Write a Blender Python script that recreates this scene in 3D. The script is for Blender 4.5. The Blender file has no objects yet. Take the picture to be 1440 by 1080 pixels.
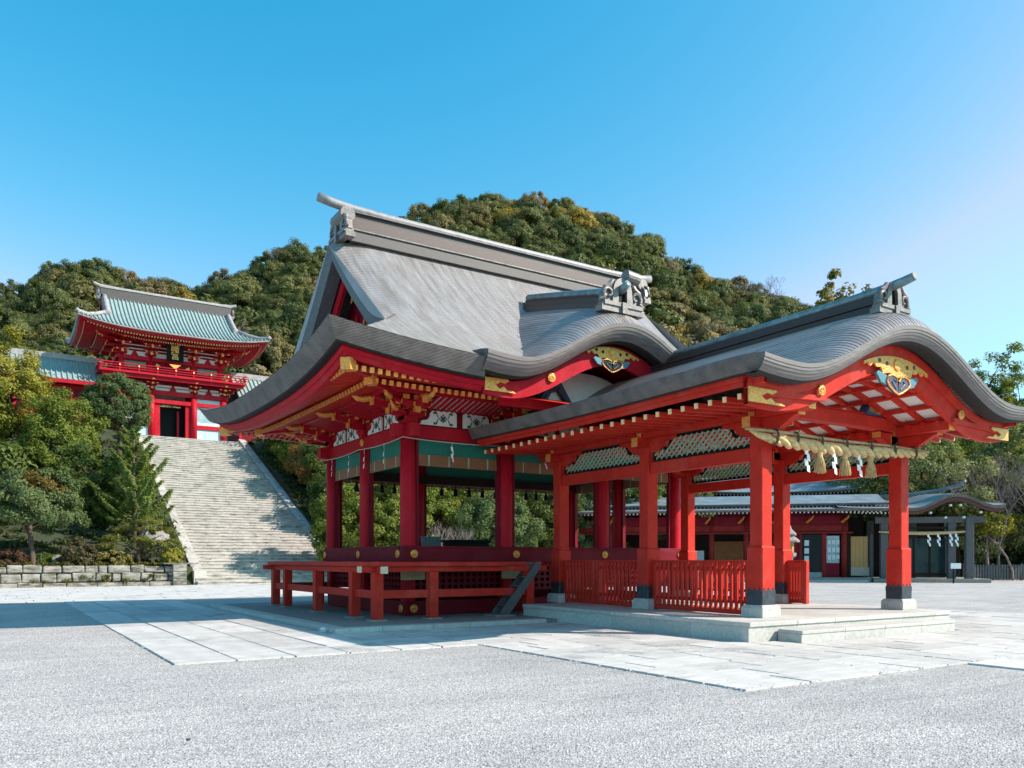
import bpy, math, random
import numpy as np
from mathutils import Vector, Matrix, noise

SC = bpy.context.scene
COL = SC.collection
R = math.radians
# ------------------------------------------------------------------ camera, sky, sun, exposure
YAW = 0.571
SY, CYW = math.sin(YAW), math.cos(YAW)
cam = bpy.data.cameras.new('camera')
cam.sensor_width = 36.0
cam.lens = 1143.0 / 1440.0 * 36.0
cam.shift_y = (787.7 - 540.0) / 1440.0
cam.clip_start, cam.clip_end = 0.1, 3000.0
camo = bpy.data.objects.new('camera', cam)
COL.objects.link(camo)
camo.location = (0, 0, 1.5)
camo.rotation_euler = (math.pi / 2, 0, -YAW)
SC.camera = camo

SUN = Vector((1.05, -0.88, 1.0)).normalized()          # towards the sun
el = math.asin(SUN.z)
world = bpy.data.worlds.new('World')
SC.world = world
world.use_nodes = True
wn, wl = world.node_tree.nodes, world.node_tree.links
wn.clear()
sky = wn.new('ShaderNodeTexSky')
sky.sky_type = 'NISHITA'
sky.sun_disc = False
sky.sun_elevation = el
sky.sun_rotation = math.atan2(SUN.x, SUN.y)
sky.air_density = 1.0
sky.dust_density = 1.0
sky.ozone_density = 3.0
hs = wn.new('ShaderNodeHueSaturation')
hs.inputs['Saturation'].default_value = 1.18
hs.inputs['Hue'].default_value = 0.482
bg = wn.new('ShaderNodeBackground')
bg.inputs['Strength'].default_value = 0.15
wo = wn.new('ShaderNodeOutputWorld')
wl.new(sky.outputs[0], hs.inputs['Color'])
# the clear winter air of the photograph: deeper blue overhead, paler low down (a tone curve per channel)
spc, cmb = wn.new('ShaderNodeSeparateColor'), wn.new('ShaderNodeCombineColor')
wl.new(hs.outputs[0], spc.inputs[0])
for ch, (piv, out, g, cap) in enumerate(((0.42, 0.68, 3.0, 0.40), (0.94, 0.640, 0.95, 1.3), (1.10, 0.735, 0.78, 1.4))):
    f = wn.new('ShaderNodeMath'); f.operation = 'MULTIPLY'; f.inputs[1].default_value = 0.29 / piv
    wl.new(spc.outputs[ch], f.inputs[0])
    p_ = wn.new('ShaderNodeMath'); p_.operation = 'POWER'; p_.inputs[1].default_value = g
    wl.new(f.outputs[0], p_.inputs[0])
    k_ = wn.new('ShaderNodeMath'); k_.operation = 'MULTIPLY'; k_.inputs[1].default_value = out / 0.29
    wl.new(p_.outputs[0], k_.inputs[0])
    c_ = wn.new('ShaderNodeMath'); c_.operation = 'MINIMUM'; c_.inputs[1].default_value = cap / 0.29
    wl.new(k_.outputs[0], c_.inputs[0])
    wl.new(c_.outputs[0], cmb.inputs[ch])
wl.new(cmb.outputs[0], bg.inputs[0])
wl.new(bg.outputs[0], wo.inputs[0])

sl = bpy.data.lights.new('sun', 'SUN')
sl.energy = 3.1
sl.angle = R(0.53)
sl.color = (1.0, 0.875, 0.77)
slo = bpy.data.objects.new('sun', sl)
COL.objects.link(slo)
slo.rotation_euler = SUN.to_track_quat('Z', 'Y').to_euler()
slo.location = SUN * 200

SC.view_settings.view_transform = 'Standard'
SC.view_settings.look = 'None'
SC.view_settings.gamma = 1.0
SC.view_settings.use_curve_mapping = False
SC.view_settings.exposure = 1.38
SC.render.engine = 'CYCLES'
SC.cycles.max_bounces = 8
SC.cycles.diffuse_bounces = 5
SC.cycles.transparent_max_bounces = 4

rnd = random.Random(7)


def lerp(a, b, t):
    return a + (b - a) * t


def smooth(t):
    t = max(0.0, min(1.0, t))
    return t * t * (3 - 2 * t)


def ray(u, d, v=None):
    """a point at forward depth d in the direction of photo column u (z from row v)"""
    t = (u - 720) / 1143.0
    x, y = d * (SY + CYW * t), d * (CYW - SY * t)
    if v is None:
        return x, y
    return x, y, 1.5 + (787.7 - v) / 1143.0 * d


# ------------------------------------------------------------------ materials
MATS = {}


def mat(name, col, rough=0.6, var=0.25, scale=6.0, bump=0.15, bscale=None, metal=0.0, col2=None, stretch=None,
        spec=0.5, fine=None, objvar=0.0):
    if name in MATS:
        return MATS[name]
    m = bpy.data.materials.new(name)
    m.use_nodes = True
    n, l = m.node_tree.nodes, m.node_tree.links
    b = n['Principled BSDF']
    b.inputs['Roughness'].default_value = rough
    b.inputs['Metallic'].default_value = metal
    b.inputs['Specular IOR Level'].default_value = spec
    tc = n.new('ShaderNodeTexCoord')
    mp = n.new('ShaderNodeMapping')
    l.new(tc.outputs['Object'], mp.inputs[0])
    if stretch:
        mp.inputs['Scale'].default_value = stretch
    nz = n.new('ShaderNodeTexNoise')
    nz.inputs['Scale'].default_value = scale
    nz.inputs['Detail'].default_value = 6
    nz.inputs['Roughness'].default_value = 0.62
    l.new(mp.outputs[0], nz.inputs[0])
    rp = n.new('ShaderNodeValToRGB')
    c = Vector(col)
    c2 = Vector(col2) if col2 else c * (1 - var)
    rp.color_ramp.elements[0].position = 0.32
    rp.color_ramp.elements[1].position = 0.68
    rp.color_ramp.elements[0].color = (*c2, 1)
    rp.color_ramp.elements[1].color = (*(c * (1 + var * 0.5)), 1)
    l.new(nz.outputs[0], rp.inputs[0])
    out = rp.outputs[0]
    if objvar:
        oi = n.new('ShaderNodeObjectInfo')
        mr = n.new('ShaderNodeMapRange')
        mr.inputs[3].default_value = 1 - objvar
        mr.inputs[4].default_value = 1 + objvar
        l.new(oi.outputs['Random'], mr.inputs[0])
        mx = n.new('ShaderNodeVectorMath')
        mx.operation = 'SCALE'
        l.new(out, mx.inputs[0])
        l.new(mr.outputs[0], mx.inputs['Scale'])
        out = mx.outputs[0]
    l.new(out, b.inputs['Base Color'])
    if bump:
        nb = n.new('ShaderNodeTexNoise')
        nb.inputs['Scale'].default_value = bscale or scale * 6
        nb.inputs['Detail'].default_value = 4
        l.new(mp.outputs[0], nb.inputs[0])
        bp = n.new('ShaderNodeBump')
        bp.inputs['Strength'].default_value = bump
        bp.inputs['Distance'].default_value = 0.02
        l.new(nb.outputs[0], bp.inputs['Height'])
        l.new(bp.outputs[0], b.inputs['Normal'])
        mr2 = n.new('ShaderNodeMapRange')
        mr2.inputs[3].default_value = max(0.05, rough - 0.12)
        mr2.inputs[4].default_value = min(1.0, rough + 0.14)
        l.new(nz.outputs[0], mr2.inputs[0])
        l.new(mr2.outputs[0], b.inputs['Roughness'])
    MATS[name] = m
    return m


def layered(name, col, rough, axis_scale, dark=0.55, metal=0.0, var=0.3, bump=0.5, direction='Z', scale=2.5):
    """thin horizontal layers (bark edge, copper courses): wave bands along an axis plus noise"""
    m = mat(name, col, rough, var, scale, 0, metal=metal)
    n, l = m.node_tree.nodes, m.node_tree.links
    b = n['Principled BSDF']
    src = b.inputs['Base Color'].links[0].from_socket
    tc = next(x for x in n if x.bl_idname == 'ShaderNodeTexCoord')
    wv = n.new('ShaderNodeTexWave')
    wv.bands_direction = direction
    wv.inputs['Scale'].default_value = axis_scale
    wv.inputs['Distortion'].default_value = 1.2
    wv.inputs['Detail'].default_value = 3
    wv.inputs['Detail Scale'].default_value = 1.5
    l.new(tc.outputs['Object'], wv.inputs[0])
    mr = n.new('ShaderNodeMapRange')
    mr.inputs[3].default_value = dark
    mr.inputs[4].default_value = 1.12
    l.new(wv.outputs['Fac'], mr.inputs[0])
    mx = n.new('ShaderNodeVectorMath')
    mx.operation = 'SCALE'
    l.new(src, mx.inputs[0])
    l.new(mr.outputs[0], mx.inputs['Scale'])
    l.new(mx.outputs[0], b.inputs['Base Color'])
    bp = n.new('ShaderNodeBump')
    bp.inputs['Strength'].default_value = bump
    bp.inputs['Distance'].default_value = 0.01
    l.new(wv.outputs['Fac'], bp.inputs['Height'])
    l.new(bp.outputs[0], b.inputs['Normal'])
    return m


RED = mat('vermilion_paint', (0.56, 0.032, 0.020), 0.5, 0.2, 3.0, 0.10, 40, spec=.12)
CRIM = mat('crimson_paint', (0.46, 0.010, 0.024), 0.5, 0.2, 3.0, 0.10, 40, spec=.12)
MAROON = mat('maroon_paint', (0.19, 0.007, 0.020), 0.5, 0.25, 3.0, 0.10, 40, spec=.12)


def weather(m, faded, dark):
    n, l = m.node_tree.nodes, m.node_tree.links
    b = n['Principled BSDF']
    src = b.inputs['Base Color'].links[0].from_socket
    geo = n.new('ShaderNodeNewGeometry')
    for (scl, lo_, hi_, amt, c, st) in ((1.4, .50, .72, .50, faded, (1, 1, .5)), (13.0, .57, .74, .6, dark, (1, 1, .35))):
        mp = n.new('ShaderNodeMapping')
        mp.inputs['Scale'].default_value = st
        l.new(geo.outputs['Position'], mp.inputs[0])
        nz = n.new('ShaderNodeTexNoise')
        nz.inputs['Scale'].default_value = scl
        nz.inputs['Detail'].default_value = 9
        nz.inputs['Roughness'].default_value = 0.7
        l.new(mp.outputs[0], nz.inputs[0])
        mr = n.new('ShaderNodeMapRange')
        mr.inputs[1].default_value, mr.inputs[2].default_value = lo_, hi_
        mr.inputs[3].default_value, mr.inputs[4].default_value = 0, amt
        l.new(nz.outputs[0], mr.inputs[0])
        mx = n.new('ShaderNodeMix')
        mx.data_type = 'RGBA'
        l.new(mr.outputs[0], mx.inputs['Factor'])
        l.new(src, mx.inputs['A'])
        mx.inputs['B'].default_value = (*c, 1)
        src = mx.outputs['Result']
    l.new(src, b.inputs['Base Color'])


weather(RED, (0.56, 0.11, 0.08), (0.17, 0.012, 0.014))
weather(CRIM, (0.44, 0.055, 0.055), (0.15, 0.008, 0.014))
weather(MAROON, (0.22, 0.03, 0.035), (0.06, 0.004, 0.008))
GOLD = mat('gilt_metal', (1.0, 0.45, 0.10), 0.38, 0.15, 26, 0.6, 34, metal=0.25, col2=(0.55, 0.22, 0.045))
YEL = mat('yellow_paint', (0.92, 0.64, 0.30), 0.5, 0.15, 8, 0.05)
WHITE = mat('white_plaster', (0.78, 0.77, 0.74), 0.7, 0.08, 4, 0.05)
PAPER = mat('white_paper', (0.85, 0.85, 0.85), 0.8, 0.04, 4, 0.0)
GREEN = mat('green_lattice_paint', (0.30, 0.42, 0.32), 0.55, 0.2, 6, 0.1)
MOTIF = mat('green_motif_paint', (0.03, 0.09, 0.08), 0.6, 0.3, 20, 0.0)
TEAL = mat('teal_brocade', (0.006, 0.17, 0.12), 0.7, 0.35, 30, 0.1)
BAMB = mat('brown_reed_blind', (0.25, 0.11, 0.045), 0.7, 0.3, 3, 0.2, stretch=(1, 1, 25))
BLACK = mat('black_lacquer', (0.008, 0.008, 0.010), 0.5, 0.3, 8, 0.05, spec=.12)
DARKW = mat('dark_timber', (0.030, 0.019, 0.016), 0.7, 0.4, 4, 0.2, spec=.15)
GREYW = mat('weathered_grey_timber', (0.105, 0.105, 0.11), 0.7, 0.4, 4, 0.3, stretch=(6, 6, 1))
SKIRT = mat('dark_metal_skirt', (0.045, 0.05, 0.065), 0.45, 0.4, 9, 0.3, metal=0.3)
BLUE = mat('blue_paint', (0.06, 0.20, 0.26), 0.5, 0.3, 20, 0.1)
VIOLET = mat('dark_violet_paint', (0.07, 0.03, 0.07), 0.5, 0.3, 20, 0.1)
GRANITE = mat('pale_granite', (0.50, 0.485, 0.45), 0.75, 0.22, 14, 0.25, 90, objvar=0.10)
GRANITED = mat('worn_granite_edge', (0.27, 0.25, 0.23), 0.75, 0.3, 9, 0.3, 60, objvar=0.08)
ROPE = mat('rice_straw', (0.62, 0.45, 0.22), 0.85, 0.35, 14, 0.5, 60)
STRAWD = mat('dark_straw_tie', (0.09, 0.065, 0.04), 0.8, 0.3, 14, 0.3)
BAMBP = mat('bamboo_pole', (0.46, 0.33, 0.17), 0.55, 0.3, 5, 0.1)
ROOF = mat('weathered_copper_shingle', (0.24, 0.232, 0.238), 0.36, 0.35, 2.2, 0.12, 30, col2=(0.17, 0.138, 0.125), stretch=(3.0, .35, .35))
EDGE = layered('layered_bark_edge', (0.165, 0.138, 0.132), 0.6, 12.0, 0.72, 0.0, 0.4, 0.6, 'Z', 3.0)
EDGEL = layered('layered_pale_edge', (0.27, 0.225, 0.215), 0.55, 7.0, 0.62, 0.0, 0.35, 0.5, 'Z', 3.0)
UNDER = mat('eave_shade_gap', (0.02, 0.018, 0.018), 0.8, 0.4, 6, 0.1)  # near-black colour carries the shade gap below the roof edges
RIDGEC = mat('copper_ridge_tube', (0.20, 0.29, 0.31), 0.38, 0.4, 5, 0.15, metal=0.25, col2=(0.12, 0.15, 0.16))
RIDGEB = mat('brown_ridge_board', (0.085, 0.052, 0.048), 0.5, 0.35, 6, 0.15, stretch=(0.4, 0.4, 6))
RIDGED = mat('dark_ridge_board', (0.045, 0.03, 0.03), 0.5, 0.35, 6, 0.15)
ORN = mat('weathered_bronze_carving', (0.20, 0.175, 0.17), 0.45, 0.4, 7, 0.25, metal=0.2)
TILE = mat('green_copper_tile', (0.27, 0.345, 0.335), 0.5, 0.2, 3, 0.15, col2=(0.20, 0.275, 0.27))
TILEG = mat('grey_ridge_tile', (0.33, 0.31, 0.31), 0.6, 0.3, 3, 0.2)
GLASS = mat('pale_blue_glass', (0.30, 0.42, 0.46), 0.15, 0.3, 1.5, 0.02)
PALECY = mat('pale_cyan_panel', (0.45, 0.66, 0.68), 0.35, 0.15, 2, 0.02)
GREENP = mat('green_window_louvre', (0.10, 0.24, 0.16), 0.6, 0.3, 6, 0.1)
OCHRE = mat('pale_wood_door', (0.50, 0.29, 0.09), 0.55, 0.2, 3, 0.15, stretch=(8, 8, 0.6))
BARK = mat('brown_bark', (0.10, 0.07, 0.05), 0.85, 0.5, 9, 0.7, 30)
BARKG = mat('grey_twig_bark', (0.24, 0.18, 0.17), 0.85, 0.4, 9, 0.4, 30)
SLOPE = mat('leafy_hillside_soil', (0.035, 0.045, 0.018), 0.95, 0.6, 0.5, 0.6, 3)
STAIRM = None
NOTICE = mat('notice_paper', (0.6, 0.66, 0.68), 0.6, 0.2, 30, 0.0)
SIDEROOF = mat('patina_side_roof', (0.20, 0.25, 0.275), 0.45, 0.3, 1.2, 0.2, col2=(0.13, 0.15, 0.17), metal=0.1)


def stone_stain(name, col, dark, lo_=.52, hi_=.70):
    """granite with black lichen speckle for the big stair; moss and painted shadow on the wall"""
    m = mat(name, col, 0.8, 0.2, 2.2, 0.3, 30, objvar=0.07)
    n, l = m.node_tree.nodes, m.node_tree.links
    b = n['Principled BSDF']
    src = b.inputs['Base Color'].links[0].from_socket
    tc = next(x for x in n if x.bl_idname == 'ShaderNodeTexCoord')
    geo = n.new('ShaderNodeNewGeometry')
    mp = n.new('ShaderNodeMapping')
    mp.inputs['Scale'].default_value = (0.9, 0.5, 4.0)
    l.new(geo.outputs['Position'], mp.inputs[0])
    nz = n.new('ShaderNodeTexNoise')
    nz.inputs['Scale'].default_value = 1.6
    nz.inputs['Detail'].default_value = 8
    nz.inputs['Roughness'].default_value = 0.75
    l.new(mp.outputs[0], nz.inputs[0])
    rp = n.new('ShaderNodeValToRGB')
    rp.color_ramp.elements[0].position = lo_
    rp.color_ramp.elements[1].position = hi_
    rp.color_ramp.elements[0].color = (0, 0, 0, 1)
    rp.color_ramp.elements[1].color = (0.95, 0.95, 0.95, 1)
    l.new(nz.outputs[0], rp.inputs[0])
    mx = n.new('ShaderNodeMix')
    mx.data_type = 'RGBA'
    l.new(rp.outputs[0], mx.inputs['Factor'])
    l.new(src, mx.inputs['A'])
    mx.inputs['B'].default_value = (*dark, 1)
    l.new(mx.outputs['Result'], b.inputs['Base Color'])
    return m


STAIRM = stone_stain('lichened_stair_granite', (0.45, 0.422, 0.38), (0.10, 0.092, 0.08), .50, .67)
WALLST = stone_stain('mossy_shadow_blotched_stone', (0.36, 0.335, 0.305), (0.06, 0.06, 0.03), .40, .60)  # dark blotches are moss plus tree shadows painted into the stone colour


def ground_mat(name, base, speck, patch, scale):
    m = bpy.data.materials.new(name)
    m.use_nodes = True
    n, l = m.node_tree.nodes, m.node_tree.links
    b = n['Principled BSDF']
    b.inputs['Roughness'].default_value = 0.9
    b.inputs['Specular IOR Level'].default_value = 0.25
    geo = n.new('ShaderNodeNewGeometry')
    v = n.new('ShaderNodeTexVoronoi')
    v.inputs['Scale'].default_value = scale
    l.new(geo.outputs['Position'], v.inputs[0])
    n2 = n.new('ShaderNodeTexNoise')
    n2.inputs['Scale'].default_value = 0.35
    n2.inputs['Detail'].default_value = 9
    n2.inputs['Roughness'].default_value = 0.7
    l.new(geo.outputs['Position'], n2.inputs[0])
    n3 = n.new('ShaderNodeTexNoise')
    n3.inputs['Scale'].default_value = scale * 0.3
    n3.inputs['Detail'].default_value = 5
    n3.inputs['Roughness'].default_value = 0.8
    l.new(geo.outputs['Position'], n3.inputs[0])
    r1 = n.new('ShaderNodeValToRGB')
    r1.color_ramp.elements[0].position = 0.36
    r1.color_ramp.elements[1].position = 0.64
    r1.color_ramp.elements[0].color = (*patch, 1)
    r1.color_ramp.elements[1].color = (*base, 1)
    l.new(n2.outputs[0], r1.inputs[0])
    n4 = n.new('ShaderNodeTexNoise')
    n4.inputs['Scale'].default_value = 1.7
    n4.inputs['Detail'].default_value = 8
    n4.inputs['Roughness'].default_value = 0.75
    mp4 = n.new('ShaderNodeMapping')
    mp4.inputs['Rotation'].default_value = (0, 0, 0.6)
    mp4.inputs['Scale'].default_value = (0.35, 1.6, 1)
    l.new(geo.outputs['Position'], mp4.inputs[0])
    l.new(mp4.outputs[0], n4.inputs[0])
    r4 = n.new('ShaderNodeMapRange')
    r4.inputs[1].default_value, r4.inputs[2].default_value = 0.34, 0.66
    r4.inputs[3].default_value, r4.inputs[4].default_value = 0.80, 1.10
    l.new(n4.outputs[0], r4.inputs[0])
    sep = n.new('ShaderNodeSeparateColor')
    l.new(v.outputs['Color'], sep.inputs[0])
    r2 = n.new('ShaderNodeMapRange')
    r2.inputs[3].default_value = 0.62
    r2.inputs[4].default_value = 1.25
    l.new(sep.outputs[0], r2.inputs[0])
    r3 = n.new('ShaderNodeValToRGB')
    r3.color_ramp.elements[0].position = 0.34
    r3.color_ramp.elements[1].position = 0.50
    r3.color_ramp.elements[0].color = (*speck, 1)
    r3.color_ramp.elements[1].color = (1, 1, 1, 1)
    l.new(n3.outputs[0], r3.inputs[0])
    mx = n.new('ShaderNodeVectorMath')
    mx.operation = 'MULTIPLY'
    l.new(r1.outputs[0], mx.inputs[0])
    l.new(r3.outputs[0], mx.inputs[1])
    mx2 = n.new('ShaderNodeVectorMath')
    mx2.operation = 'SCALE'
    l.new(mx.outputs[0], mx2.inputs[0])
    m5 = n.new('ShaderNodeMath')
    m5.operation = 'MULTIPLY'
    l.new(r2.outputs[0], m5.inputs[0])
    l.new(r4.outputs[0], m5.inputs[1])
    l.new(m5.outputs[0], mx2.inputs['Scale'])
    l.new(mx2.outputs[0], b.inputs['Base Color'])
    bp = n.new('ShaderNodeBump')
    bp.inputs['Strength'].default_value = 0.8
    bp.inputs['Distance'].default_value = 0.014
    ad = n.new('ShaderNodeMath')
    ad.operation = 'ADD'
    l.new(v.outputs['Distance'], ad.inputs[0])
    l.new(n3.outputs[0], ad.inputs[1])
    l.new(ad.outputs[0], bp.inputs['Height'])
    l.new(bp.outputs[0], b.inputs['Normal'])
    MATS[name] = m
    return m


GRAVEL = ground_mat('grey_gravel', (0.60, 0.56, 0.525), (0.22, 0.22, 0.26), (0.45, 0.43, 0.42), 62.0)
BED = ground_mat('joint_grit', (0.10, 0.095, 0.09), (0.5, 0.5, 0.5), (0.07, 0.068, 0.065), 60.0)


def pave_mat():
    m = mat('paving_granite', (0.53, 0.51, 0.485), 0.8, 0.16, 2.5, 0.25, 70, objvar=0.13)
    n, l = m.node_tree.nodes, m.node_tree.links
    b = n['Principled BSDF']
    src = b.inputs['Base Color'].links[0].from_socket
    geo = n.new('ShaderNodeNewGeometry')
    nz = n.new('ShaderNodeTexNoise')
    nz.inputs['Scale'].default_value = 0.55
    nz.inputs['Detail'].default_value = 10
    nz.inputs['Roughness'].default_value = 0.72
    l.new(geo.outputs['Position'], nz.inputs[0])
    rp = n.new('ShaderNodeValToRGB')
    rp.color_ramp.elements[0].position = 0.53
    rp.color_ramp.elements[1].position = 0.64
    rp.color_ramp.elements[0].color = (0, 0, 0, 1)
    rp.color_ramp.elements[1].color = (0.85, 0.85, 0.85, 1)
    l.new(nz.outputs[0], rp.inputs[0])
    n3 = n.new('ShaderNodeTexNoise')
    n3.inputs['Scale'].default_value = 28
    n3.inputs['Detail'].default_value = 4
    l.new(geo.outputs['Position'], n3.inputs[0])
    r3 = n.new('ShaderNodeValToRGB')
    r3.color_ramp.elements[0].position = 0.4
    r3.color_ramp.elements[1].position = 0.6
    r3.color_ramp.elements[0].color = (0.16, 0.16, 0.175, 1)
    r3.color_ramp.elements[1].color = (0.38, 0.375, 0.375, 1)
    l.new(n3.outputs[0], r3.inputs[0])
    mx = n.new('ShaderNodeMix')
    mx.data_type = 'RGBA'
    l.new(rp.outputs[0], mx.inputs['Factor'])
    l.new(src, mx.inputs['A'])
    l.new(r3.outputs[0], mx.inputs['B'])
    l.new(mx.outputs['Result'], b.inputs['Base Color'])
    return m


PAVE = pave_mat()


def leaf_mat(name, trans=0.25, objcol=False, rough=0.5):
    m = bpy.data.materials.new(name)
    m.use_nodes = True
    n, l = m.node_tree.nodes, m.node_tree.links
    b = n['Principled BSDF']
    b.inputs['Roughness'].default_value = rough
    b.inputs['Specular IOR Level'].default_value = 0.12
    at = n.new('ShaderNodeAttribute')
    at.attribute_name = 'tint'
    col = at.outputs['Color']
    if objcol:
        oi = n.new('ShaderNodeObjectInfo')
        mx = n.new('ShaderNodeVectorMath')
        mx.operation = 'MULTIPLY'
        l.new(col, mx.inputs[0])
        l.new(oi.outputs['Color'], mx.inputs[1])
        col = mx.outputs[0]
    l.new(col, b.inputs['Base Color'])
    tr = n.new('ShaderNodeBsdfTranslucent')
    sc = n.new('ShaderNodeVectorMath')
    sc.operation = 'MULTIPLY'
    sc.inputs[1].default_value = (1.5, 1.45, 0.6)
    l.new(col, sc.inputs[0])
    l.new(sc.outputs[0], tr.inputs[0])
    ms = n.new('ShaderNodeMixShader')
    ms.inputs[0].default_value = trans
    l.new(b.outputs[0], ms.inputs[1])
    l.new(tr.outputs[0], ms.inputs[2])
    l.new(ms.outputs[0], n['Material Output'].inputs['Surface'])
    MATS[name] = m
    return m


LEAF = leaf_mat('broad_leaf', 0.32)
HLEAF = leaf_mat('hill_leaf', 0.28, True)


# ------------------------------------------------------------------ mesh builder
class MB:
    def __init__(s):
        s.v, s.f, s.m = [], [], []

    def add(s, vs, fs, mi=0):
        o = len(s.v)
        s.v += [tuple(p) for p in vs]
        s.f += [tuple(i + o for i in f) for f in fs]
        s.m += [mi] * len(fs)
        return s

    def box(s, x0, x1, y0, y1, z0, z1, mi=0):
        if x0 > x1: x0, x1 = x1, x0
        if y0 > y1: y0, y1 = y1, y0
        if z0 > z1: z0, z1 = z1, z0
        return s.add([(x0, y0, z0), (x1, y0, z0), (x1, y1, z0), (x0, y1, z0), (x0, y0, z1), (x1, y0, z1), (x1, y1, z1),
                      (x0, y1, z1)],
                     [(3, 2, 1, 0), (4, 5, 6, 7), (0, 1, 5, 4), (1, 2, 6, 5), (2, 3, 7, 6), (3, 0, 4, 7)], mi)

    def cbox(s, c, sz, mi=0):
        return s.box(c[0] - sz[0] / 2, c[0] + sz[0] / 2, c[1] - sz[1] / 2, c[1] + sz[1] / 2, c[2] - sz[2] / 2,
                     c[2] + sz[2] / 2, mi)

    def bar(s, p0, p1, w, h, up=(0, 0, 1), mi=0):
        p0, p1 = Vector(p0), Vector(p1)
        d = (p1 - p0).normalized()
        upv = Vector(up)
        sd = d.cross(upv)
        if sd.length < 1e-4:
            sd = d.cross(Vector((1, 0, 0)))
        sd.normalize()
        u2 = sd.cross(d).normalized()
        a, b = sd * (w / 2), u2 * (h / 2)
        vs = [p0 - a - b, p0 + a - b, p0 + a + b, p0 - a + b, p1 - a - b, p1 + a - b, p1 + a + b, p1 - a + b]
        return s.add(vs, [(0, 1, 2, 3), (7, 6, 5, 4), (1, 0, 4, 5), (2, 1, 5, 6), (3, 2, 6, 7), (0, 3, 7, 4)], mi)

    def tube(s, pts, rad, n=10, mi=0, cap=True):
        pts = [Vector(p) for p in pts]
        if not hasattr(rad, '__len__'):
            rad = [rad] * len(pts)
        vs, fs = [], []
        ref = Vector((0.123, 0.456, 0.881)).normalized()
        for i, p in enumerate(pts):
            d = (pts[min(i + 1, len(pts) - 1)] - pts[max(i - 1, 0)])
            d = d.normalized() if d.length > 1e-9 else Vector((0, 0, 1))
            a = d.cross(ref)
            if a.length < 0.05:
                a = d.cross(Vector((1, 0, 0)))
            a.normalize()
            b = d.cross(a)
            for k in range(n):
                t = 2 * math.pi * k / n
                vs.append(p + (a * math.cos(t) + b * math.sin(t)) * rad[i])
        for i in range(len(pts) - 1):
            for k in range(n):
                k2 = (k + 1) % n
                fs.append((i * n + k, i * n + k2, (i + 1) * n + k2, (i + 1) * n + k))
        if cap:
            fs.append(tuple(range(n - 1, -1, -1)))
            fs.append(tuple((len(pts) - 1) * n + k for k in range(n)))
        return s.add(vs, fs, mi)

    def grid(s, P, mi=0, flip=False):
        nr, nc = len(P), len(P[0])
        vs = [p for r in P for p in r]
        fs = []
        for i in range(nr - 1):
            for j in range(nc - 1):
                q = (i * nc + j, i * nc + j + 1, (i + 1) * nc + j + 1, (i + 1) * nc + j)
                fs.append(q[::-1] if flip else q)
        return s.add(vs, fs, mi)

    def prism(s, poly, f0, f1, mi=0):
        """poly 2D; f0,f1 map (a,b) to the two end positions"""
        n = len(poly)
        vs = [f0(a, b) for a, b in poly] + [f1(a, b) for a, b in poly]
        fs = [tuple(range(n - 1, -1, -1)), tuple(range(n, 2 * n))]
        fs += [(i, (i + 1) % n, n + (i + 1) % n, n + i) for i in range(n)]
        return s.add(vs, fs, mi)

    def disc(s, c, nrm, r, th, n=16, mi=0):
        c, nv = Vector(c), Vector(nrm).normalized()
        s.tube([c, c + nv * th * 0.7, c + nv * th], [r, r, r * 0.72], n, mi)
        return s

    def build(s, name, mats, parent=None, smooth=False, world=True, bevel=0.0, loc=None, **props):
        me = bpy.data.meshes.new(name)
        off = Vector((0, 0, 0))
        if parent is not None and world:
            off = Vector(parent.get('_o', (0, 0, 0)))
        if loc is not None:
            off = Vector(loc)
        me.from_pydata([tuple(Vector(p) - off) for p in s.v], [], s.f)
        if not hasattr(mats, '__len__'):
            mats = [mats]
        for m in mats:
            me.materials.append(m)
        if len(mats) > 1:
            me.polygons.foreach_set('material_index', s.m)
        if smooth:
            me.polygons.foreach_set('use_smooth', [True] * len(me.polygons))
        me.update()
        return link(name, me, parent, bevel, (off if (loc is not None) else None), off, **props)


def link(name, me, parent=None, bevel=0.0, loc=None, origin=None, **props):
    o = bpy.data.objects.new(name, me)
    COL.objects.link(o)
    if parent is not None:
        o.parent = parent
        po = Vector(parent.get('_o', (0, 0, 0)))
        if loc is not None:
            o.location = Vector(loc) - po
            o['_o'] = tuple(loc)
        else:
            o['_o'] = tuple(po)
    elif loc is not None:
        o.location = loc
        o['_o'] = tuple(loc)
    if bevel:
        b = o.modifiers.new('edge', 'BEVEL')
        b.width = bevel
        b.segments = 2
        b.limit_method = 'ANGLE'
        b.angle_limit = R(40)
    for k, v in props.items():
        o[k] = v
    return o


def thing(name, label, cat, loc=(0, 0, 0), rotz=0.0, group=None):
    o = bpy.data.objects.new(name, None)
    o.empty_display_size = 0.2
    COL.objects.link(o)
    o.location = loc
    o.rotation_euler = (0, 0, rotz)
    o['_o'] = tuple(loc) if rotz == 0 else (0, 0, 0)
    o['label'] = label
    o['category'] = cat
    if group:
        o['group'] = group
    return o


def tag(o, label, cat, group=None, kind=None):
    if kind:
        o['kind'] = kind
    if label:
        o['label'] = label
    if cat:
        o['category'] = cat
    if group:
        o['group'] = group
    return o


def put(o, name, loc, parent, rotz=0.0, scale=None):
    """copy of a part sharing its mesh, at a world place, under a thing"""
    c = o.copy()
    COL.objects.link(c)
    c.parent = parent
    po = Vector(parent.get('_o', (0, 0, 0))) if parent else Vector((0, 0, 0))
    c.location = Vector(loc) - po
    c.rotation_euler = (0, 0, rotz)
    if scale:
        c.scale = scale
    return c


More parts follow.
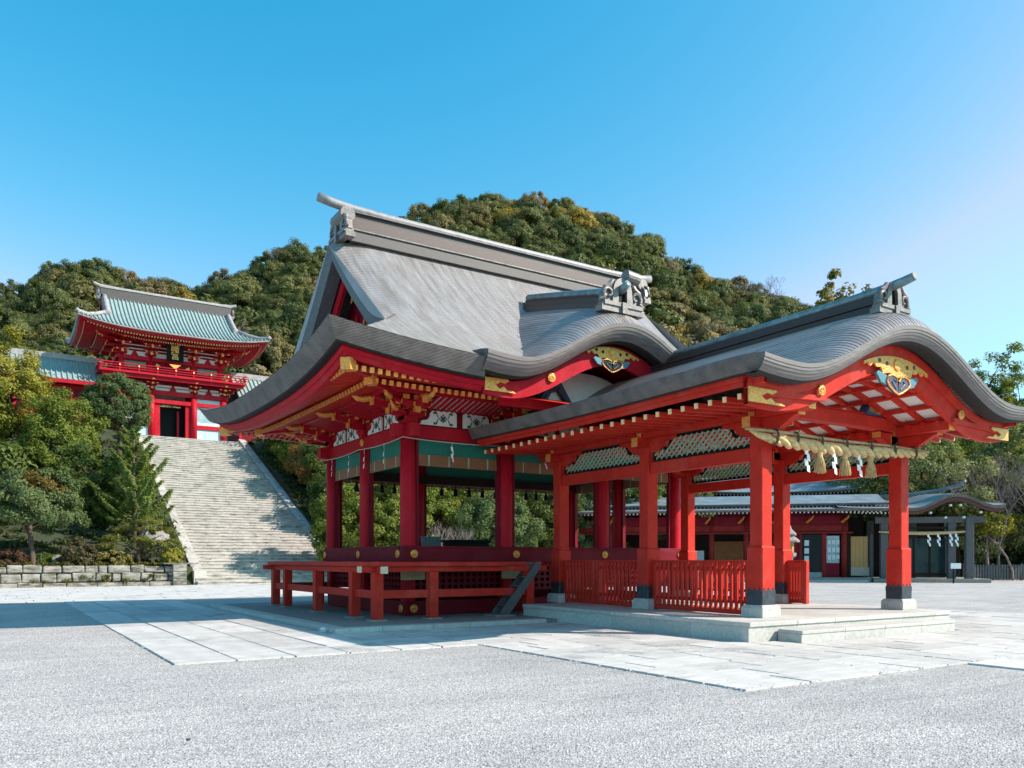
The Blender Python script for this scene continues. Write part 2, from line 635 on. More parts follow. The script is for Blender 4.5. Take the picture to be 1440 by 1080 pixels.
def series(mb, name, mats, parent, places, bevel=0.0, smooth=False, **props):
    """one mesh built round the origin, an object of it at every place (x,y,z[,rotz])"""
    out = []
    for i, p in enumerate(places):
        if i == 0:
            o = mb.build(name, mats, None, smooth, bevel=bevel, **props)
            o.parent = parent
            po = Vector(parent.get('_o', (0, 0, 0))) if parent else Vector((0, 0, 0))
            o.location = Vector(p[:3]) - po
            if len(p) > 3:
                o.rotation_euler = (0, 0, p[3])
        else:
            o = put(out[0], name, p[:3], parent, p[3] if len(p) > 3 else 0.0)
        out.append(o)
    return out


# ------------------------------------------------------------------ ground and pavement
mb = MB()
mb.grid([[(x, y, 0) for x in (-900, -60, -20, 0, 20, 40, 80, 900)] for y in (-900, -60, -20, 0, 20, 40, 80, 1200)])
tag(mb.build('ground', GRAVEL), None, None, kind='structure')

# loose stones of the gravel near the path of view
rs = np.random.RandomState(3)
N = 90000
d = 4.8 + 11.5 * rs.rand(N) ** 1.35
u = rs.rand(N) * 1700 - 130
t = (u - 720) / 1143.0
px, py = d * (SY + CYW * t), d * (CYW - SY * t)
pvd = (((px > 2.0) & (py > 12.2)) | ((px > 7.1) & (py > 6.2)) | ((px > 11.6) & (px < 19)))
edge = np.minimum(np.abs(py - 12.35), np.minimum(np.abs(px - 2.2), np.minimum(np.abs(px - 7.25), np.abs(py - 6.35))))
keep = (~pvd) | (rs.rand(N) < .05 + .3 * np.exp(-edge / .12))
px, py, d, pvd = px[keep], py[keep], d[keep], pvd[keep]
N = len(px)
sz = (0.005 + 0.013 * rs.rand(N) ** 2.6)
ang = rs.rand(N) * 6.283
ca, sa = np.cos(ang), np.sin(ang)
base = np.array([(1, 0.1, -0.3), (0.2, 0.8, -0.3), (-0.9, 0.3, -0.3), (-0.4, -0.8, -0.3), (0.6, -0.6, -0.3), (0.15, 0.1, 0.75)])
V = np.zeros((N, 6, 3))
jit = 0.75 + 0.5 * rs.rand(N, 6, 3)
bx = base[None] * jit
V[:, :, 0] = (bx[:, :, 0] * ca[:, None] - bx[:, :, 1] * sa[:, None]) * sz[:, None] * 1.3 + px[:, None]
V[:, :, 1] = (bx[:, :, 0] * sa[:, None] + bx[:, :, 1] * ca[:, None]) * sz[:, None] + py[:, None]
V[:, :, 2] = bx[:, :, 2] * sz[:, None] * 0.9 + 0.001 + .021 * pvd[:, None]
F = np.array([(i, (i + 1) % 5, 5) for i in range(5)])[None] + (np.arange(N) * 6)[:, None, None]


def np_mesh(name, V, F, mats, tint=None, smooth=False):
    V = np.asarray(V, dtype=np.float32).reshape(-1, 3)
    k = F.shape[-1]
    F = np.asarray(F, dtype=np.int32).reshape(-1, k)
    me = bpy.data.meshes.new(name)
    me.vertices.add(len(V))
    me.vertices.foreach_set('co', V.ravel())
    me.loops.add(F.size)
    me.loops.foreach_set('vertex_index', F.ravel())
    me.polygons.add(len(F))
    me.polygons.foreach_set('loop_start', np.arange(len(F), dtype=np.int32) * k)
    me.polygons.foreach_set('loop_total', np.full(len(F), k, dtype=np.int32))
    if not hasattr(mats, '__len__'):
        mats = [mats]
    for m in mats:
        me.materials.append(m)
    if tint is not None:
        a = me.color_attributes.new('tint', 'FLOAT_COLOR', 'POINT')
        a.data.foreach_set('color', np.concatenate([tint, np.ones((len(tint), 1))], 1).astype(np.float32).ravel())
    me.update(calc_edges=True)
    me.validate()
    return me


PEB = mat('loose_pebble', (0.50, 0.485, 0.475), 0.85, 0.35, 60, 0.0, col2=(0.13, 0.13, 0.15))
tag(link('gravel', np_mesh('gravel', V, F, PEB)), None, None, kind='stuff')

# pavement: a bed of grit with granite slabs laid on it, a seam open between them
REG = [  # x0,x1,y0,y1, band width, slab length, bands run along
    (2.2, 5.75, 12.35, 33.0, 0.89, 1.7, 'y'),
    (5.75, 7.25, 12.35, 15.7, 0.75, 1.3, 'x'),
    (7.25, 11.45, 6.35, 15.7, 0.66, 1.25, 'x'),
    (11.45, 12.1, 6.35, 9.9, 0.65, 1.3, 'x'),
    (12.1, 17.3, 6.35, 9.35, 0.60, 1.3, 'x'),
    (17.3, 24.0, 6.35, 17.0, 0.95, 1.5, 'x'),
    (11.8, 17.6, -2.0, 6.3, 0.95, 1.6, 'y'),
]
pav = thing('pavement', 'x', 'x', (0, 0, 0))
for k in ('label', 'category'):
    del pav[k]
pav['kind'] = 'structure'
bed = MB()
for (x0, x1, y0, y1, bw, sln, ax) in REG:
    bed.box(x0 + .04, x1 - .04, y0 + .04, y1 - .04, -0.05, 0.004)
bed.build('bed', BED, pav)
unit = MB().box(-0.5, 0.5, -0.5, 0.5, -0.5, 0.5)
slabs = []
for (x0, x1, y0, y1, bw, sln, ax) in REG:
    L0, L1, W0, W1 = (x0, x1, y0, y1) if ax == 'x' else (y0, y1, x0, x1)
    nb = max(1, round((W1 - W0) / bw))
    w = (W1 - W0) / nb
    for b in range(nb):
        a = L0
        first = True
        while a < L1 - 0.05:
            ln = sln * rnd.uniform(0.7, 1.35)
            if first:
                ln *= rnd.uniform(0.45, 1.0)
                first = False
            e = min(L1, a + ln)
            if L1 - e < 0.35:
                e = L1
            c0, c1 = (a + e) / 2, W0 + (b + 0.5) * w
            g = 0.038
            if ax == 'x':
                slabs.append((c0, c1, e - a - g, w - g))
            else:
                slabs.append((c1, c0, w - g, e - a - g))
            a = e


def depth_of(x, y):
    return x * SY + y * CYW


slabs.sort(key=lambda q: depth_of(q[0], q[1]) + (0 if depth_of(q[0], q[1]) > 6 and abs((q[0] * CYW - q[1] * SY) / max(1, depth_of(q[0], q[1]))) < 0.68 else 500))
sm = None
rest = MB()
for i, (x, y, lx, ly) in enumerate(slabs):
    top = 0.022 + rnd.uniform(-0.004, 0.004)
    if i < 298:
        if sm is None:
            sm = unit.build('paving_stone', PAVE, pav)
            o = sm
        else:
            o = put(sm, 'paving_stone', (0, 0, 0), pav)
        o.location = (x, y, top / 2 - 0.03)
        o.scale = (lx, ly, top + 0.06)
        o.rotation_euler = (rnd.uniform(-.002, .002), rnd.uniform(-.002, .002), rnd.uniform(-.004, .004))
    else:
        rest.box(x - lx / 2, x + lx / 2, y - ly / 2, y + ly / 2, -0.03, top)
rest.build('paving_stone', PAVE, pav, kind='stuff')
# the cross path before the stairs, too far off to pick slabs apart singly
far = MB()
far.box(-60, 30, 33.0, 51.0, -0.05, 0.006, 1)
y = 33.05
while y < 50.8:
    x = -40 + rnd.uniform(0, 1)
    while x < 30:
        ln = rnd.uniform(1.3, 2.4)
        far.box(x, x + ln - 0.03, y, y + 1.03, -0.03, 0.02 + rnd.uniform(-.004, .004))
        x += ln
    y += 1.06
o = far.build('cross_path', [PAVE, BED])
o['kind'] = 'structure'

# ------------------------------------------------------------------ profiles shared by the roofs
def kprof(s):
    s = abs(s)
    if s < 0.8:
        return 0.5 * (1 + math.cos(math.pi * s / 0.8))
    return 0.05 * ((s - 0.8) / 0.2) ** 2


def courses(f, a0, a1, pitch, lip, n=400):
    """sample curve f(a)->(x,z) into shingle courses: list of (x,z) with a small step at every course edge.
    walks from the eave a0 to the top a1; lip lifts the lower edge of each course"""
    pts = [f(lerp(a0, a1, i / n)) for i in range(n + 1)]
    L = [0.0]
    for i in range(n):
        L.append(L[-1] + math.hypot(pts[i + 1][0] - pts[i][0], pts[i + 1][1] - pts[i][1]))
    tot = L[-1]
    m = max(2, round(tot / pitch))
    out = []

    def at(q):
        q = max(0, min(tot, q))
        i = 0
        lo, hi = 0, n
        while hi - lo > 1:
            mid = (lo + hi) // 2
            if L[mid] <= q:
                lo = mid
            else:
                hi = mid
        t = (q - L[lo]) / max(1e-9, L[lo + 1] - L[lo])
        return lerp(a0, a1, (lo + t) / n)
    for k in range(m):
        out.append((at(tot * k / m), lip))
        out.append((at(tot * (k + 1) / m), 0.0))
    return out


def ornament(mbo, c, s, ang, roll=True):
    """carved ridge-end: stepped base, arch with a dark hollow, scrolls, and a roll on top. faces -Y before rotation"""
    M = Matrix.Translation(Vector(c)) @ Matrix.Rotation(ang, 4, 'Z') @ Matrix.Scale(s, 4)

    def T(p):
        return M @ Vector(p)
    tmp = MB()
    tmp.box(-0.62, 0.62, -0.10, 0.16, 0, 0.13)
    tmp.box(-0.56, 0.56, -0.13, 0.14, 0.13, 0.22)
    tmp.box(-0.07, 0.07, -0.16, 0.1, -0.02, 0.225)
    arch = []
    for i in range(15):
        a = math.pi * i / 14
        arch.append((0.27 * math.cos(a), 0.50 + 0.30 * math.sin(a)))
    outer = [(0.30, 0.22)] + arch + [(-0.30, 0.22)]
    inner = []
    for i in range(15):
        a = math.pi * i / 14
        inner.append((0.125 * math.cos(a), 0.50 + 0.16 * math.sin(a)))
    inn = [(0.125, 0.22)] + inner + [(-0.125, 0.22)]
    nn = len(outer)
    vs = [(a, -0.08, b) for a, b in outer] + [(a, -0.08, b) for a, b in inn] + [(a, 0.10, b) for a, b in outer] + \
         [(a, 0.0, b) for a, b in inn]
    fs = []
    for i in range(nn - 1):
        fs.append((i, i + 1, nn + i + 1, nn + i))
        fs.append((2 * nn + i, 2 * nn + i + 1, i + 1, i))
        fs.append((nn + i, nn + i + 1, 3 * nn + i + 1, 3 * nn + i))
    fs.append(tuple(2 * nn + i for i in range(nn)))
    tmp.add(vs, fs, 0)
    tmp.add([(a, 0.002, b) for a, b in inn], [tuple(range(nn))], 1)
    for sx in (-1, 1):
        pts, rr = [], []
        for i in range(26):
            a = -0.6 + 5.6 * i / 25
            r = 0.155 * (1 - 0.72 * i / 25)
            pts.append((sx * (0.40 + r * math.cos(a)), -0.06, 0.40 + r * math.sin(a)))
            rr.append(0.048 * (1 - 0.4 * i / 25))
        tmp.tube(pts, rr, 7)
        pts = [(sx * 0.28, -0.05, 0.72), (sx * 0.37, -0.05, 0.60), (sx * 0.50, -0.05, 0.53), (sx * 0.56, -0.05, 0.42)]
        tmp.tube(pts, [0.05, 0.06, 0.055, 0.03], 7)
        pts = [(sx * 0.50, -0.05, 0.30), (sx * 0.58, -0.05, 0.27), (sx * 0.66, -0.05, 0.235)]
        tmp.tube(pts, [0.05, 0.045, 0.02], 7)
        tmp.prism([(sx * 0.24, 0.22), (sx * 0.58, 0.22), (sx * 0.54, 0.45), (sx * 0.36, 0.62), (sx * 0.24, 0.7)],
                  lambda a, b: (a, -0.03, b), lambda a, b: (a, 0.10, b))
    if roll:
        tmp.tube([(0, -0.16, 0.86), (0, 0.16, 0.86)], 0.13, 14)
    mbo.add([T(p) for p in tmp.v], tmp.f, 0)
    k0 = len(mbo.m) - len(tmp.m)
    for i, mi in enumerate(tmp.m):
        mbo.m[k0 + i] = mi


def gegyo(mbo, cx, y, cz, s):
    """gilt hanging plate of a karahafu, with blue leaves and a dark heart-shaped scroll: mats gold, blue, violet"""
    top = []
    for i in range(21):
        a = -1 + 2 * i / 20
        top.append((a * 1.02, 0.10 - 0.20 * a * a))
    bot = [(1.0, -0.16), (0.90, -0.10), (0.82, -0.17), (0.72, -0.08), (0.62, -0.16), (0.5, -0.14), (0.44, -0.26),
           (0.25, -0.22), (0.0, -0.30), (-0.25, -0.22), (-0.44, -0.26), (-0.5, -0.14), (-0.62, -0.16), (-0.72, -0.08),
           (-0.82, -0.17), (-0.90, -0.10), (-1.0, -0.16)]
    P = [(cx + a * s, cz + b * s) for a, b in top + bot]
    mbo.prism(P, lambda a, b: (a, y - 0.035, b), lambda a, b: (a, y, b), 0)
    mbo.disc((cx, y - 0.035, cz - 0.05 * s), (0, -1, 0), 0.11 * s, 0.03, 16, 0)
    for sx in (-1, 1):
        for (hx, hz) in ((0.32, -0.06), (0.55, -0.03)):
            mbo.disc((cx + sx * hx * s, y - 0.036, cz + hz * s), (0, -1, 0), 0.045 * s, 0.006, 8, 2)
        lf = [(0.28, -0.30), (0.60, -0.22), (0.66, -0.27), (0.52, -0.42), (0.34, -0.46)]
        mbo.prism([(cx + sx * a * s, cz + b * s) for a, b in lf], lambda a, b: (a, y - 0.05, b), lambda a, b: (a, y, b), 1)
        ps = [(cx + sx * 0.26 * s, y - 0.045, cz - 0.33 * s)]
        ht = [(0.02, -0.40), (0.06, -0.30), (0.18, -0.26), (0.31, -0.31), (0.35, -0.43), (0.27, -0.56), (0.12, -0.68),
              (0.0, -0.74)]
        ht = [(a * 1.05, -.26 + (b + .26) * .72) for a, b in ht]
        mbo.prism([(cx + sx * a * s, cz + b * s) for a, b in ht], lambda a, b: (a, y - 0.06, b), lambda a, b: (a, y, b), 2)
        mbo.tube([(cx + sx * a * s, y - 0.065, cz + b * s) for a, b in ht], 0.016 * s, 5, 0)
        mbo.tube([(cx + sx * a * s, y - 0.065, cz + b * s) for a, b in ((0.05, -0.38), (0.14, -0.33), (0.2, -0.39), (0.12, -0.46), (0.06, -0.51))], 0.014 * s, 5, 1)


def gilt_tip(mbo, x, y, z0, z1, ln, sx):
    """gilt end-plate of a barge board with cut-out teeth"""
    h = z1 - z0
    P = [(0, 0), (ln, 0.0), (ln * 0.88, h * 0.16), (ln * 0.72, h * 0.14), (ln * 0.60, h * 0.42), (ln * 0.46, h * 0.22),
         (ln * 0.34, h * 0.48), (ln * 0.5, h * 0.74), (ln * 0.64, h * 0.66), (ln * 0.78, h * 0.9), (ln * 0.74, h), (0, h)]
    mbo.prism([(x + sx * a, z0 + b) for a, b in P], lambda a, b: (a, y - 0.03, b), lambda a, b: (a, y, b))

# ================================================================== THE HALL
HC, YC = 13.6, 21.565
CXS = [8.97, 11.9, 15.3, 18.23]
CYS = [18.88, 21.565, 24.25]
HX, HYH = 7.93, 5.99              # half sizes of the roof at the eaves
EW, EE, ES, EN = HC - HX, HC + HX, YC - HYH, YC + HYH
GX0, GX1 = 7.85, 19.35            # gable edges
hall = thing('shrine_hall', 'red open-sided hall on a raised deck under the tall sweeping grey roof', 'pavilion', (HC, YC, 0))

# low stone plinth
pl = MB()
pl.box(5.94, HC * 2 - 5.94, 15.9, 27.3, -0.02, 0.087)
o = pl.build('stone_plinth', GRANITED, hall, bevel=0.012)
pb = MB()
x = 5.92
for (ax, fix, a0, a1, sgn) in (('x', 15.9, 5.92, 11.2, -1), ('y', 5.94, 15.9, 27.3, -1)):
    a = a0
    while a < a1 - 0.2:
        e = min(a1, a + rnd.uniform(0.9, 1.4))
        q = MB()
        if ax == 'x':
            q.box(a + .006, e - .006, fix - 0.012, fix + 0.32, -0.01, 0.094)
        else:
            q.box(fix - 0.012, fix + 0.32, a + .006, e - .006, -0.01, 0.0945)
        q.build('kerb_stone', GRANITE, hall, bevel=0.012)
        a = e

# foundation beams, sill, floor
fb = MB()
for (z0, z1, off, th) in ((0.10, 0.46, 0.13, 0.2),):
    x0, x1, y0, y1 = CXS[0] - off, CXS[-1] + off, CYS[0] - off, CYS[-1] + off
    fb.box(x0, x1, y0, y0 + th, z0, z1)
    fb.box(x0, x1, y1 - th, y1, z0, z1)
    fb.box(x0, x0 + th, y0 + th + .002, y1 - th - .002, z0, z1)
    fb.box(x1 - th, x1, y0 + th + .002, y1 - th - .002, z0, z1)
fb.build('ground_beam', MAROON, hall, bevel=0.01)
fl = MB()
fl.box(CXS[0], CXS[-1], CYS[0], CYS[-1], 1.62, 1.80)
fl.build('floor', DARKW, hall)
SO = 0.25
x0, x1, y0, y1 = CXS[0] - SO, CXS[-1] + SO, CYS[0] - SO, CYS[-1] + SO
for nm, b in (('S', (x0, x1, y0, y0 + .3)), ('N', (x0, x1, y1 - .3, y1)), ('W', (x0 + .003, x0 + .3, y0 + .302, y1 - .302)),
              ('E', (x1 - .3, x1 - .003, y0 + .302, y1 - .302))):
    q = MB()
    q.box(b[0], b[1], b[2], b[3], 1.47, 1.80)
    q.box(b[0] + .03, b[1] - .03, b[2] + .03, b[3] - .03, 1.80, 1.865)
    q.build('sill_beam', MAROON, hall, bevel=0.008)
# posts below the floor and lattice screens
q = MB()
q.box(-.14, .14, -.14, .14, 0.46, 1.47)
series(q, 'floor_post', CRIM, hall, [(x, y, 0) for x in CXS for y in CYS if x in (CXS[0], CXS[-1]) or y in (CYS[0], CYS[-1])])


def screen(x0, x1, y0, y1, z0, z1, axis):
    """dark red grille: bars both ways in front of a dark board"""
    m = MB()
    L0, L1 = (x0, x1) if axis == 'x' else (y0, y1)
    f = y0 if axis == 'x' else x0

    def bx(a0, a1, d0, d1, b0, b1, mi=0):
        if axis == 'x':
            m.box(a0, a1, f + d0, f + d1, b0, b1, mi)
        else:
            m.box(f + d0, f + d1, a0, a1, b0, b1, mi)
    bx(L0, L1, 0.10, 0.12, z0, z1, 1)
    n = max(2, round((L1 - L0) / 0.19))
    for i in range(n + 1):
        a = lerp(L0, L1, i / n)
        bx(a - .04, a + .04, 0.0, 0.045, z0, z1)
    k = max(2, round((z1 - z0) / 0.17))
    for i in range(k + 1):
        b = lerp(z0, z1, i / k)
        bx(L0, L1, 0.003, 0.042, b - .035, b + .035)
    return m


for i in range(3):
    screen(CXS[i] + .16, CXS[i + 1] - .16, CYS[0] - .03, 0, 0.72, 1.36, 'x').build('grille', [MAROON, BLACK], hall, kind='stuff')
for i in range(2):
    screen(CXS[0] - .03, 0, CYS[i] + .16, CYS[i + 1] - .16, 0.72, 1.36, 'y').build('grille', [MAROON, BLACK], hall, kind='stuff')
q = MB()
q.box(-.33, .33, -.03, .03, 1.0, 1.22)
series(q, 'wooden_plate', mat('pale_bare_wood', (0.5, 0.42, 0.26), 0.7, 0.25, 6, 0.1), hall,
       [(CXS[0] + 0.05, CYS[0] - .19, 0), (CXS[1] + .1, CYS[0] - .19, 0)])

# columns
q = MB()
pts = [(0, 0, z) for z in (1.80, 1.81, 3.2, 4.62)]
q.tube(pts, [0.205, 0.205, 0.203, 0.19], 24)
series(q, 'column', CRIM, hall, [(x, y, 0) for x in CXS for y in CYS if not (x in CXS[1:3] and y == CYS[1])], smooth=True)
q = MB()
q.box(-.035, .035, -.06, .06, 1.866, 4.615)
js = []
for i in range(3):
    js += [(CXS[i] + .245, CYS[0], 0), (CXS[i + 1] - .245, CYS[0], 0)]
    js += [(CXS[i] + .245, CYS[2], 0), (CXS[i + 1] - .245, CYS[2], 0)]
for i in range(2):
    for xx in (CXS[0], CXS[-1]):
        js += [(xx, CYS[i] + .245, 0, math.pi / 2), (xx, CYS[i + 1] - .245, 0, math.pi / 2)]
series(q, 'door_jamb', MAROON, hall, js)

# head beams
for nm, b in (('S', (CXS[0] - .45, CXS[-1] + .45, CYS[0] - .13, CYS[0] + .13)), ('N', (CXS[0] - .45, CXS[-1] + .45, CYS[2] - .13, CYS[2] + .13)),
              ('W', (CXS[0] - .13, CXS[0] + .13, CYS[0] - .45, CYS[2] + .45)), ('E', (CXS[-1] - .13, CXS[-1] + .13, CYS[0] - .45, CYS[2] + .45))):
    dz = 0.002 if nm in 'WE' else 0
    MB().box(b[0], b[1], b[2], b[3], 4.62 + dz, 4.95 + dz).build('head_beam', CRIM, hall, bevel=0.012)


def crest(m, r, face):
    """round gilt boss with a swirled crest; face: outward axis"""
    ax = Vector(face)
    m.disc((0, 0, 0), face, r, 0.04, 24)
    side = ax.cross(Vector((0, 0, 1)))
    for k in range(3):
        pts = []
        for i in range(7):
            a = 2.1 * k + 0.35 * i
            rr = r * (0.2 + 0.075 * i)
            pts.append(ax * 0.043 + side * (rr * math.cos(a)) + Vector((0, 0, rr * math.sin(a))))
        m.tube(pts, [r * .16 * (1 - i / 9) for i in range(7)], 5)
    m.tube([ax * .03 + side * (r * .92 * math.cos(i * .2618)) + Vector((0, 0, r * .92 * math.sin(i * .2618))) for i in range(25)], r * .07, 5)
    return m


fs = crest(MB(), 0.105, (0, -1, 0))
fw = crest(MB(), 0.105, (-1, 0, 0))
yS, xW = CYS[0], CXS[0]
series(fs, 'gilt_boss', GOLD, hall, [(x, yS - .25, 1.66) for x in (CXS[0] + .05, CXS[1] + .2, CXS[2] - .1, CXS[3])] +
       [(x, yS - .13, 4.81) for x in (CXS[0] + .1, CXS[1], CXS[2], CXS[3])] + [(CXS[0] + .1, yS - .13, .27), (CXS[3] - .1, yS - .13, .27)], smooth=True)
series(fw, 'gilt_boss', GOLD, hall, [(xW - .245, y, 1.66) for y in (yS + .05, CYS[1], CYS[2])] +
       [(xW - .13, y, 4.81) for y in (yS + .1, CYS[1], CYS[2])] + [(xW - .13, yS + .1, .27)], smooth=True)

# veranda deck round the hall
DX0, DX1, DY0, DY1 = 7.35, 19.85, 17.3, 25.65
for b in ((DX0, 11.0, DY0, 18.6), (11.003, 12.35, 17.72, 18.6), (18.35, DX1, DY0, 18.6), (DX0, 8.69, 18.603, DY1), (18.51, DX1, 18.603, DY1),
          (8.693, 18.507, 24.53, DY1)):
    MB().box(b[0], b[1], b[2], b[3], 1.352, 1.462).build('deck', RED, hall, bevel=0.012)
bl = [((DX0 - .22, 12.3), (17.44, 17.60), 1.225, 1.350), ((18.4, DX1 + .2), (17.44, 17.60), 1.225, 1.350),
      ((7.47, 7.62), (DY0 - .16, DY1 + .5), 1.20, 1.349), ((19.6, 19.75), (DY0 - .16, DY1 + .5), 1.20, 1.349),
      ((DX0 - .2, DX1 + .2), (25.37, 25.53), 1.225, 1.350)]
for bx_, by_, z0, z1 in bl:
    MB().box(bx_[0], bx_[1], by_[0], by_[1], z0, z1).build('deck_beam', RED, hall, bevel=0.01)
for q_ in ((DX0 - .265, DX0 - .222, 17.43, 17.61, 1.215, 1.355), (7.46, 7.63, DY0 - .20, DY0 - .162, 1.19, 1.352)):
    MB().box(*q_).build('beam_end_cap', mat('cream_end_paint', (0.72, 0.55, 0.38), 0.5, 0.15, 9, .05), hall)
posts = [(7.54, y) for y in (17.52, 18.9, 21.55, 24.25, 25.45)] + [(x, 17.52) for x in (8.97, 11.75)] + \
        [(19.68, y) for y in (17.52, 18.9, 21.55, 24.25, 25.45)] + [(x, 25.45) for x in (8.97, 11.9, 15.3, 18.23)]
q = MB().box(-.115, .115, -.115, .115, 0.125, 1.224)
series(q, 'deck_post', RED, hall, [(x, y, 0) for x, y in posts], bevel=0.012)
q = MB().box(-.19, .19, -.19, .19, 0.08, 0.125)
series(q, 'post_stone', GRANITED, hall, [(x, y, 0) for x, y in posts], bevel=0.012)
for a, b in (((7.54, 17.52), (11.75, 17.52)), ((7.54, 17.52), (7.54, 25.45)), ((7.54, 25.45), (19.68, 25.45)), ((19.68, 17.52), (19.68, 25.45))):
    MB().bar((a[0], a[1], .70), (b[0], b[1], .70), .075, .19).build('brace_rail', RED, hall, bevel=0.008)


# ---------------- hall roof
def zmain(X, Y):
    qx = min(X - EW, EE - X)
    qy = min(Y - ES, EN - Y)
    gab = GX0 - 1e-6 <= X <= GX1 + 1e-6
    q = qy if gab else min(qx, qy)
    q = max(0, q)
    p = HYH - q
    z = 10.5 - 1.067 * p + 0.0522 * p * p
    cx = min(1, abs(X - HC) / HX)
    cy = min(1, abs(Y - YC) / HYH)
    z += 0.42 * cx ** 3 * cy ** 3 * math.exp(-q / 1.8)
    z -= 0.10 * (1 - cx ** 2) * math.exp(-q / 1.5) if cy < 0.999 and cx > cy else 0
    if gab and q > 1.9:
        e = min(X - GX0, GX1 - X)
        z -= 0.30 * max(0, 1 - e / 1.3) ** 2 * smooth((q - 1.9) / 1.4)
    return z


KC, KH, KY = 13.5, 4.2, 15.45


def zkara(X, Y):
    s = (X - KC) / KH
    k = kprof(s)
    w = 0.16 + 0.84 * k
    dy = max(0, Y - KY)
    return 6.12 + 1.27 * k + w * (0.46 * (1 - math.exp(-dy / 0.45)) + 0.22 * dy)


roof = MB()
xs = [EW + (EE - EW) * i / 90 for i in range(91)]
xs = sorted(set([round(x, 4) for x in xs] + [GX0, GX0 - .001, GX1, GX1 + .001, GX0 + .1, GX0 + .25, GX1 - .1, GX1 - .25]))
KQ0 = {}
nC = 58
for side in (0, 1):
    P = []
    for k in range(nC):
        for (qq, lip) in ((HYH * k / nC, 0.014), (HYH * (k + 1) / nC, 0.0)):
            row = []
            for X in xs:
                gab = GX0 <= X <= GX1
                qm = HYH if gab else min(X - EW, EE - X)
                q0 = 0.0
                if side == 0:
                    q0 = KQ0.get(X)
                    if q0 is None:
                        q0 = 0.0
                        if abs(X - KC) < KH - .06:
                            while q0 < 4 and zmain(X, ES + q0) < zkara(X, ES + q0):
                                q0 += .03
                            q0 = max(0, q0 - .10)
                        KQ0[X] = q0
                q = min(max(qq, q0), qm)
                Y = ES + q if side == 0 else EN - q
                row.append((X, Y, zmain(X, Y) + (lip if q0 <= qq < qm else 0)))
            P.append(row)
    roof.grid(P, 0, flip=(side == 1))
ys = [ES + (EN - ES) * i / 70 for i in range(71)]
for side in (0, 1):
    P = []
    for k in range(26):
        for (qq, lip) in ((2.75 * k / 26, 0.014), (2.75 * (k + 1) / 26, 0.0)):
            row = []
            for Y in ys:
                qm = min(Y - ES, EN - Y, 2.75)
                q = min(qq, qm)
                X = EW + q if side == 0 else EE - q
                p = HYH - q
                z = 10.5 - 1.067 * p + 0.0522 * p * p
                cx, cy = abs(X - HC) / HX, abs(Y - YC) / HYH
                z += 0.42 * min(1, cx) ** 3 * min(1, cy) ** 3 * math.exp(-q / 1.8)
                z -= 0.10 * (1 - cy ** 2) * math.exp(-q / 1.5)
                row.append((X, Y, z + (lip if qq < qm else 0)))
            P.append(row)
    roof.grid(P, 0, flip=(side == 0))
roofo = roof.build('roof', ROOF, hall)


def eave_z(X, Y):
    cx, cy = min(1, abs(X - HC) / HX), min(1, abs(Y - YC) / HYH)
    z = 10.5 - 1.067 * HYH + 0.0522 * HYH * HYH + 0.42 * cx ** 3 * cy ** 3
    if cx > 0.9999:
        z -= 0.10 * (1 - cy ** 2)
    return z


def eave_strip(rows, segs, mats, name, parent, n=60):
    """rows: (inset, drop) list swept round given eave runs; corners mitred"""
    for (a, b) in segs:
        P = []
        for (ins, drop) in rows:
            row = []
            for i in range(n + 1):
                t = i / n
                X, Y = lerp(a[0], b[0], t), lerp(a[1], b[1], t)
                z = eave_z(X, Y)
                Xi = HC + (X - HC) * (HX - ins) / HX if abs(abs(X - HC) - HX) < 1e-3 or True else X
                Yi = YC + (Y - YC) * (HYH - ins) / HYH
                row.append((Xi, Yi, z - drop))
            P.append(row)
        m = MB()
        m.grid(P, 0)
        m.build(name, mats, parent)


kl, kr = KC - KH, KC + KH
runs = [((EW, ES), (kl, ES)), ((kr, ES), (EE, ES)), ((EE, ES), (EE, EN)), ((EE, EN), (EW, EN)), ((EW, EN), (EW, ES))]
TH = 0.40
eave_strip([(0.0, -0.004), (0.03, 0.05), (0.12, 0.2), (0.25, TH)], runs, EDGE, 'eave_edge', roofo)
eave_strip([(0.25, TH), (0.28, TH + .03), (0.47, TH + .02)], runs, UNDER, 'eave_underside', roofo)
eave_strip([(0.47, TH - .02), (0.45, TH + .06), (0.50, TH + .14), (0.54, TH + .15), (0.60, TH + .25), (0.75, TH + .25)], runs, CRIM, 'eave_board', roofo)
# soffit boards; brighter red than the eave board, lifting the eave's shade by colour
for (a, b) in (((EW, ES), (EE, ES)), ((EE, ES), (EE, EN)), ((EE, EN), (EW, EN)), ((EW, EN), (EW, ES))):
    P = []
    for ins, z in ((0.6, None), (1.6, 5.66), (3.35, 6.0)):
        row = []
        for i in range(31):
            t = i / 30
            X, Y = lerp(a[0], b[0], t), lerp(a[1], b[1], t)
            zz = z if z else eave_z(X, Y) - TH - .22
            row.append((HC + (X - HC) * (HX - ins) / HX, YC + (Y - YC) * (HYH - ins) / HYH, zz))
        P.append(row)
    m = MB()
    m.grid(P)
    m.build('soffit', RED, roofo)


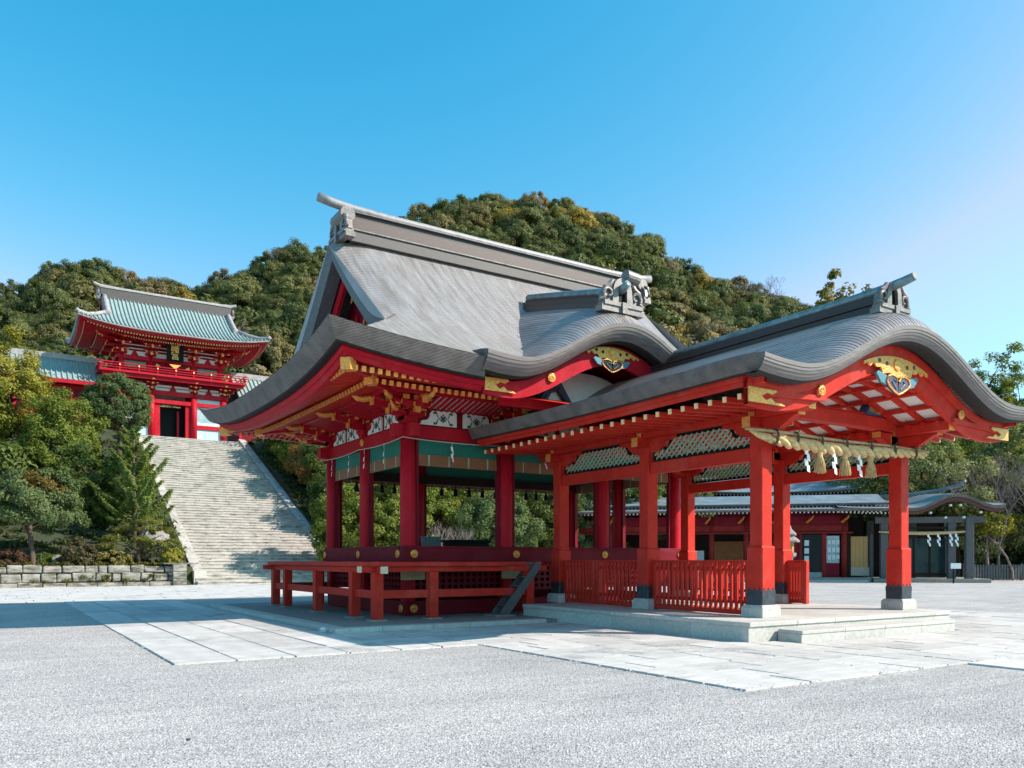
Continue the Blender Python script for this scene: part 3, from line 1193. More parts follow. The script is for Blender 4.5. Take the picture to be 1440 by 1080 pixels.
def rafters(o_out, o_in, z_out, z_in, w, h, lift, name, skip=None, pitch=0.185):
    """rows of square rafters with gilt tips under each eave; o = distance out from the column line"""
    A, B = CXS[0] - o_out, CXS[-1] + o_out
    C_, D = CYS[0] - o_out, CYS[-1] + o_out
    for side in 'SNWE':
        m = MB()
        L0, L1 = (A, B) if side in 'SN' else (C_, D)
        n = int((L1 - L0 - 0.3) / pitch)
        for i in range(n + 1):
            a = L0 + 0.15 + (L1 - L0 - 0.3) * i / n
            if skip and side == 'S' and skip(a):
                continue
            c = abs(a - (L0 + L1) / 2) / ((L1 - L0) / 2)
            dz = lift * c ** 4
            # shorten near the corners so rafters die on the hip rafter
            ein = o_in
            dc = min(a - L0, L1 - a)
            ein = max(o_in, o_out - dc - 0.05) if dc < (o_out - o_in) else o_in
            if side in 'SN':
                s = -1 if side == 'S' else 1
                yb = CYS[0] if side == 'S' else CYS[-1]
                po, pi_ = (a, yb + s * o_out, z_out + dz), (a, yb + s * ein, lerp(z_out, z_in, (o_out - ein) / (o_out - o_in)) + dz)
            else:
                s = -1 if side == 'W' else 1
                xb = CXS[0] if side == 'W' else CXS[-1]
                po, pi_ = (xb + s * o_out, a, z_out + dz), (xb + s * ein, a, lerp(z_out, z_in, (o_out - ein) / (o_out - o_in)) + dz)
            po, pi_ = Vector(po), Vector(pi_)
            m.bar(pi_, po, w, h)
            dd = (po - pi_).normalized()
            m.bar(po - dd * 0.02, po + dd * 0.012, w + .012, h + .012, mi=1)
        m.build(name, [RED, GOLD], roofo, kind='stuff')  # bright red makes up for the dark under the eaves


rafters(2.60, 1.5, 5.52, 5.72, 0.085, 0.105, 0.07, 'rafter', skip=lambda a: 10.9 < a < 16.1)
rafters(1.78, 0.0, 5.50, 5.90, 0.085, 0.105, 0.06, 'rafter', skip=lambda a: 11.6 < a < 15.4)
# hip rafters with gilt corner boxes
for sx in (-1, 1):
    for sy in (-1, 1):
        cx_, cy_ = (CXS[0] if sx < 0 else CXS[-1]), (CYS[0] if sy < 0 else CYS[-1])
        m = MB()
        m.bar((cx_, cy_, 5.86), (cx_ + sx * 2.66, cy_ + sy * 2.66, 5.62), .17, .2)
        m.bar((cx_, cy_, 5.68), (cx_ + sx * 1.80, cy_ + sy * 1.80, 5.56), .17, .2)
        m.build('hip_rafter', CRIM, roofo)
        m = MB()
        m.bar((cx_ + sx * 2.5, cy_ + sy * 2.5, 5.635), (cx_ + sx * 2.73, cy_ + sy * 2.73, 5.615), .23, .26)
        m.build('gilt_corner', GOLD, roofo, bevel=.01)
        m = MB()
        m.bar((cx_ + sx * 1.66, cy_ + sy * 1.66, 5.57), (cx_ + sx * 1.86, cy_ + sy * 1.86, 5.555), .22, .24)
        m.build('gilt_corner', GOLD, roofo, bevel=.01)

# wall band above the head beam, purlins, slanted ribs with white plaster, flowered panels
wb = MB()
for b in ((CXS[0], CXS[-1], CYS[0] - .05, CYS[0] + .05), (CXS[0], CXS[-1], CYS[2] - .05, CYS[2] + .05),
          (CXS[0] - .05, CXS[0] + .05, CYS[0] + .06, CYS[2] - .06), (CXS[-1] - .05, CXS[-1] + .05, CYS[0] + .06, CYS[2] - .06)):
    wb.box(*b, 4.951, 5.95)
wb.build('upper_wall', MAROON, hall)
OP = 0.98
for nm, b in (('S', (CXS[0] - OP - .4, CXS[-1] + OP + .4, CYS[0] - OP - .07, CYS[0] - OP + .07)), ('N', (CXS[0] - OP - .4, CXS[-1] + OP + .4, CYS[2] + OP - .07, CYS[2] + OP + .07)),
              ('W', (CXS[0] - OP - .07, CXS[0] - OP + .07, CYS[0] - OP - .4, CYS[2] + OP + .4)), ('E', (CXS[-1] + OP - .07, CXS[-1] + OP + .07, CYS[0] - OP - .4, CYS[2] + OP + .4))):
    dz = 0.003 if nm in 'WE' else 0
    MB().box(*b, 5.56 + dz, 5.64 + dz).build('purlin', CRIM, hall, bevel=.008)
for side in 'SW':
    pts = CXS if side == 'S' else CYS
    for i in range(len(pts) - 1):
        a0, a1 = pts[i] + .42, pts[i + 1] - .42
        m = MB()

        def W(a, o_, z):
            return (a, CYS[0] - o_, z) if side == 'S' else (CXS[0] - o_, a, z)
        m.add([W(a0, .12, 5.41), W(a1, .12, 5.41), W(a1, OP - .06, 5.61), W(a0, OP - .06, 5.61)], [(0, 1, 2, 3)], 0)
        n = round((a1 - a0) / 0.165)
        for k in range(n + 1):
            a = lerp(a0, a1, k / n)
            m.bar(W(a, .10, 5.38), W(a, OP - .06, 5.58), .07, .05, mi=1)
        m.build('ribbed_ceiling', [WHITE if side == 'S' else CRIM, CRIM], hall, kind='stuff')
        # frog-leg shaped white panels with green flower motifs
        mid = (a0 + a1) / 2
        hw = (a1 - a0) / 2 + 0.12
        for sx in (-1, 1):
            P = [(.10, 0), (hw, 0), (hw - .04, .10), (hw - .2, .13), (hw - .27, .20), (hw - .29, .31), (hw - .36, .38), (.16, .40), (.10, .34)]
            pw = MB()
            pw.prism([(mid + sx * p, 4.985 + b) for p, b in P], lambda a, b: W(a, .10, b), lambda a, b: W(a, .055, b), 0)
            po_ = pw.build('flower_panel', WHITE, hall)
            mo = MB()
            c0 = mid + sx * (.10 + (hw - .36)) / 2 + sx * .05
            for (da, db, r) in ((0, 0, .055), (-.05, .045, .035), (.05, .045, .035), (-.05, -.045, .035), (.05, -.045, .035), (0, .09, .028),
                                (0, -.08, .028), (-.10, 0, .028), (.10, 0, .028)):
                D = [(c0 + da + r * math.cos(i * math.pi / 4 + .2), 5.175 + db + r * (1 if i % 2 == 0 else .62) * math.sin(i * math.pi / 4 + .2)) for i in range(8)]
                mo.prism(D, lambda a, b: W(a, .106, b), lambda a, b: W(a, .10, b), 0)
            for e in (-1, 1):
                for f_ in (-1, 1):
                    pts_ = [(c0 + e * (.15 + .11 * i / 6), 5.175 + f_ * (.02 + .13 * math.sin(i / 6 * 2.2))) for i in range(7)]
                    mo.tube([W(a, .104, b) for a, b in pts_], .014, 5)
                    for (ii, r) in ((3, .035), (5, .042), (6, .03)):
                        a, b = pts_[ii]
                        D = [(a + r * math.cos(i * 1.0472), b + r * .7 * math.sin(i * 1.0472)) for i in range(6)]
                        mo.prism(D, lambda a, b: W(a, .107, b), lambda a, b: W(a, .10, b), 0)
            mo.build('flower_motif', MOTIF, po_)

# bracket clusters over the columns


def bracket():
    m = MB()        # local: outward = -Y, along wall = X, z from the head beam top; mats: red, gold
    m.prism([(-.11, 0), (.11, 0), (.19, .10), (.19, .2), (-.19, .2), (-.19, .10)], lambda a, b: (a, -.19, b), lambda a, b: (a, .15, b), 0)

    def arm(y, z, L, w=.1):
        P = [(-L, .17), (-L, .07), (-L * .8, .015), (-L * .5, 0), (L * .5, 0), (L * .8, .015), (L, .07), (L, .17)]
        m.prism([(a, z + b) for a, b in P], lambda a, b: (a, y - w / 2, b), lambda a, b: (a, y + w / 2, b), 0)
        for sx in (-1, 0, 1):
            cx_ = sx * (L - .09)
            m.prism([(cx_ - .07, z + .172), (cx_ + .07, z + .172), (cx_ + .1, z + .23), (cx_ + .1, z + .29), (cx_ - .1, z + .29), (cx_ - .1, z + .23)],
                    lambda a, b: (a, y - .1, b), lambda a, b: (a, y + .1, b), 0)
            m.box(cx_ - .095, cx_ + .095, y - .125, y - .101, z + .18, z + .288, 1)
        for sx in (-1, 1):
            m.box(sx * L - .005 * sx, sx * (L + .02), y - w / 2 - .005, y + w / 2 + .005, z + .06, z + .165, 1)

    def out(z, y1, tilt=0.0):
        P = [(.1, z), (y1 * .55, z), (y1 * .8, z + .02), (y1, z + .07), (y1, z + .17), (.1, z + .17)]
        m.prism(P, lambda a, b: (-.05, -a, b), lambda a, b: (.05, -a, b), 0)
        m.box(-.075, .075, -y1 - .03, -y1 + .02, z + .04, z + .19, 1)
        m.prism([(-.07, z + .172), (.07, z + .172), (.1, z + .23), (.1, z + .29), (-.1, z + .29), (-.1, z + .23)],
                lambda a, b: (a, -y1 + .02, b), lambda a, b: (a, -y1 + .22, b), 0)
        m.box(-.105, .105, -y1 - .005, -y1 + .019, z + .18, z + .295, 1)
    arm(-.02, .20, .46)
    out(.20, .56)
    arm(-.46, .37, .40)
    out(.37, .98)
    # two gilt tail-rafters (odaruki) curving down from the eave
    for z0 in (.50,):
        pts = [(0, -.2, z0 + .30), (0, -.8, z0 + .16), (0, -1.2, z0 + .02), (0, -1.42, z0 + .06)]
        m.tube(pts, [.06, .06, .055, .03], 6, 0)
        m.tube([(0, -1.02, z0 + .08), (0, -1.2, z0 + .03), (0, -1.36, z0 + .03), (0, -1.55, z0 + .14)], [.075, .08, .07, .025], 7, 1)
    return m


places = []
for x in CXS:
    places += [(x, CYS[0], 4.952, 0.0), (x, CYS[2], 4.952, math.pi)]
for y in CYS:
    places += [(CXS[0], y, 4.9525, -math.pi / 2), (CXS[-1], y, 4.9525, math.pi / 2)]
series(bracket(), 'bracket', [CRIM, GOLD], hall, places)
q = MB()
q.tube([(0, 0, .34), (0, -.7, .42), (0, -1.3, .38), (0, -1.62, .45)], [.06, .06, .05, .03], 6, 0)
q.tube([(0, -1.25, .385), (0, -1.5, .40), (0, -1.72, .52)], [.068, .055, .02], 6, 1)
q.tube([(0, 0, .16), (0, -.5, .20), (0, -.9, .16), (0, -1.15, .24)], [.06, .06, .05, .03], 6, 0)
q.tube([(0, -.85, .165), (0, -1.05, .18), (0, -1.25, .30)], [.068, .055, .02], 6, 1)
series(q, 'corner_tail_beam', [CRIM, GOLD], hall, [(CXS[0], CYS[0], 5.05, -math.pi / 4), (CXS[-1], CYS[0], 5.05, math.pi / 4),
                                                  (CXS[0], CYS[2], 5.05, -3 * math.pi / 4), (CXS[-1], CYS[2], 5.05, 3 * math.pi / 4)])
MB().box(CXS[0] + .06, CXS[-1] - .06, CYS[0] + .06, CYS[2] - .06, 4.90, 4.96).build('ceiling', DARKW, hall)
# inner dark hanging beams seen through the bays
for y in (CYS[2] - .3,):
    MB().box(CXS[0] + .2, CXS[-1] - .2, y - .05, y + .05, 4.0, 4.25).build('inner_beam', DARKW, hall)

# ---------------- main ridge and gables
rg = MB()
rx0, rx1 = 8.25, 18.95
rg.box(rx0, rx1, YC - .34, YC + .34, 10.30, 10.60, 2)
rg.box(rx0, rx1, YC - .38, YC + .38, 10.60, 10.645, 3)
rg.box(rx0, rx1, YC - .24, YC + .24, 10.645, 10.68, 1)
rg.box(rx0, rx1, YC - .27, YC + .27, 10.68, 10.98, 0)
rg.box(rx0, rx1, YC - .12, YC + .12, 10.98, 11.17, 1)
rg.box(rx0, rx1, YC - .20, YC + .20, 11.17, 11.20, 3)
ridge = rg.build('ridge', [RIDGEB, RIDGED, mat('grey_brown_ridge_board', (0.085, 0.07, 0.068), 0.5, 0.35, 6, 0.15, stretch=(0.4, 0.4, 6)), ORN], roofo, bevel=.012)
tb = MB()
tb.tube([(7.55, YC, 11.44), (7.9, YC, 11.38), (8.4, YC, 11.33), (9.6, YC, 11.29), (13.6, YC, 11.28), (17.6, YC, 11.29), (18.8, YC, 11.33), (19.3, YC, 11.38), (19.65, YC, 11.44)],
        .125, 14)
tb.build('ridge_tube', mat('grey_ridge_tube', (0.27, 0.255, 0.26), 0.45, 0.3, 5, 0.15), roofo, smooth=True)
for sx, xx in ((-1, 8.2), (1, 19.0)):
    m = MB()
    ornament(m, (xx, YC, 10.30), 1.06, -math.pi / 2 if sx < 0 else math.pi / 2, roll=False)
    m.tube([(xx - .05 * sx, YC - .42, 11.0), (xx - .05 * sx, YC + .42, 11.0)], .21, 16)
    m.build('ridge_ornament', [ORN, BLACK], roofo)
for sx in (-1, 1):
    ge = GX0 if sx < 0 else GX1
    # thick rake edge of the gable
    m = MB()
    P = [[], [], [], []]
    Q = [[], []]
    for i in range(49):
        yy = lerp(YC - 4.05, YC + 4.05, i / 48)
        zz = zmain(ge + (1e-4 if sx < 0 else -1e-4), yy)
        P[0].append((ge, yy, zz))
        P[1].append((ge - sx * .03, yy, zz - .1))
        P[2].append((ge - sx * .10, yy, zz - .42))
        P[3].append((ge - sx * .45, yy, zz - .44))
    m.grid(P, 0, flip=(sx > 0))
    m.build('rake_edge', mat('blue_grey_rake_edge', (0.12, 0.125, 0.135), 0.55, 0.35, 2.5, 0.2, stretch=(8, 1, 8)), roofo)
    bb = MB()
    for s2 in (-1, 1):
        top = [(lerp(0.0, 4.0, i / 16)) for i in range(17)]
        pts = []
        for tt in top:
            yy = YC + s2 * tt
            pts.append((yy, zmain(ge + (1e-4 if sx < 0 else -1e-4), yy) - .46))
        poly = pts + [(y_, z_ - .42) for y_, z_ in reversed(pts)]
        bb.prism(poly, lambda a, b: (ge - sx * .50, a, b), lambda a, b: (ge - sx * .60, a, b), 0)
    bb.build('gable_board', CRIM, roofo)
    gw = MB()
    gw.prism([(YC - 3.6, 6.8), (YC + 3.6, 6.8), (YC + 1.6, 8.4), (YC, 10.0), (YC - 1.6, 8.4)], lambda a, b: (ge - sx * 1.05, a, b), lambda a, b: (ge - sx * 1.15, a, b), 0)
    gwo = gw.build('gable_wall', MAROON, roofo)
    gs = MB()
    for yy in (-1.2, -.4, .4, 1.2):
        gs.box(ge - sx * 1.04, ge - sx * .96, YC + yy - .06, YC + yy + .06, 6.9, 8.6 - abs(yy) * .3)
    gs.box(ge - sx * 1.035, ge - sx * .95, YC - 2.4, YC + 2.4, 7.5, 7.68)
    gs.build('gable_strut', CRIM, roofo)
    gg = MB()
    for (cy_, cz_, s_) in ((0, 8.75, 1.0), (-.75, 7.9, .7), (.75, 7.9, .7), (0, 7.75, .6)):
        for k in range(7):
            a = math.pi * (.1 + .8 * k / 6)
            pts = [(ge - sx * .80, YC + cy_ + s_ * .1 * math.cos(a) * j, cz_ + s_ * (.42 - .12 * j * (1 - .75 * math.sin(a)))) for j in range(5)]
            gg.tube(pts, [.05 * s_, .06 * s_, .05 * s_, .04 * s_, .015], 5)
    gg.build('gable_carving', GOLD, roofo)

# ---------------- curved front gable (karahafu) of the hall


def kara_roof(zf, cx, half, y0, y1, rows, top, parent, pitch, edge_mat, thick, inset, name='curved_roof', lip=.014):
    """stepped shingle vault running back from its front edge, with its layered front edge"""
    m = MB()
    for sx in (-1, 1):
        cs = courses(lambda a: (cx + sx * a, zf(cx + sx * a, y0)), half, 0.0, pitch, lip)
        P = []
        for Y in rows:
            P.append([(cx + sx * a, Y, zf(cx + sx * a, Y) + l_) for a, l_ in cs])
        m.grid(P, 0, flip=(sx > 0))
    o = m.build(name, top, parent)
    n = 90
    lay = []
    NL = 5
    for q_ in range(NL):
        a_, b_ = q_ / NL, (q_ + 1) / NL
        lay += [(inset * a_ * a_ - .004 + (.012 if q_ else 0), thick * (a_ + .02) if q_ else -.02), (inset * b_ * b_ - .004, thick * b_)]
    P = [[] for _ in lay]
    for i in range(n + 1):
        x = lerp(cx - half, cx + half, i / n)
        z = zf(x, y0)
        for r_, (iy, dz_) in enumerate(lay):
            P[r_].append((x, y0 + iy, z - dz_))
    e = MB()
    e.grid(P, 0)
    e.build('front_edge', edge_mat, o, smooth=False)
    P = [[], [], []]
    for i in range(n + 1):
        x = lerp(cx - half, cx + half, i / n)
        z = zf(x, y0)
        P[0].append((x, y0 + inset, z - thick))
        P[1].append((x, y0 + inset + .06, z - thick - .03))
        P[2].append((x, y0 + inset + .3, z - thick - .02))
    e = MB()
    e.grid(P, 0)
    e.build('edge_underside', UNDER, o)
    return o


def kedge(name, col, scale):
    """edge layers that follow the curved gable: bands by height are replaced by grain along the curve"""
    return layered(name, col, 0.55, scale, 0.6, 0.0, 0.35, 0.5, 'Y', 3.0)


KEDGE = mat('layered_curved_edge', (0.185, 0.152, 0.148), 0.5, 0.3, 3.0, 0.25, 40, stretch=(.6, 6, 6))
krows = [15.45, 15.52, 15.62, 15.75, 15.95, 16.2, 16.6, 17.2, 18.0, 19.0, 20.2]
ko = kara_roof(zkara, KC, KH, KY, 20, krows, ROOF, hall, 0.10, KEDGE, .38, .26, lip=.011)
for sx in (-1, 1):
    x = KC + sx * KH
    m = MB()
    P = [(KY, zkara(x, KY) + .02), (KY + .26, zkara(x, KY) - .42), (17.2, zkara(x, 16.2) - .5), (17.2, zkara(x, 17.2) + .02), (16.2, zkara(x, 16.2) + .02), (15.75, zkara(x, 15.75) + .02)]
    m.prism(P, lambda a, b: (x, a, b), lambda a, b: (x - sx * .06, a, b))
    m.build('side_edge', EDGE, ko)


def barge(zf, cx, half, yA, yB, drop, hgt, belly, mats, name, parent, n=72):
    m = MB()
    top, bot = [], []
    for i in range(n + 1):
        s = -1 + 2 * i / n
        x = cx + half * s
        top.append((x, zf(x, yA) * 1.0 - drop))
        k = kprof(s)
        bot.append((x, zf(x, yA) - drop - hgt - belly * (1 - abs(2 * abs(s) - 1)) * .4 - .10 * k))
    vs, fs = [], []
    for (x, z), (x2, z2) in zip(top, bot):
        vs += [(x, yA, z), (x, yA, z2), (x, yB, z), (x, yB, z2), (x, yA - .03, z), (x, yA - .03, z - hgt * .28)]
    for i in range(n):
        a, b = i * 6, (i + 1) * 6
        fs += [(a, a + 1, b + 1, b), (a + 2, b + 2, b + 3, a + 3), (a + 1, a + 3, b + 3, b + 1), (a, b, b + 2, a + 2),
               (a + 4, a + 5, b + 5, b + 4), (a + 5, a + 1, b + 1, b + 5)]
    m.add(vs, fs, 0)
    return m.build(name, mats, parent)


zk2 = lambda X, Y: zkara(X, KY)
bo = barge(zk2, KC, KH - .25, KY + .66, KY + .76, .42, .38, .12, CRIM, 'barge_board', ko)
m = MB()
gegyo(m, KC - .18, KY + .62, 6.82, .9)
for i in range(len(m.v)):
    pass
m.build('gilt_pendant', [GOLD, BLUE, BLACK], bo)
for sx in (-1, 1):
    m = MB()
    gilt_tip(m, KC + sx * (KH - .27), KY + .62, 5.42, 5.72, .85, -sx)
    m.build('gilt_tip', GOLD, bo)
    m = crest(MB(), .115, (0, -1, 0))
    m.v = [(a + KC + sx * 2.05, b + KY + .62, c + 5.93) for a, b, c in m.v]
    m.build('gilt_boss', GOLD, bo, smooth=True)
# vault lining, back wall of the little gable with its white arch
m = MB()
P = []
for Y in (KY + .77, 16.6, 18.9):
    P.append([(KC + (KH - .3) * (-1 + 2 * i / 40), Y, 6.12 + 1.27 * kprof(-1 + 2 * i / 40) - .52) for i in range(41)])
m.grid(P)
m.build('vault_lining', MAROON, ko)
m = MB()
m.box(KC - 2.2, KC + 2.2, 18.55, 18.62, 5.45, 7.0)
m.build('inner_wall', MAROON, ko)
m = MB()
A = [(KC + 1.6 * math.cos(math.pi * i / 20), 5.55 + .95 * math.sin(math.pi * i / 20)) for i in range(21)]
m.prism(A, lambda a, b: (a, 17.30, b), lambda a, b: (a, 17.36, b))
m.build('white_arch_panel', WHITE, ko)
m = MB()
m.tube([(KC - 1.55, 17.2, 5.55), (KC - 1.35, 17.2, 5.95), (KC - 1.0, 17.2, 6.02), (KC - .75, 17.2, 5.7), (KC - .55, 17.2, 5.5)], [.12, .15, .13, .1, .06], 8)
m.build('carved_strut', mat('dark_blue_carving', (.03, .06, .10), .5, .4, 10, .2), ko)
MB().bar((KC - 3.0, 16.9, 5.42), (KC + 3.0, 16.9, 5.42), .2, .26).build('rainbow_beam', CRIM, ko, bevel=.02)
# ridge of the karahafu
m = MB()
for (za, zb, w, mi) in ((-.05, .10, .30, 2), (.10, .26, .22, 0), (.26, .33, .15, 1)):
    ys_ = [15.98, 16.6, 17.4, 18.4, 19.4, 20.05]
    P = []
    for yy in ys_:
        zc = zkara(KC, yy)
        P.append([(KC - w, yy, zc + za), (KC - w, yy, zc + zb), (KC + w, yy, zc + zb), (KC + w, yy, zc + za)])
    m.grid(P, mi)
m.build('small_ridge', [RIDGEB, RIDGED, MATS['grey_brown_ridge_board']], ko)
m = MB()
m.tube([(KC, 15.62, zkara(KC, 15.9) + .68), (KC, 15.85, zkara(KC, 16) + .52), (KC, 16.3, zkara(KC, 16.3) + .45), (KC, 17, zkara(KC, 17) + .42), (KC, 18.5, zkara(KC, 18.5) + .42), (KC, 20.1, zkara(KC, 20.1) + .42)],
       [.10, .11, .11, .11, .11, .11], 12)
m.build('ridge_tube', RIDGEC, ko, smooth=True)
m = MB()
ornament(m, (KC, 15.90, zkara(KC, 15.95) - .06), 1.12, 0, roll=False)
m.tube([(KC + .10, 15.85, zkara(KC, 15.95) + .92), (KC + .50, 15.85, zkara(KC, 15.95) + .88)], .17, 14)
m.build('ridge_ornament', [ORN, BLACK], ko)

# ---------------- rope with paper streamers round the hall
rp = thing('streamer_cord', 'thin pale cord with white zigzag paper streamers strung below the head beam of the hall', 'cord', (CXS[0] - .2, CYS[0] - .2, 4.6))
pts = []
for (a, b) in (((CXS[0] - .24, CYS[2] + .2), (CXS[0] - .24, CYS[1])), ((CXS[0] - .24, CYS[1]), (CXS[0] - .24, CYS[0] - .22)), ((CXS[0] - .24, CYS[0] - .22), (CXS[1], CYS[0] - .24)),
               ((CXS[1], CYS[0] - .24), (CXS[2], CYS[0] - .24)), ((CXS[2], CYS[0] - .24), (CXS[3] + .2, CYS[0] - .24))):
    for i in range(11):
        t = i / 10
        pts.append((lerp(a[0], b[0], t), lerp(a[1], b[1], t), 4.60 - .05 * 4 * t * (1 - t)))
MB().tube(pts, .014, 6).build('cord', mat('pale_pink_cord', (.62, .42, .40), .8, .2, 20, 0), rp)


def shide(m, c, s, ang):
    """zigzag folded paper"""
    ca_, sa_ = math.cos(ang), math.sin(ang)
    x = 0.0
    z = 0.0
    for k in range(4):
        w, h = .085 * s, .16 * s
        dx = (.045 if k % 2 else -.02) * s
        vs = []
        for (a, b, dd) in ((dx - w / 2, z, 0), (dx + w / 2, z - .03 * s, .012), (dx + w / 2 + .02 * s, z - h - .03 * s, .02), (dx - w / 2 + .02 * s, z - h, 0.004)):
            vs.append((c[0] + a * ca_ - dd * sa_ * (1 if k % 2 else -1), c[1] + a * sa_ + dd * ca_ * (1 if k % 2 else -1), c[2] + b))
        vs2 = [(v[0] - .002 * sa_, v[1] + .002 * ca_, v[2]) for v in vs]
        m.add(vs + vs2, [(0, 1, 2, 3), (7, 6, 5, 4), (0, 4, 5, 1), (1, 5, 6, 2), (2, 6, 7, 3), (3, 7, 4, 0)])
        z -= h * .82


for (x, y, a) in ((CXS[0] - .24, CYS[2] - .55, 1.2), (CXS[0] - .24, CYS[1] + .75, 1.2), (CXS[0] - .24, CYS[1] - .4, 1.3), (CXS[0] - .24, CYS[0] + .95, 1.2),
                  (CXS[0] + 1.15, CYS[0] - .24, .2), (CXS[1] + 1.2, CYS[0] - .24, .1), (CXS[2] + 1.2, CYS[0] - .24, .1)):
    m = MB()
    m.tube([(x, y, 4.58), (x, y, 4.45)], .005, 4)
    shide(m, (x, y, 4.46), .72, a)
    m.build('paper_streamer', PAPER, rp)

# ---------------- rolled reed blinds under the head beams


def blind(label, a, b, y=None, x=None, dark=False):
    ax = 'x' if y is not None else 'y'
    f = y if y is not None else x
    c = ((a + b) / 2, f, 4.6) if ax == 'x' else (f, (a + b) / 2, 4.6)
    t = thing('reed_blind', label, 'blind', c, group='rolled reed blinds of the open hall')

    def B(a0, a1, d0, d1, z0, z1):
        m = MB()
        if ax == 'x':
            m.box(a0, a1, f + d0, f + d1, z0, z1)
        else:
            m.box(f + d0, f + d1, a0, a1, z0, z1)
        return m
    B(a, b, -.02, .02, 4.22, 4.617).build('brocade_border', TEAL, t)
    B(a, b, -.035, .005, 3.93, 4.222).build('reed_panel', BAMB, t)
    n = max(3, round((b - a) / .62))
    for i in range(n):
        p = lerp(a, b, (i + .5) / n)
        B(p - .02, p + .02, -.042, -.036, 3.935, 4.22).build('cord_strip', GREEN, t)
    return t


bs = ['left side of the hall, nearer the front corner', 'left side of the hall, nearer the stairs', 'front of the hall, beside the near corner column',
      'front of the hall, middle bay behind the porch', 'front of the hall, last bay beyond the porch']
for i in range(2):
    blind('green topped reed blind, ' + bs[i], CYS[i] + .29, CYS[i + 1] - .29, x=CXS[0])
for i in range(3):
    blind('green topped reed blind, ' + bs[2 + i], CXS[i] + .29, CXS[i + 1] - .29, y=CYS[0])
for i in range(3):
    blind('reed blind seen from inside across the hall, ' + ('left-hand', 'middle', 'right-hand')[i] + ' bay of the back side', CXS[i] + .29, CXS[i + 1] - .29, y=CYS[2])
for i in range(2):
    blind('reed blind seen from inside on the far side of the hall, ' + ('front', 'rear')[i] + ' bay', CYS[i] + .29, CYS[i + 1] - .29, x=CXS[-1])
# tassels of the rear blinds
k = 0
for i in range(3):
    n = 5
    for j in range(n):
        p = lerp(CXS[i] + .4, CXS[i + 1] - .4, (j + .5) / n)
        m = MB()
        m.tube([(p, CYS[2] - .4, 3.97), (p, CYS[2] - .4, 3.86), (p, CYS[2] - .4, 3.8), (p, CYS[2] - .4, 3.62)], [.012, .03, .06, .075], 8)
        o = m.build('hanging_tassel', BLACK, None, loc=(p, CYS[2] - .4, 3.9))
        tag(o, 'dark tassel hanging in a row along the back of the hall', 'tassel', 'tassels along the back of the hall')
# furniture on the hall floor
t = thing('low_table', 'black low table standing on the hall floor beside the grey screen', 'table', (13.2, 23.4, 1.8))
MB().box(12.45, 13.95, 23.0, 23.7, 2.08, 2.16).build('table_top', BLACK, t, bevel=.01)
MB().box(12.5, 13.9, 23.05, 23.65, 1.8, 2.08).build('table_body', BLACK, t)
t = thing('folding_screen', 'small blue grey screen of upright boards on the hall floor', 'screen', (11.9, 23.3, 1.8))
for i in range(5):
    MB().box(11.55 + i * .14, 11.68 + i * .14, 23.28, 23.32, 1.8, 2.22).build('board', mat('blue_grey_board', (.16, .22, .26), .6, .2, 6, .1), t)
MB().box(11.53, 12.26, 23.26, 23.34, 2.221, 2.25).build('top_rail', MATS['blue_grey_board'], t)

# ================================================================== STONE PLATFORM AND STEP
PX0, PX1, PY0, PY1, PH = 11.48, 18.05, 9.97, 17.38, 0.374
pf = thing('stone_platform', 'pale granite platform carrying the pillars of the red porch', 'platform', (14.8, 13.5, 0))
MB().box(PX0 + .25, PX1 - .25, PY0 + .25, PY1 - .02, 0, PH - .012).build('core', GRANITED, pf)


def edge_blocks(parent, x0, x1, y0, y1, h, cap, west=True, south=True, east=True, ln=1.2):
    def seq(a0, a1):
        out, a = [], a0
        while a < a1 - 1e-6:
            e = a + ln * rnd.uniform(.75, 1.2)
            if a1 - e < .5:
                e = a1
            out.append((a, e))
            a = e
        return out
    if south:
        for a, e in seq(x0, x1):
            MB().box(a + .002, e - .002, y0 + .03, y0 + .25, 0, h - cap).build('face_block', GRANITE, parent, bevel=.006)
            MB().box(a + .002, e - .002, y0, y0 + .42, h - cap, h).build('cap_stone', GRANITE, parent, bevel=.012)
    if west:
        for a, e in seq(y0 + .42, y1):
            MB().box(x0 + .03, x0 + .25, a - (.385 if a < y0 + .43 else -.002), e - .002, 0, h - cap).build('face_block', GRANITE, parent, bevel=.006)
            MB().box(x0, x0 + .42, a + .002, e - .002, h - cap, h).build('cap_stone', GRANITE, parent, bevel=.012)
    if east:
        for a, e in seq(y0 + .42, y1):
            MB().box(x1 - .25, x1 - .012, a + .002, e - .002, 0, h - cap).build('face_block', GRANITE, parent, bevel=.006)
            MB().box(x1 - .42, x1, a + .002, e - .002, h - cap, h).build('cap_stone', GRANITE, parent, bevel=.012)


edge_blocks(pf, PX0, PX1, PY0, PY1, PH, .085)
xx = PX0 + .42
nx_, ny_ = 6, 8
for i in range(nx_):
    for j in range(ny_):
        a0, a1 = lerp(PX0 + .42, PX1 - .42, i / nx_), lerp(PX0 + .42, PX1 - .42, (i + 1) / nx_)
        b0, b1 = lerp(PY0 + .42, PY1 - .05, j / ny_), lerp(PY0 + .42, PY1 - .05, (j + 1) / ny_)
        MB().box(a0 + .004, a1 - .004, b0 + .004, b1 - .004, PH - .08, PH - .001).build('floor_slab', GRANITE, pf)
st = thing('stone_step', 'long low granite step in front of the porch platform', 'step', (14.7, 9.7, 0))
for i in range(4):
    a0, a1 = lerp(12.23, 17.25, i / 4), lerp(12.23, 17.25, (i + 1) / 4)
    MB().box(a0 + .002, a1 - .002, 9.445, 9.965, 0, .165).build('step_block', GRANITE, st, bevel=.006)
    MB().box(a0 + .002, a1 - .002, 9.43, 9.967, .165, .232).build('cap_stone', GRANITE, st, bevel=.014)

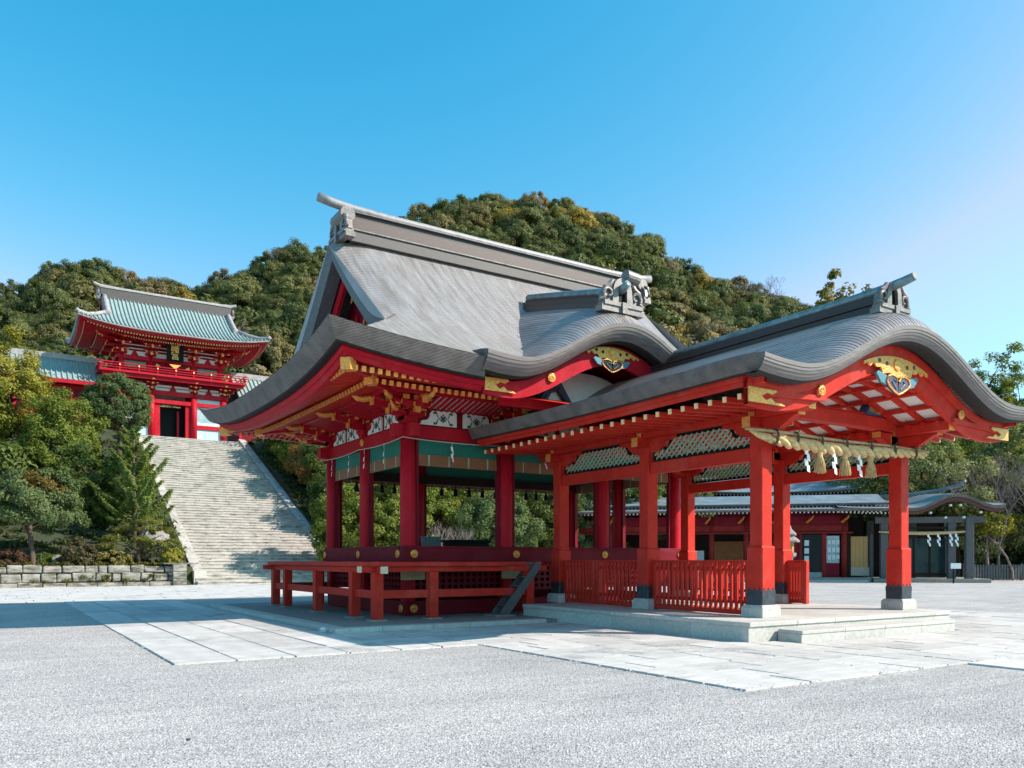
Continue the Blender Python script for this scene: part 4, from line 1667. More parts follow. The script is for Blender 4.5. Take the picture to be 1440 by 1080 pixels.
# ================================================================== THE PORCH
XP, XH, YP0, YP1 = 15.0, 4.45, 8.85, 18.55
porch = thing('shrine_porch', 'red pillared porch with a curved gable roof in front of the hall', 'porch', (XP, 13.5, PH))
PXS, PYS = (12.87, 17.55), (10.9, 14.17, 17.6)


def zporch(X, Y):
    s = (X - XP) / XH
    k = kprof(s)
    dy = max(0, Y - YP0)
    w = .06 + .94 * k ** .8
    sag = .06 * math.sin(math.pi * min(1, dy / 9.7)) * (1 - k)
    return 4.80 + 1.15 * k + w * .48 * (1 - math.exp(-dy / .30)) - sag


prow = [8.85, 8.90, 8.97, 9.07, 9.2, 9.4, 9.7, 10.2, 11, 12, 13, 14, 15, 16, 17, 18, 18.55]
pr = kara_roof(zporch, XP, XH, YP0, YP1, prow, ROOF, porch, 0.10, KEDGE, .25, .13, name='roof', lip=.011)
for sx in (-1, 1):
    x = XP + sx * XH
    rows = []
    for (ins, dr) in ((0, -.02), (.012, .05), (.06, .15), (.13, .25), (.16, .27), (.42, .25)):
        rows.append([(x - sx * ins, Y + (0.0 if Y > 9 else ins), zporch(x, Y) - dr) for Y in prow])
    m = MB()
    m.grid(rows[:4])
    m.build('side_edge', EDGE, pr)
    m = MB()
    m.grid(rows[3:])
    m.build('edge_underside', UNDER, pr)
zp0 = lambda X, Y: zporch(X, YP0)
# fascia boards along the sides
for sx in (-1, 1):
    m = MB()
    for (ins, z0, z1) in ((.24, .25, .345), (.30, .345, .42)):
        x = XP + sx * (XH - ins)
        for i in range(12):
            ya, yb = lerp(9.12, 18.5, i / 12), lerp(9.12, 18.5, (i + 1) / 12)
            za, zb = zporch(XP + sx * XH, ya), zporch(XP + sx * XH, yb)
            m.add([(x, ya, za - z0), (x, yb, zb - z0), (x, yb, zb - z1), (x, ya, za - z1), (x - sx * .08, ya, za - z0), (x - sx * .08, yb, zb - z0),
                   (x - sx * .08, yb, zb - z1), (x - sx * .08, ya, za - z1)], [(0, 1, 2, 3), (7, 6, 5, 4), (3, 2, 6, 7), (0, 4, 5, 1)])
    m.build('eave_board', RED, pr)
# barge board of the front gable, two steps
bo = barge(zp0, XP, XH - .17, 9.38, 9.46, .24, .17, .02, RED, 'barge_board', pr)
b2 = barge(zp0, XP, XH - .30, 9.46, 9.56, .37, .29, .16, RED, 'barge_board', pr)
m = MB()
gegyo(m, XP - .02, 9.37, 5.38, 1.05)
m.build('gilt_pendant', [GOLD, BLUE, VIOLET], b2)
for sx in (-1, 1):
    m = MB()
    gilt_tip(m, XP + sx * (XH - .19), 9.37, 4.18, 4.43, .92, -sx)
    m.build('gilt_tip', GOLD, b2)
    m = crest(MB(), .10, (0, -1, 0))
    m.v = [(a + XP + sx * 2.33, b + 9.37, c + 4.58) for a, b, c in m.v]
    m.build('gilt_boss', GOLD, b2, smooth=True)
# rafters of the long eaves
for sx in (-1, 1):
    q = MB()
    q.bar((0, 0, .10), (sx * 1.90, 0, -.005), .075, .095)
    q.bar((sx * 1.885, 0, -.004), (sx * 1.908, 0, -.0055), .078, .098, mi=1)
    n = 27
    series(q, 'rafter', [RED, YEL], porch, [(XP + sx * 2.12, lerp(9.42, 18.4, i / (n - 1)), 4.355) for i in range(n)])
# vaulted ceiling: white panels between red ribs
def zc(x):
    return 4.40 + .80 * kprof((x - XP) / (XH - .2) * 1.0)


m = MB()
P = [[(XP + 2.5 * (-1 + 2 * i / 40), Y, zc(XP + 2.5 * (-1 + 2 * i / 40)) + .03) for i in range(41)] for Y in (9.57, 12, 15, 18.5)]
m.grid(P)
m.build('ceiling_panel', WHITE, porch)
for j in range(17):
    Y = 9.64 + j * .55
    m = MB()
    pts = [(XP + 2.5 * (-1 + 2 * i / 24), Y, zc(XP + 2.5 * (-1 + 2 * i / 24))) for i in range(25)]
    P = [[], [], [], []]
    for p in pts:
        P[0].append((p[0], Y - .055, p[2] + .03)); P[1].append((p[0], Y - .055, p[2] - .06))
        P[2].append((p[0], Y + .055, p[2] - .06)); P[3].append((p[0], Y + .055, p[2] + .03))
    m.grid(P)
    m.build('ceiling_rib', RED, porch)
for i in range(9):
    x = XP + 2.35 * (-1 + 2 * i / 8)
    MB().bar((x, 9.58, zc(x) - .02), (x, 18.5, zc(x) - .02), .15, .075).build('ceiling_batten', RED, porch)
# pillars: upper shaft, thick lower shaft, metal skirt with pointed lappets, stone base


def chamfer(h, c, z0, z1, m, mi=0):
    P = [(h - c, -h), (h, -h + c), (h, h - c), (h - c, h), (-h + c, h), (-h, h - c), (-h, -h + c), (-h + c, -h)]
    m.prism(P, lambda a, b: (a, b, z0), lambda a, b: (a, b, z1), mi)


up = MB()
chamfer(.155, .018, 1.775, 4.10, up)
lo = MB()
chamfer(.195, .02, .62, 1.745, lo)
lo.prism([(-.195, -.195), (.195, -.195), (.195, .195), (-.195, .195)], lambda a, b: (a, b, 1.745), lambda a, b: (a * .86, b * .86, 1.78))
sk = MB()
chamfer(.202, .02, .615, .80, sk)
for k in range(4):
    a = k * math.pi / 2
    for j in range(3):
        c0 = -.13 + .13 * j
        P = [(c0 - .064, .80), (c0 + .064, .80), (c0 + .064, .90), (c0 + .03, .905), (c0 + .022, .94), (c0, .965), (c0 - .022, .94), (c0 - .03, .905), (c0 - .064, .90)]
        ca_, sa_ = math.cos(a), math.sin(a)
        sk.prism(P, lambda p, q_: (p * ca_ + .203 * sa_, p * sa_ - .203 * ca_, q_), lambda p, q_: (p * ca_ + .195 * sa_, p * sa_ - .195 * ca_, q_))
bs_ = MB()
bs_.prism([(-.27, -.27), (.27, -.27), (.27, .27), (-.27, .27)], lambda a, b: (a, b, PH), lambda a, b: (a, b, PH + .19))
bs_.prism([(-.27, -.27), (.27, -.27), (.27, .27), (-.27, .27)], lambda a, b: (a, b, PH + .19), lambda a, b: (a * .84, b * .84, PH + .245))
pp = [(x, y, 0) for y in PYS for x in PXS]
P1 = series(up, 'pillar', RED, porch, pp)
P2 = series(lo, 'pillar_casing', RED, porch, pp)
P3 = series(sk, 'metal_skirt', SKIRT, porch, pp)
P4 = series(bs_, 'base_stone', GRANITE, porch, pp, bevel=.01)
# long side beams, tie beams, lattices with stepped corners, bracket arms
for sx, x in ((-1, PXS[0]), (1, PXS[1])):
    MB().box(x - .10, x + .10, 9.75, 18.2, 4.302, 4.56).build('side_beam', RED, porch, bevel=.01)
    for i in range(2):
        ya, yb = PYS[i], PYS[i + 1]
        MB().box(x - .085, x + .085, ya + .156, yb - .156, 3.48, 3.745).build('tie_beam', RED, porch, bevel=.012)
        # lattice
        lt = MB()
        L0, L1, z0, z1 = ya + .22, yb - .22, 3.80, 4.275
        st_ = .60

        def topz(y):
            e = min(y - L0, L1 - y)
            if e < st_ * .72:
                return 4.03
            return lerp(4.03, z1, smooth((e - st_ * .72) / (st_ * .28)))
        for dirn in (-1, 1):
            yy = L0 - .6
            while yy < L1 + .6:
                seg = []
                for kk in range(25):
                    z = lerp(z0, z1, kk / 24)
                    y_ = yy + dirn * (z - z0) * 1.05
                    if L0 < y_ < L1 and z < topz(y_):
                        seg.append((y_, z))
                if len(seg) > 2:
                    lt.bar((x + .012 * dirn, seg[0][0], seg[0][1]), (x + .012 * dirn, seg[-1][0], seg[-1][1]), .034, .026, up=(1, 0, 0))
                yy += .16
        lt.build('lattice', GREEN, porch, kind='stuff')
        fr = MB()
        path = [(L0, z0), (L1, z0)] + [(L1 - (L1 - L0) * j / 60, topz(L1 - (L1 - L0) * j / 60)) for j in range(61)] + [(L0, z0)]
        for (a, b) in zip(path[:-1], path[1:]):
            if a != b:
                fr.bar((x, a[0], a[1]), (x, b[0], b[1]), .07, .04, up=(1, 0, 0))
        fr.build('lattice_frame', BLACK, porch)
    for y in PYS:
        P = [(-.95, 0.30), (-.93, .22), (-.80, .20), (-.66, .19), (-.55, .08), (-.46, .02), (-.34, -.03), (.34, -.03), (.46, .02), (.55, .08), (.66, .19), (.80, .20), (.93, .22), (.95, .30)]
        if y == PYS[0]:
            P = [(-.85, .30), (-.84, .23), (-.6, .1), (-.3, -.02)] + P[7:]
        m = MB()
        m.prism([(y + a, 4.0 + b) for a, b in P], lambda a, b: (x - .088, a, b), lambda a, b: (x + .088, a, b), 0)
        m.build('bracket_arm', RED, porch, bevel=.01)
        # cross arm with gilt plate facing outwards
        m = MB()
        m.box(x - .42, x + .42, y - .085, y + .085, 4.105, 4.30)
        m.box(x - .32, x + .32, y - .10, y + .10, 4.302, 4.40)
        m.build('cross_arm', RED, porch, bevel=.008)
        for e in (-1, 1):
            MB().box(x + e * .422, x + e * .44, y - .095, y + .095, 4.10, 4.305).build('gilt_plate', GOLD, porch)
            MB().box(x + e * .322, x + e * .338, y - .11, y + .03, 4.31, 4.42).build('gilt_plate', GOLD, porch)
# purlins that reach the barge board
for x in (XP - 2.33, XP + 2.33):
    MB().box(x - .09, x + .09, 9.565, 18.3, 4.30, 4.50).build('purlin', RED, porch)
    MB().box(x - .10, x + .10, 9.545, 9.565, 4.28, 4.50).build('gilt_plate', GOLD, porch)
# front lintel, back lintel, curved arms
for y in (PYS[0], PYS[1], PYS[2]):
    m = MB()
    P = []
    n = 20
    for i in range(n + 1):
        s = -1 + 2 * i / n
        P.append((lerp(PXS[0] + .16, PXS[1] - .16, i / n), 4.66 + .02 * (1 - s * s)))
    for i in range(n, -1, -1):
        s = -1 + 2 * i / n
        P.append((lerp(PXS[0] + .16, PXS[1] - .16, i / n), 4.36 + .05 * (1 - s ** 4)))
    m.prism(P, lambda a, b: (a, y - .13, b), lambda a, b: (a, y + .13, b))
    m.build('rainbow_beam', RED, porch, bevel=.015)
    for sx, x in ((1, PXS[0]), (-1, PXS[1])):
        m = MB()
        P = [(.156, 4.02), (.35, 4.03), (.55, 4.10), (.75, 4.22), (.84, 4.30), (.84, 4.36), (.156, 4.36)]
        m.prism([(x + sx * a, b) for a, b in P], lambda a, b: (a, y - .085, b), lambda a, b: (a, y + .085, b))
        m.build('curved_arm', RED, porch, bevel=.008)
        MB().box(x + sx * .842, x + sx * .86, y - .095, y + .095, 4.25, 4.37).build('gilt_plate', GOLD, porch)
        if y == PYS[0]:
            m = MB()
            m.prism([(y - .156, 4.05), (y - .5, 4.12), (y - .95, 4.27), (y - .95, 4.42), (y - .156, 4.42)], lambda a, b: (x - .08, a, b), lambda a, b: (x + .08, a, b))
            m.build('curved_arm', RED, porch, bevel=.008)
            MB().box(x - .095, x + .095, y - .975, y - .952, 4.25, 4.43).build('gilt_plate', GOLD, porch)
MB().box(PXS[0] + .16, PXS[1] - .16, PYS[0] - .07, PYS[0] + .07, 4.662, 4.74).build('packing_beam', RED, porch)
# carved frog-leg struts standing on the front lintel
for sx in (-1, 1):
    m = MB()
    c = XP + sx * 1.55
    A = [(c + .36 * math.cos(math.pi * i / 14), 4.70 + .34 * math.sin(math.pi * i / 14)) for i in range(15)]
    m.prism(A, lambda a, b: (a, PYS[0] - .10, b), lambda a, b: (a, PYS[0] + .10, b), 0)
    for k in range(6):
        pts = [(c + (.05 + .05 * k) * math.cos(a), PYS[0] - .115, 4.72 + (.05 + .05 * k) * math.sin(a)) for a in [.2 + .27 * j for j in range(11)]]
        m.tube(pts, .017, 5, 1)
    m.build('frog_leg_strut', [mat('blue_carved_strut', (.03, .10, .25), .5, .3, 9, .2), mat('straw_gold_carving', (.45, .33, .13), .5, .3, 9, .2)], porch)
# ridge of the porch
m = MB()
zr = zporch(XP, 12)
for (za, zb, w, mi) in ((-.1, .12, .30, 2), (.12, .17, .34, 1), (.17, .32, .20, 0), (.32, .36, .15, 1)):
    m.box(XP - w, XP + w, 9.52, 18.5, zr + za, zr + zb, mi)
m.build('ridge', [RIDGED, RIDGED, RIDGED], pr, bevel=.01)
m = MB()
m.tube([(XP, 9.0, zr + .545), (XP, 9.2, zr + .51), (XP, 9.55, zr + .47), (XP, 10.3, zr + .445), (XP, 12, zr + .43), (XP, 18.55, zr + .43)], [.085, .09, .095, .095, .095, .095], 14)
m.build('ridge_tube', RIDGEC, pr, smooth=True)
m = MB()
m.disc((XP, 8.995, zr + .546), (0, -1, .3), .075, .02, 14)
m.build('tube_end', GRANITED, pr)
m = MB()
ornament(m, (XP, 9.46, zr - .12), .84, 0, roll=False)
m.build('ridge_ornament', [ORN, BLACK], pr)

# ================================================================== ROPE ON THE PORCH
RY, RZ = 10.50, 3.98
rope = thing('straw_rope', 'thick twisted straw rope tied under a bamboo pole across the front of the porch', 'rope', (XP, RY, RZ))
MB().tube([(11.95 + (18.05 - 11.95) * i / 8, RY - .02, RZ + .03 * math.sin(i * 1.3) * .4) for i in range(9)], [.033, .034, .034, .033, .032, .031, .03, .028, .024], 9).build('bamboo_pole', BAMBP, rope, smooth=True)
for k in range(3):
    m = MB()
    pts, rr = [], []
    n = 170
    for i in range(n + 1):
        t = i / n
        x = lerp(12.55, 17.85, t)
        taper = .5 + .5 * min(1, t / .12) if t < .12 else (1.0 - .35 * max(0, (t - .6) / .4))
        a = 2 * math.pi * (t * 6.5) + k * 2.0944
        zc_ = RZ - .15 - .07 * math.sin(math.pi * min(1, t * 1.15)) + .05 * t
        pts.append((x, RY - .03 + .068 * taper * math.cos(a), zc_ + .068 * taper * math.sin(a)))
        rr.append(.066 * taper)
    m.tube(pts, rr, 9)
    m.build('strand', ROPE, rope, smooth=True)
for x in (12.75, 13.35, 14.1, 14.9, 15.75, 16.6, 17.4):
    m = MB()
    for j in range(3):
        pts = [(x + .02 * (j - 1) + .01 * math.sin(a), RY - .03 + .10 * math.cos(a), RZ - .10 + .15 * math.sin(a)) for a in [2 * math.pi * q_ / 14 for q_ in range(15)]]
        m.tube(pts, .012, 5)
    m.tube([(x, RY - .12, RZ + .03), (x + .04, RY - .13, RZ + .09)], .01, 4)
    m.build('straw_tie', STRAWD, rope)
m = MB()
m.tube([(12.1, RY, RZ - .03), (12.35, RY, RZ - .09), (12.6, RY - .02, RZ - .13)], [.02, .06, .085], 9)
m.build('rope_end', ROPE, rope, smooth=True)
for x in (14.10, 14.92, 15.80):
    m = MB()
    zt = RZ - .29
    m.tube([(x, RY - .05, zt + .03), (x, RY - .05, zt - .03), (x, RY - .05, zt - .10), (x, RY - .05, zt - .12)], [.05, .06, .05, .055], 10, 0)
    for q_ in range(46):
        a = q_ * 2.399
        r = .10 * math.sqrt((q_ + .5) / 46)
        m.tube([(x + r * .4 * math.cos(a), RY - .05 + r * .4 * math.sin(a), zt - .08), (x + r * .95 * math.cos(a), RY - .05 + r * .95 * math.sin(a), zt - .25),
                (x + r * 1.25 * math.cos(a), RY - .05 + r * 1.25 * math.sin(a), zt - .40 - .05 * rnd.random())], [.012, .012, .006], 4, 0, cap=False)
    m.build('tassel', ROPE, rope)
for x, a in ((13.65, -.35), (14.52, -.3), (15.36, -.4)):
    m = MB()
    shide(m, (x, RY - .08, RZ - .24), .85, a)
    m.build('paper_streamer', PAPER, rope)

# ================================================================== RED FENCES BETWEEN THE PILLARS


def fence(label, x, y0, y1, wide=None, end_post=False):
    t = thing('picket_fence', label, 'fence', (x, (y0 + y1) / 2, PH))
    m = MB().box(x - .07, x + .07, y0, y1, PH + .02, PH + .12)
    m.build('ground_rail', RED, t, bevel=.01)
    for z, h in ((.62, .075), (1.28, .075)):
        MB().box(x - .025, x + .025, y0, y1, z, z + h).build('rail', RED, t)
    MB().box(x - .05, x + .05, y0, y1, 1.455, 1.50).build('top_rail', RED, t, bevel=.008)
    n = round((y1 - y0) / .15)
    q = MB().box(-.045, .0, -.034, .034, PH + .122, 1.454)
    w = wide or []
    series(q, 'picket', RED, t, [(x - .026, lerp(y0 + .09, y1 - .09, i / n), 0) for i in range(n + 1) if not any(abs(lerp(y0 + .09, y1 - .09, i / n) - ww) < .17 for ww in w)], bevel=.006)
    for ww in w:
        for e in (-1, 1):
            MB().box(x - .085, x + .04, ww + e * .085 - .07, ww + e * .085 + .07, PH + .02, 1.47).build('gate_post', RED, t, bevel=.008)
    for yy in ((y0 + .05, y1 - .05) if not end_post else (y0, y1 - .05)):
        MB().box(x - .06, x + .06, yy - .055, yy + .055, PH + .01, 1.475).build('post', RED, t, bevel=.008)
    return t


fence('red picket fence with a wide double post, between the left pillars nearest the hall', PXS[0], PYS[1] + .21, PYS[2] - .21, wide=[16.05])
fence('red picket fence between the middle left pillar and the front left pillar of the porch', PXS[0], PYS[0] + .21, PYS[1] - .21)
fence('red picket fence on the far side of the porch, ending at a free post', PXS[1], PYS[1] + .21, PYS[2] - .21)
fence('short red picket fence beyond the front left pillar, sunlit', PXS[1], PYS[1] - .75, PYS[1] - .21, end_post=True)

# ================================================================== LADDER-STAIR UP TO THE DECK
ld = thing('wooden_ladder', 'steep grey wooden ladder stair leaning up to the red deck beside the platform', 'ladder', (11.2, 17.5, .1))
MB().box(10.62, 11.2, 17.28, 17.86, 0.02, .125).build('base_slab', GRANITED, ld, bevel=.012)
for y in (17.36, 17.74):
    m = MB()
    m.prism([(10.80, .126), (11.06, .126), (12.02, 1.30), (12.02, 1.46), (11.90, 1.46), (10.80, .20)], lambda a, b: (a, y - .03, b), lambda a, b: (a, y + .03, b))
    m.build('side_board', GREYW, ld, bevel=.006)
for i in range(5):
    z = .34 + i * .24
    x = 10.98 + i * .196
    MB().box(x - .06, x + .17, 17.392, 17.708, z, z + .035).build('tread', GREYW, ld)

# ================================================================== GREAT STONE STAIRWAY
def rough(x0, x1, y0, y1, z0, z1, j):
    m_ = MB().box(x0, x1, y0, y1, z0, z1)
    m_.v = [(a + rnd.uniform(-j, j), b + rnd.uniform(-j, j), c + rnd.uniform(-j, j)) for a, b, c in m_.v]
    return m_


SX0, SX1, SYB, SYT, SZT = 11.0, 19.5, 51.0, 77.6, 12.45
stair = thing('stone_stairway', 'broad weathered stone stairway climbing between slanting stone rails to the tower gate', 'stairway', (15.2, 51, 0))
NST = 58
rise, tread = SZT / NST, (SYT - SYB) / NST
for i in range(NST):
    y = SYB + i * tread
    ex = .55 if i < 2 else 0
    xa_, xe_ = SX0 - ex, SX1 + ex
    cuts = [xa_] + sorted(lerp(xa_, xe_, (k_ + rnd.uniform(-.3, .3)) / 5) for k_ in range(1, 5)) + [xe_]
    for a_, b_ in zip(cuts[:-1], cuts[1:]):
        jy, jz = rnd.uniform(-.008, .008), rnd.uniform(-.008, .006)
        z0_, z1_ = i * rise - .01, (i + 1) * rise + jz
        m = MB()
        m.prism([(y + .032, z0_), (y + .032, z1_ - .07), (y + jy, z1_ - .07), (y + jy, z1_ - .012), (y + jy + .012, z1_), (y + tread + .10, z1_), (y + tread + .10, z0_)],
                lambda a, b: (a_ + .004, a, b), lambda a, b: (b_ - .004, a, b))
        m.build('step_stone', STAIRM, stair)
core = MB()
core.prism([(SYB + .5, -.1), (SYT, SZT - .4), (SYT, -.1)], lambda a, b: (SX0, a, b), lambda a, b: (SX1, a, b))
core.build('core', GRANITED, stair)
slp = SZT / (SYT - SYB)
for nm, xa, xb in (('L', SX0 - .62, SX0 - .002), ('R', SX1 + .002, SX1 + .62)):
    k = 0
    y = SYB + 1.1
    while y < SYT:
        e = min(SYT, y + 2.4)
        m = MB()
        P = [(y + .008, (y - SYB) * slp - .9), (e, (e - SYB) * slp - .9), (e, (e - SYB) * slp + .34), (y + .008, (y - SYB) * slp + .34)]
        m.prism(P, lambda a, b: (xa, a, b), lambda a, b: (xb, a, b))
        m.build('rail_stone', STAIRM, stair, bevel=.02)
        y = e
    MB().box(xa - .05, xb + .05 * (1 if nm == 'L' else 0) + (.05 if nm == 'R' else .0), SYB + .52, SYB + 1.1, 0, .86).build('newel_block', GRANITE, stair, bevel=.03)
    # masonry cheek under the rail
    m = MB()
    P = [(SYB + 1.1, -.1), (SYB + 1.1, .05), (SYT, SZT - .55), (SYT, -.1)]
    m.prism(P, lambda a, b: (xa + .06, a, b), lambda a, b: (xb - .06, a, b))
    m.build('cheek_wall', WALLST, stair)

# ================================================================== SLOPES AND TERRACE BEHIND
def hnoise(x, y, s):
    return noise.noise(Vector((x / s, y / s, 3.3)))


def slope_z(x, y):
    t = (y - 53.0) / (SYT - 53.0)
    z = SZT * max(0, min(1, t)) + 1.1
    z += .5 * hnoise(x, y, 5) * max(0, min(1, t * 3)) * (1 if y < SYT - 2 else 0)
    return min(z, SZT - .05) if y > SYT - 3 else z


m = MB()
for (x0, x1) in ((-60.0, SX0 - .6), (SX1 + .6, 40.0)):
    P = []
    for j in range(40):
        y = lerp(51.6, SYT, j / 39)
        P.append([(lerp(x0, x1, i / 30), y, slope_z(lerp(x0, x1, i / 30), y) if j else 0.0) for i in range(31)])
    m.grid(P)
o = m.build('terrain', SLOPE)
o['kind'] = 'structure'
m = MB()
m.box(-60, 40, SYT - .05, 150, 5, SZT + .004)
o = m.build('terrace', GRANITED)
o['kind'] = 'structure'

# dressed stone wall at the foot of the slope
wall = thing('stone_wall', 'low mossy wall of squared stones holding the planted bank beside the stairs', 'wall', (0, 51, 0))
MB().box(-14, 9.6, 51.25, 52.0, 0, 1.12).build('backing', WALLST, wall)
x = -13.0
while x < 9.5:
    ln = rnd.uniform(.9, 1.5)
    rough(x + .015, min(9.6, x + ln) - .015, 50.72, 51.2, 0, .26 + rnd.uniform(-.03, .02), .015).build('stone', WALLST, wall, bevel=.03)
    x += ln
for row, (z0, z1) in enumerate(((.28, .78), (.79, 1.2))):
    x = -13.0 + row * .4
    while x < 8.9:
        ln = rnd.uniform(.45, 1.3)
        rough(x + .02, x + ln - .02, 50.93 + rnd.uniform(-.06, .06), 51.3, z0 + .01, z1 - .01 + rnd.uniform(-.05, .04), .035).build('stone', WALLST, wall, bevel=.06)
        x += ln
for z in (0, .42, .84):
    MB().box(9.0, 9.75, 50.6, 51.3, z + .005, z + .41).build('stone', WALLST, wall, bevel=.03)
MB().box(8.5, 10.2, 50.65, 51.6, 1.255, 1.34).build('coping_stone', WALLST, wall, bevel=.03)

# ================================================================== TOWER GATE
GC, GY = 14.2, 82.4
GB = SZT + .25
gate = thing('tower_gate', 'two-storey red tower gate with a pale green tiled roof at the top of the stairs', 'gate', (GC, GY, SZT))
GXS = (9.7, 12.36, 16.04, 18.7)
GYS = (80.0, 82.4, 84.8)
MB().box(8.6, 19.8, 79.0, 85.8, SZT - .1, GB).build('stone_base', GRANITE, gate, bevel=.03)
q = MB()
q.tube([(0, 0, GB), (0, 0, 17.0)], .29, 16)
series(q, 'column', CRIM, gate, [(x, y, 0) for x in GXS for y in GYS], smooth=True)
q = MB()
q.tube([(0, 0, 18.1), (0, 0, 20.1)], .25, 16)
series(q, 'upper_column', CRIM, gate, [(x, 80.45, 0) for x in (9.95, 12.36, 16.04, 18.45)] + [(x, 84.35, 0) for x in (9.95, 12.36, 16.04, 18.45)] + [(x, 82.4, 0) for x in (9.95, 18.45)], smooth=True)


def frontback(z0, z1, x0, x1, yo, mat_, name, th=.12, sides=True):
    for s, y in ((-1, 80.0 - yo), (1, 84.8 + yo)):
        MB().box(x0, x1, y - th / 2, y + th / 2, z0, z1).build(name, mat_, gate)
    if sides:
        for x in (x0 + th / 2, x1 - th / 2):
            MB().box(x - th / 2, x + th / 2, 80.0 - yo + th / 2 + .002, 84.8 + yo - th / 2 - .002, z0 + .002, z1 + .002).build(name, mat_, gate)


frontback(16.62, 17.0, 9.3, 19.1, 0.06, CRIM, 'head_beam', .36)
frontback(15.85, 16.2, 9.7, 18.7, 0.02, CRIM, 'tie_beam', .26)
frontback(17.0, 17.55, 9.6, 18.8, -.05, WHITE, 'plaster_band', .1)
frontback(17.55, 18.0, 9.6, 18.8, -.05, MAROON, 'upper_band', .1)
frontback(17.28, 17.34, 9.6, 18.8, .02, CRIM, 'thin_rail', .06)
frontback(18.05, 19.68, 9.9, 18.5, -.45, MAROON, 'upper_wall', .1)
frontback(19.68, 20.02, 9.5, 18.9, -.40, CRIM, 'head_beam', .34)
frontback(20.02, 20.45, 9.9, 18.5, -.45, WHITE, 'plaster_band', .1)
frontback(20.45, 21.9, 9.9, 18.5, -.46, MAROON, 'upper_band', .1)
for z in (20.62, 20.95):
    frontback(z, z + .09, 10.1, 18.3, -.38, WHITE, 'plaster_strip', .04, sides=False)
# doorway and side bays of the lower storey
MB().box(12.66, 15.74, 81.6, 81.7, GB, 15.84).build('doorway_shade', BLACK, gate)  # black sheet standing in for the shade inside the gateway
for x in (12.66, 15.3):
    MB().box(x, x + .44, 80.02, 80.3, GB, 15.84).build('door_frame', CRIM, gate, bevel=.02)
MB().box(14.72, 14.9, 80.9, 81.0, GB, 15.4).build('door_leaf', CRIM, gate)
for a, b in ((9.99, 12.07), (16.33, 18.41)):
    MB().box(a, b, 80.02, 80.08, GB + .1, 13.72).build('cyan_panel', PALECY, gate)
    MB().box(a, b, 79.9, 80.2, 13.74, 14.12).build('rail', CRIM, gate)
    MB().box(a, b, 79.94, 80.1, 14.13, 14.36).build('white_sill', WHITE, gate)
    MB().box(a, b, 80.06, 80.1, 14.37, 15.84).build('glass_panel', GLASS, gate)
    MB().box(a, b, 80.06, 80.1, 16.21, 16.58).build('cyan_strip', PALECY, gate)
    MB().box(a + .1, b - .1, 80.36, 80.39, 18.95, 19.5).build('green_window', GREENP, gate)
# balcony
BX0, BX1, BY0, BY1 = 7.95, 20.45, 78.4, 86.4
MB().box(BX0, BX1, BY0, BY1, 18.02, 18.22).build('balcony', CRIM, gate, bevel=.02)
MB().box(BX0 + .25, BX1 - .25, BY0 + .25, BY0 + .5, 17.72, 18.018).build('balcony_beam', CRIM, gate)
q = MB().box(-.05, .05, -.05, .05, 18.22, 18.86)
n = 8
series(q, 'balcony_post', CRIM, gate, [(lerp(BX0 + .1, BX1 - .1, i / n), BY0 + .12, 0) for i in range(n + 1)] + [(x, lerp(BY0 + 1.6, BY1 - .1, i / 4), 0) for x in (BX0 + .1, BX1 - .1) for i in range(5)])
q = MB().box(-.055, .055, -.055, .055, 18.60, 18.72)
series(q, 'gilt_cap', YEL, gate, [(lerp(BX0 + .1, BX1 - .1, i / n), BY0 + .06, 0) for i in range(n + 1)])
for z in (18.42, 18.62, 18.84):
    MB().bar((BX0 - .25, BY0 + .12, z), (BX1 + .25, BY0 + .12, z), .07, .07).build('balcony_rail', CRIM, gate)
    for x in (BX0 + .1, BX1 - .1):
        MB().bar((x, BY0 - .25, z + .003), (x, BY1, z + .003), .07, .07).build('balcony_rail', CRIM, gate)


def far_bracket(h, out, w):
    m = MB()
    n = 3
    for k in range(n):
        z = h * k / n
        o_ = out * (k + 1) / n
        m.box(-w * (.4 + .6 * (k + 1) / n), w * (.4 + .6 * (k + 1) / n), -.1, .12, z + .08, z + h / n * .62, 0)
        m.box(-.09, .09, -o_, .1, z + .06, z + h / n * .66, 0)
        m.box(-w * (.35 + .6 * (k + 1) / n), w * (.35 + .6 * (k + 1) / n), -o_ - .02, -o_ + .12, z + h / n * .5, z + h / n * .8, 0)
        for e in (-1, 0, 1):
            m.box(e * w * (.4 + .55 * (k + 1) / n) - .08, e * w * (.4 + .55 * (k + 1) / n) + .08, -o_ - .06, -o_ - .022, z + h / n * .55, z + h / n * .78, 1)
        m.box(-.1, .1, -o_ - .14, -o_ - .06, z + .1, z + h / n * .6, 1)
    return m


pl_ = [(x, 79.92, 16.98, 0) for x in GXS] + [(x, 84.88, 16.98, math.pi) for x in GXS] + [(9.62, y, 16.985, -math.pi / 2) for y in GYS] + [(18.78, y, 16.985, math.pi / 2) for y in GYS]
series(far_bracket(1.0, 1.15, .55), 'bracket', [CRIM, GOLD], gate, pl_)
gx2 = (9.95, 12.36, 16.04, 18.45)
pl_ = [(x, 80.36, 20.03, 0) for x in gx2] + [(x, 84.44, 20.03, math.pi) for x in gx2] + [(9.87, y, 20.035, -math.pi / 2) for y in (80.4, 82.4, 84.4)] + [(18.53, y, 20.035, math.pi / 2) for y in (80.4, 82.4, 84.4)]
series(far_bracket(1.6, 1.7, .75), 'bracket', [CRIM, GOLD], gate, pl_)
q = MB()
q.tube([(0, 0, 1.0), (0, -1.6, .75), (0, -2.6, .62), (0, -3.0, .75)], [.1, .1, .09, .05], 6, 0)
q.tube([(0, -2.4, .64), (0, -2.8, .68), (0, -3.15, .9)], [.11, .08, .03], 6, 1)
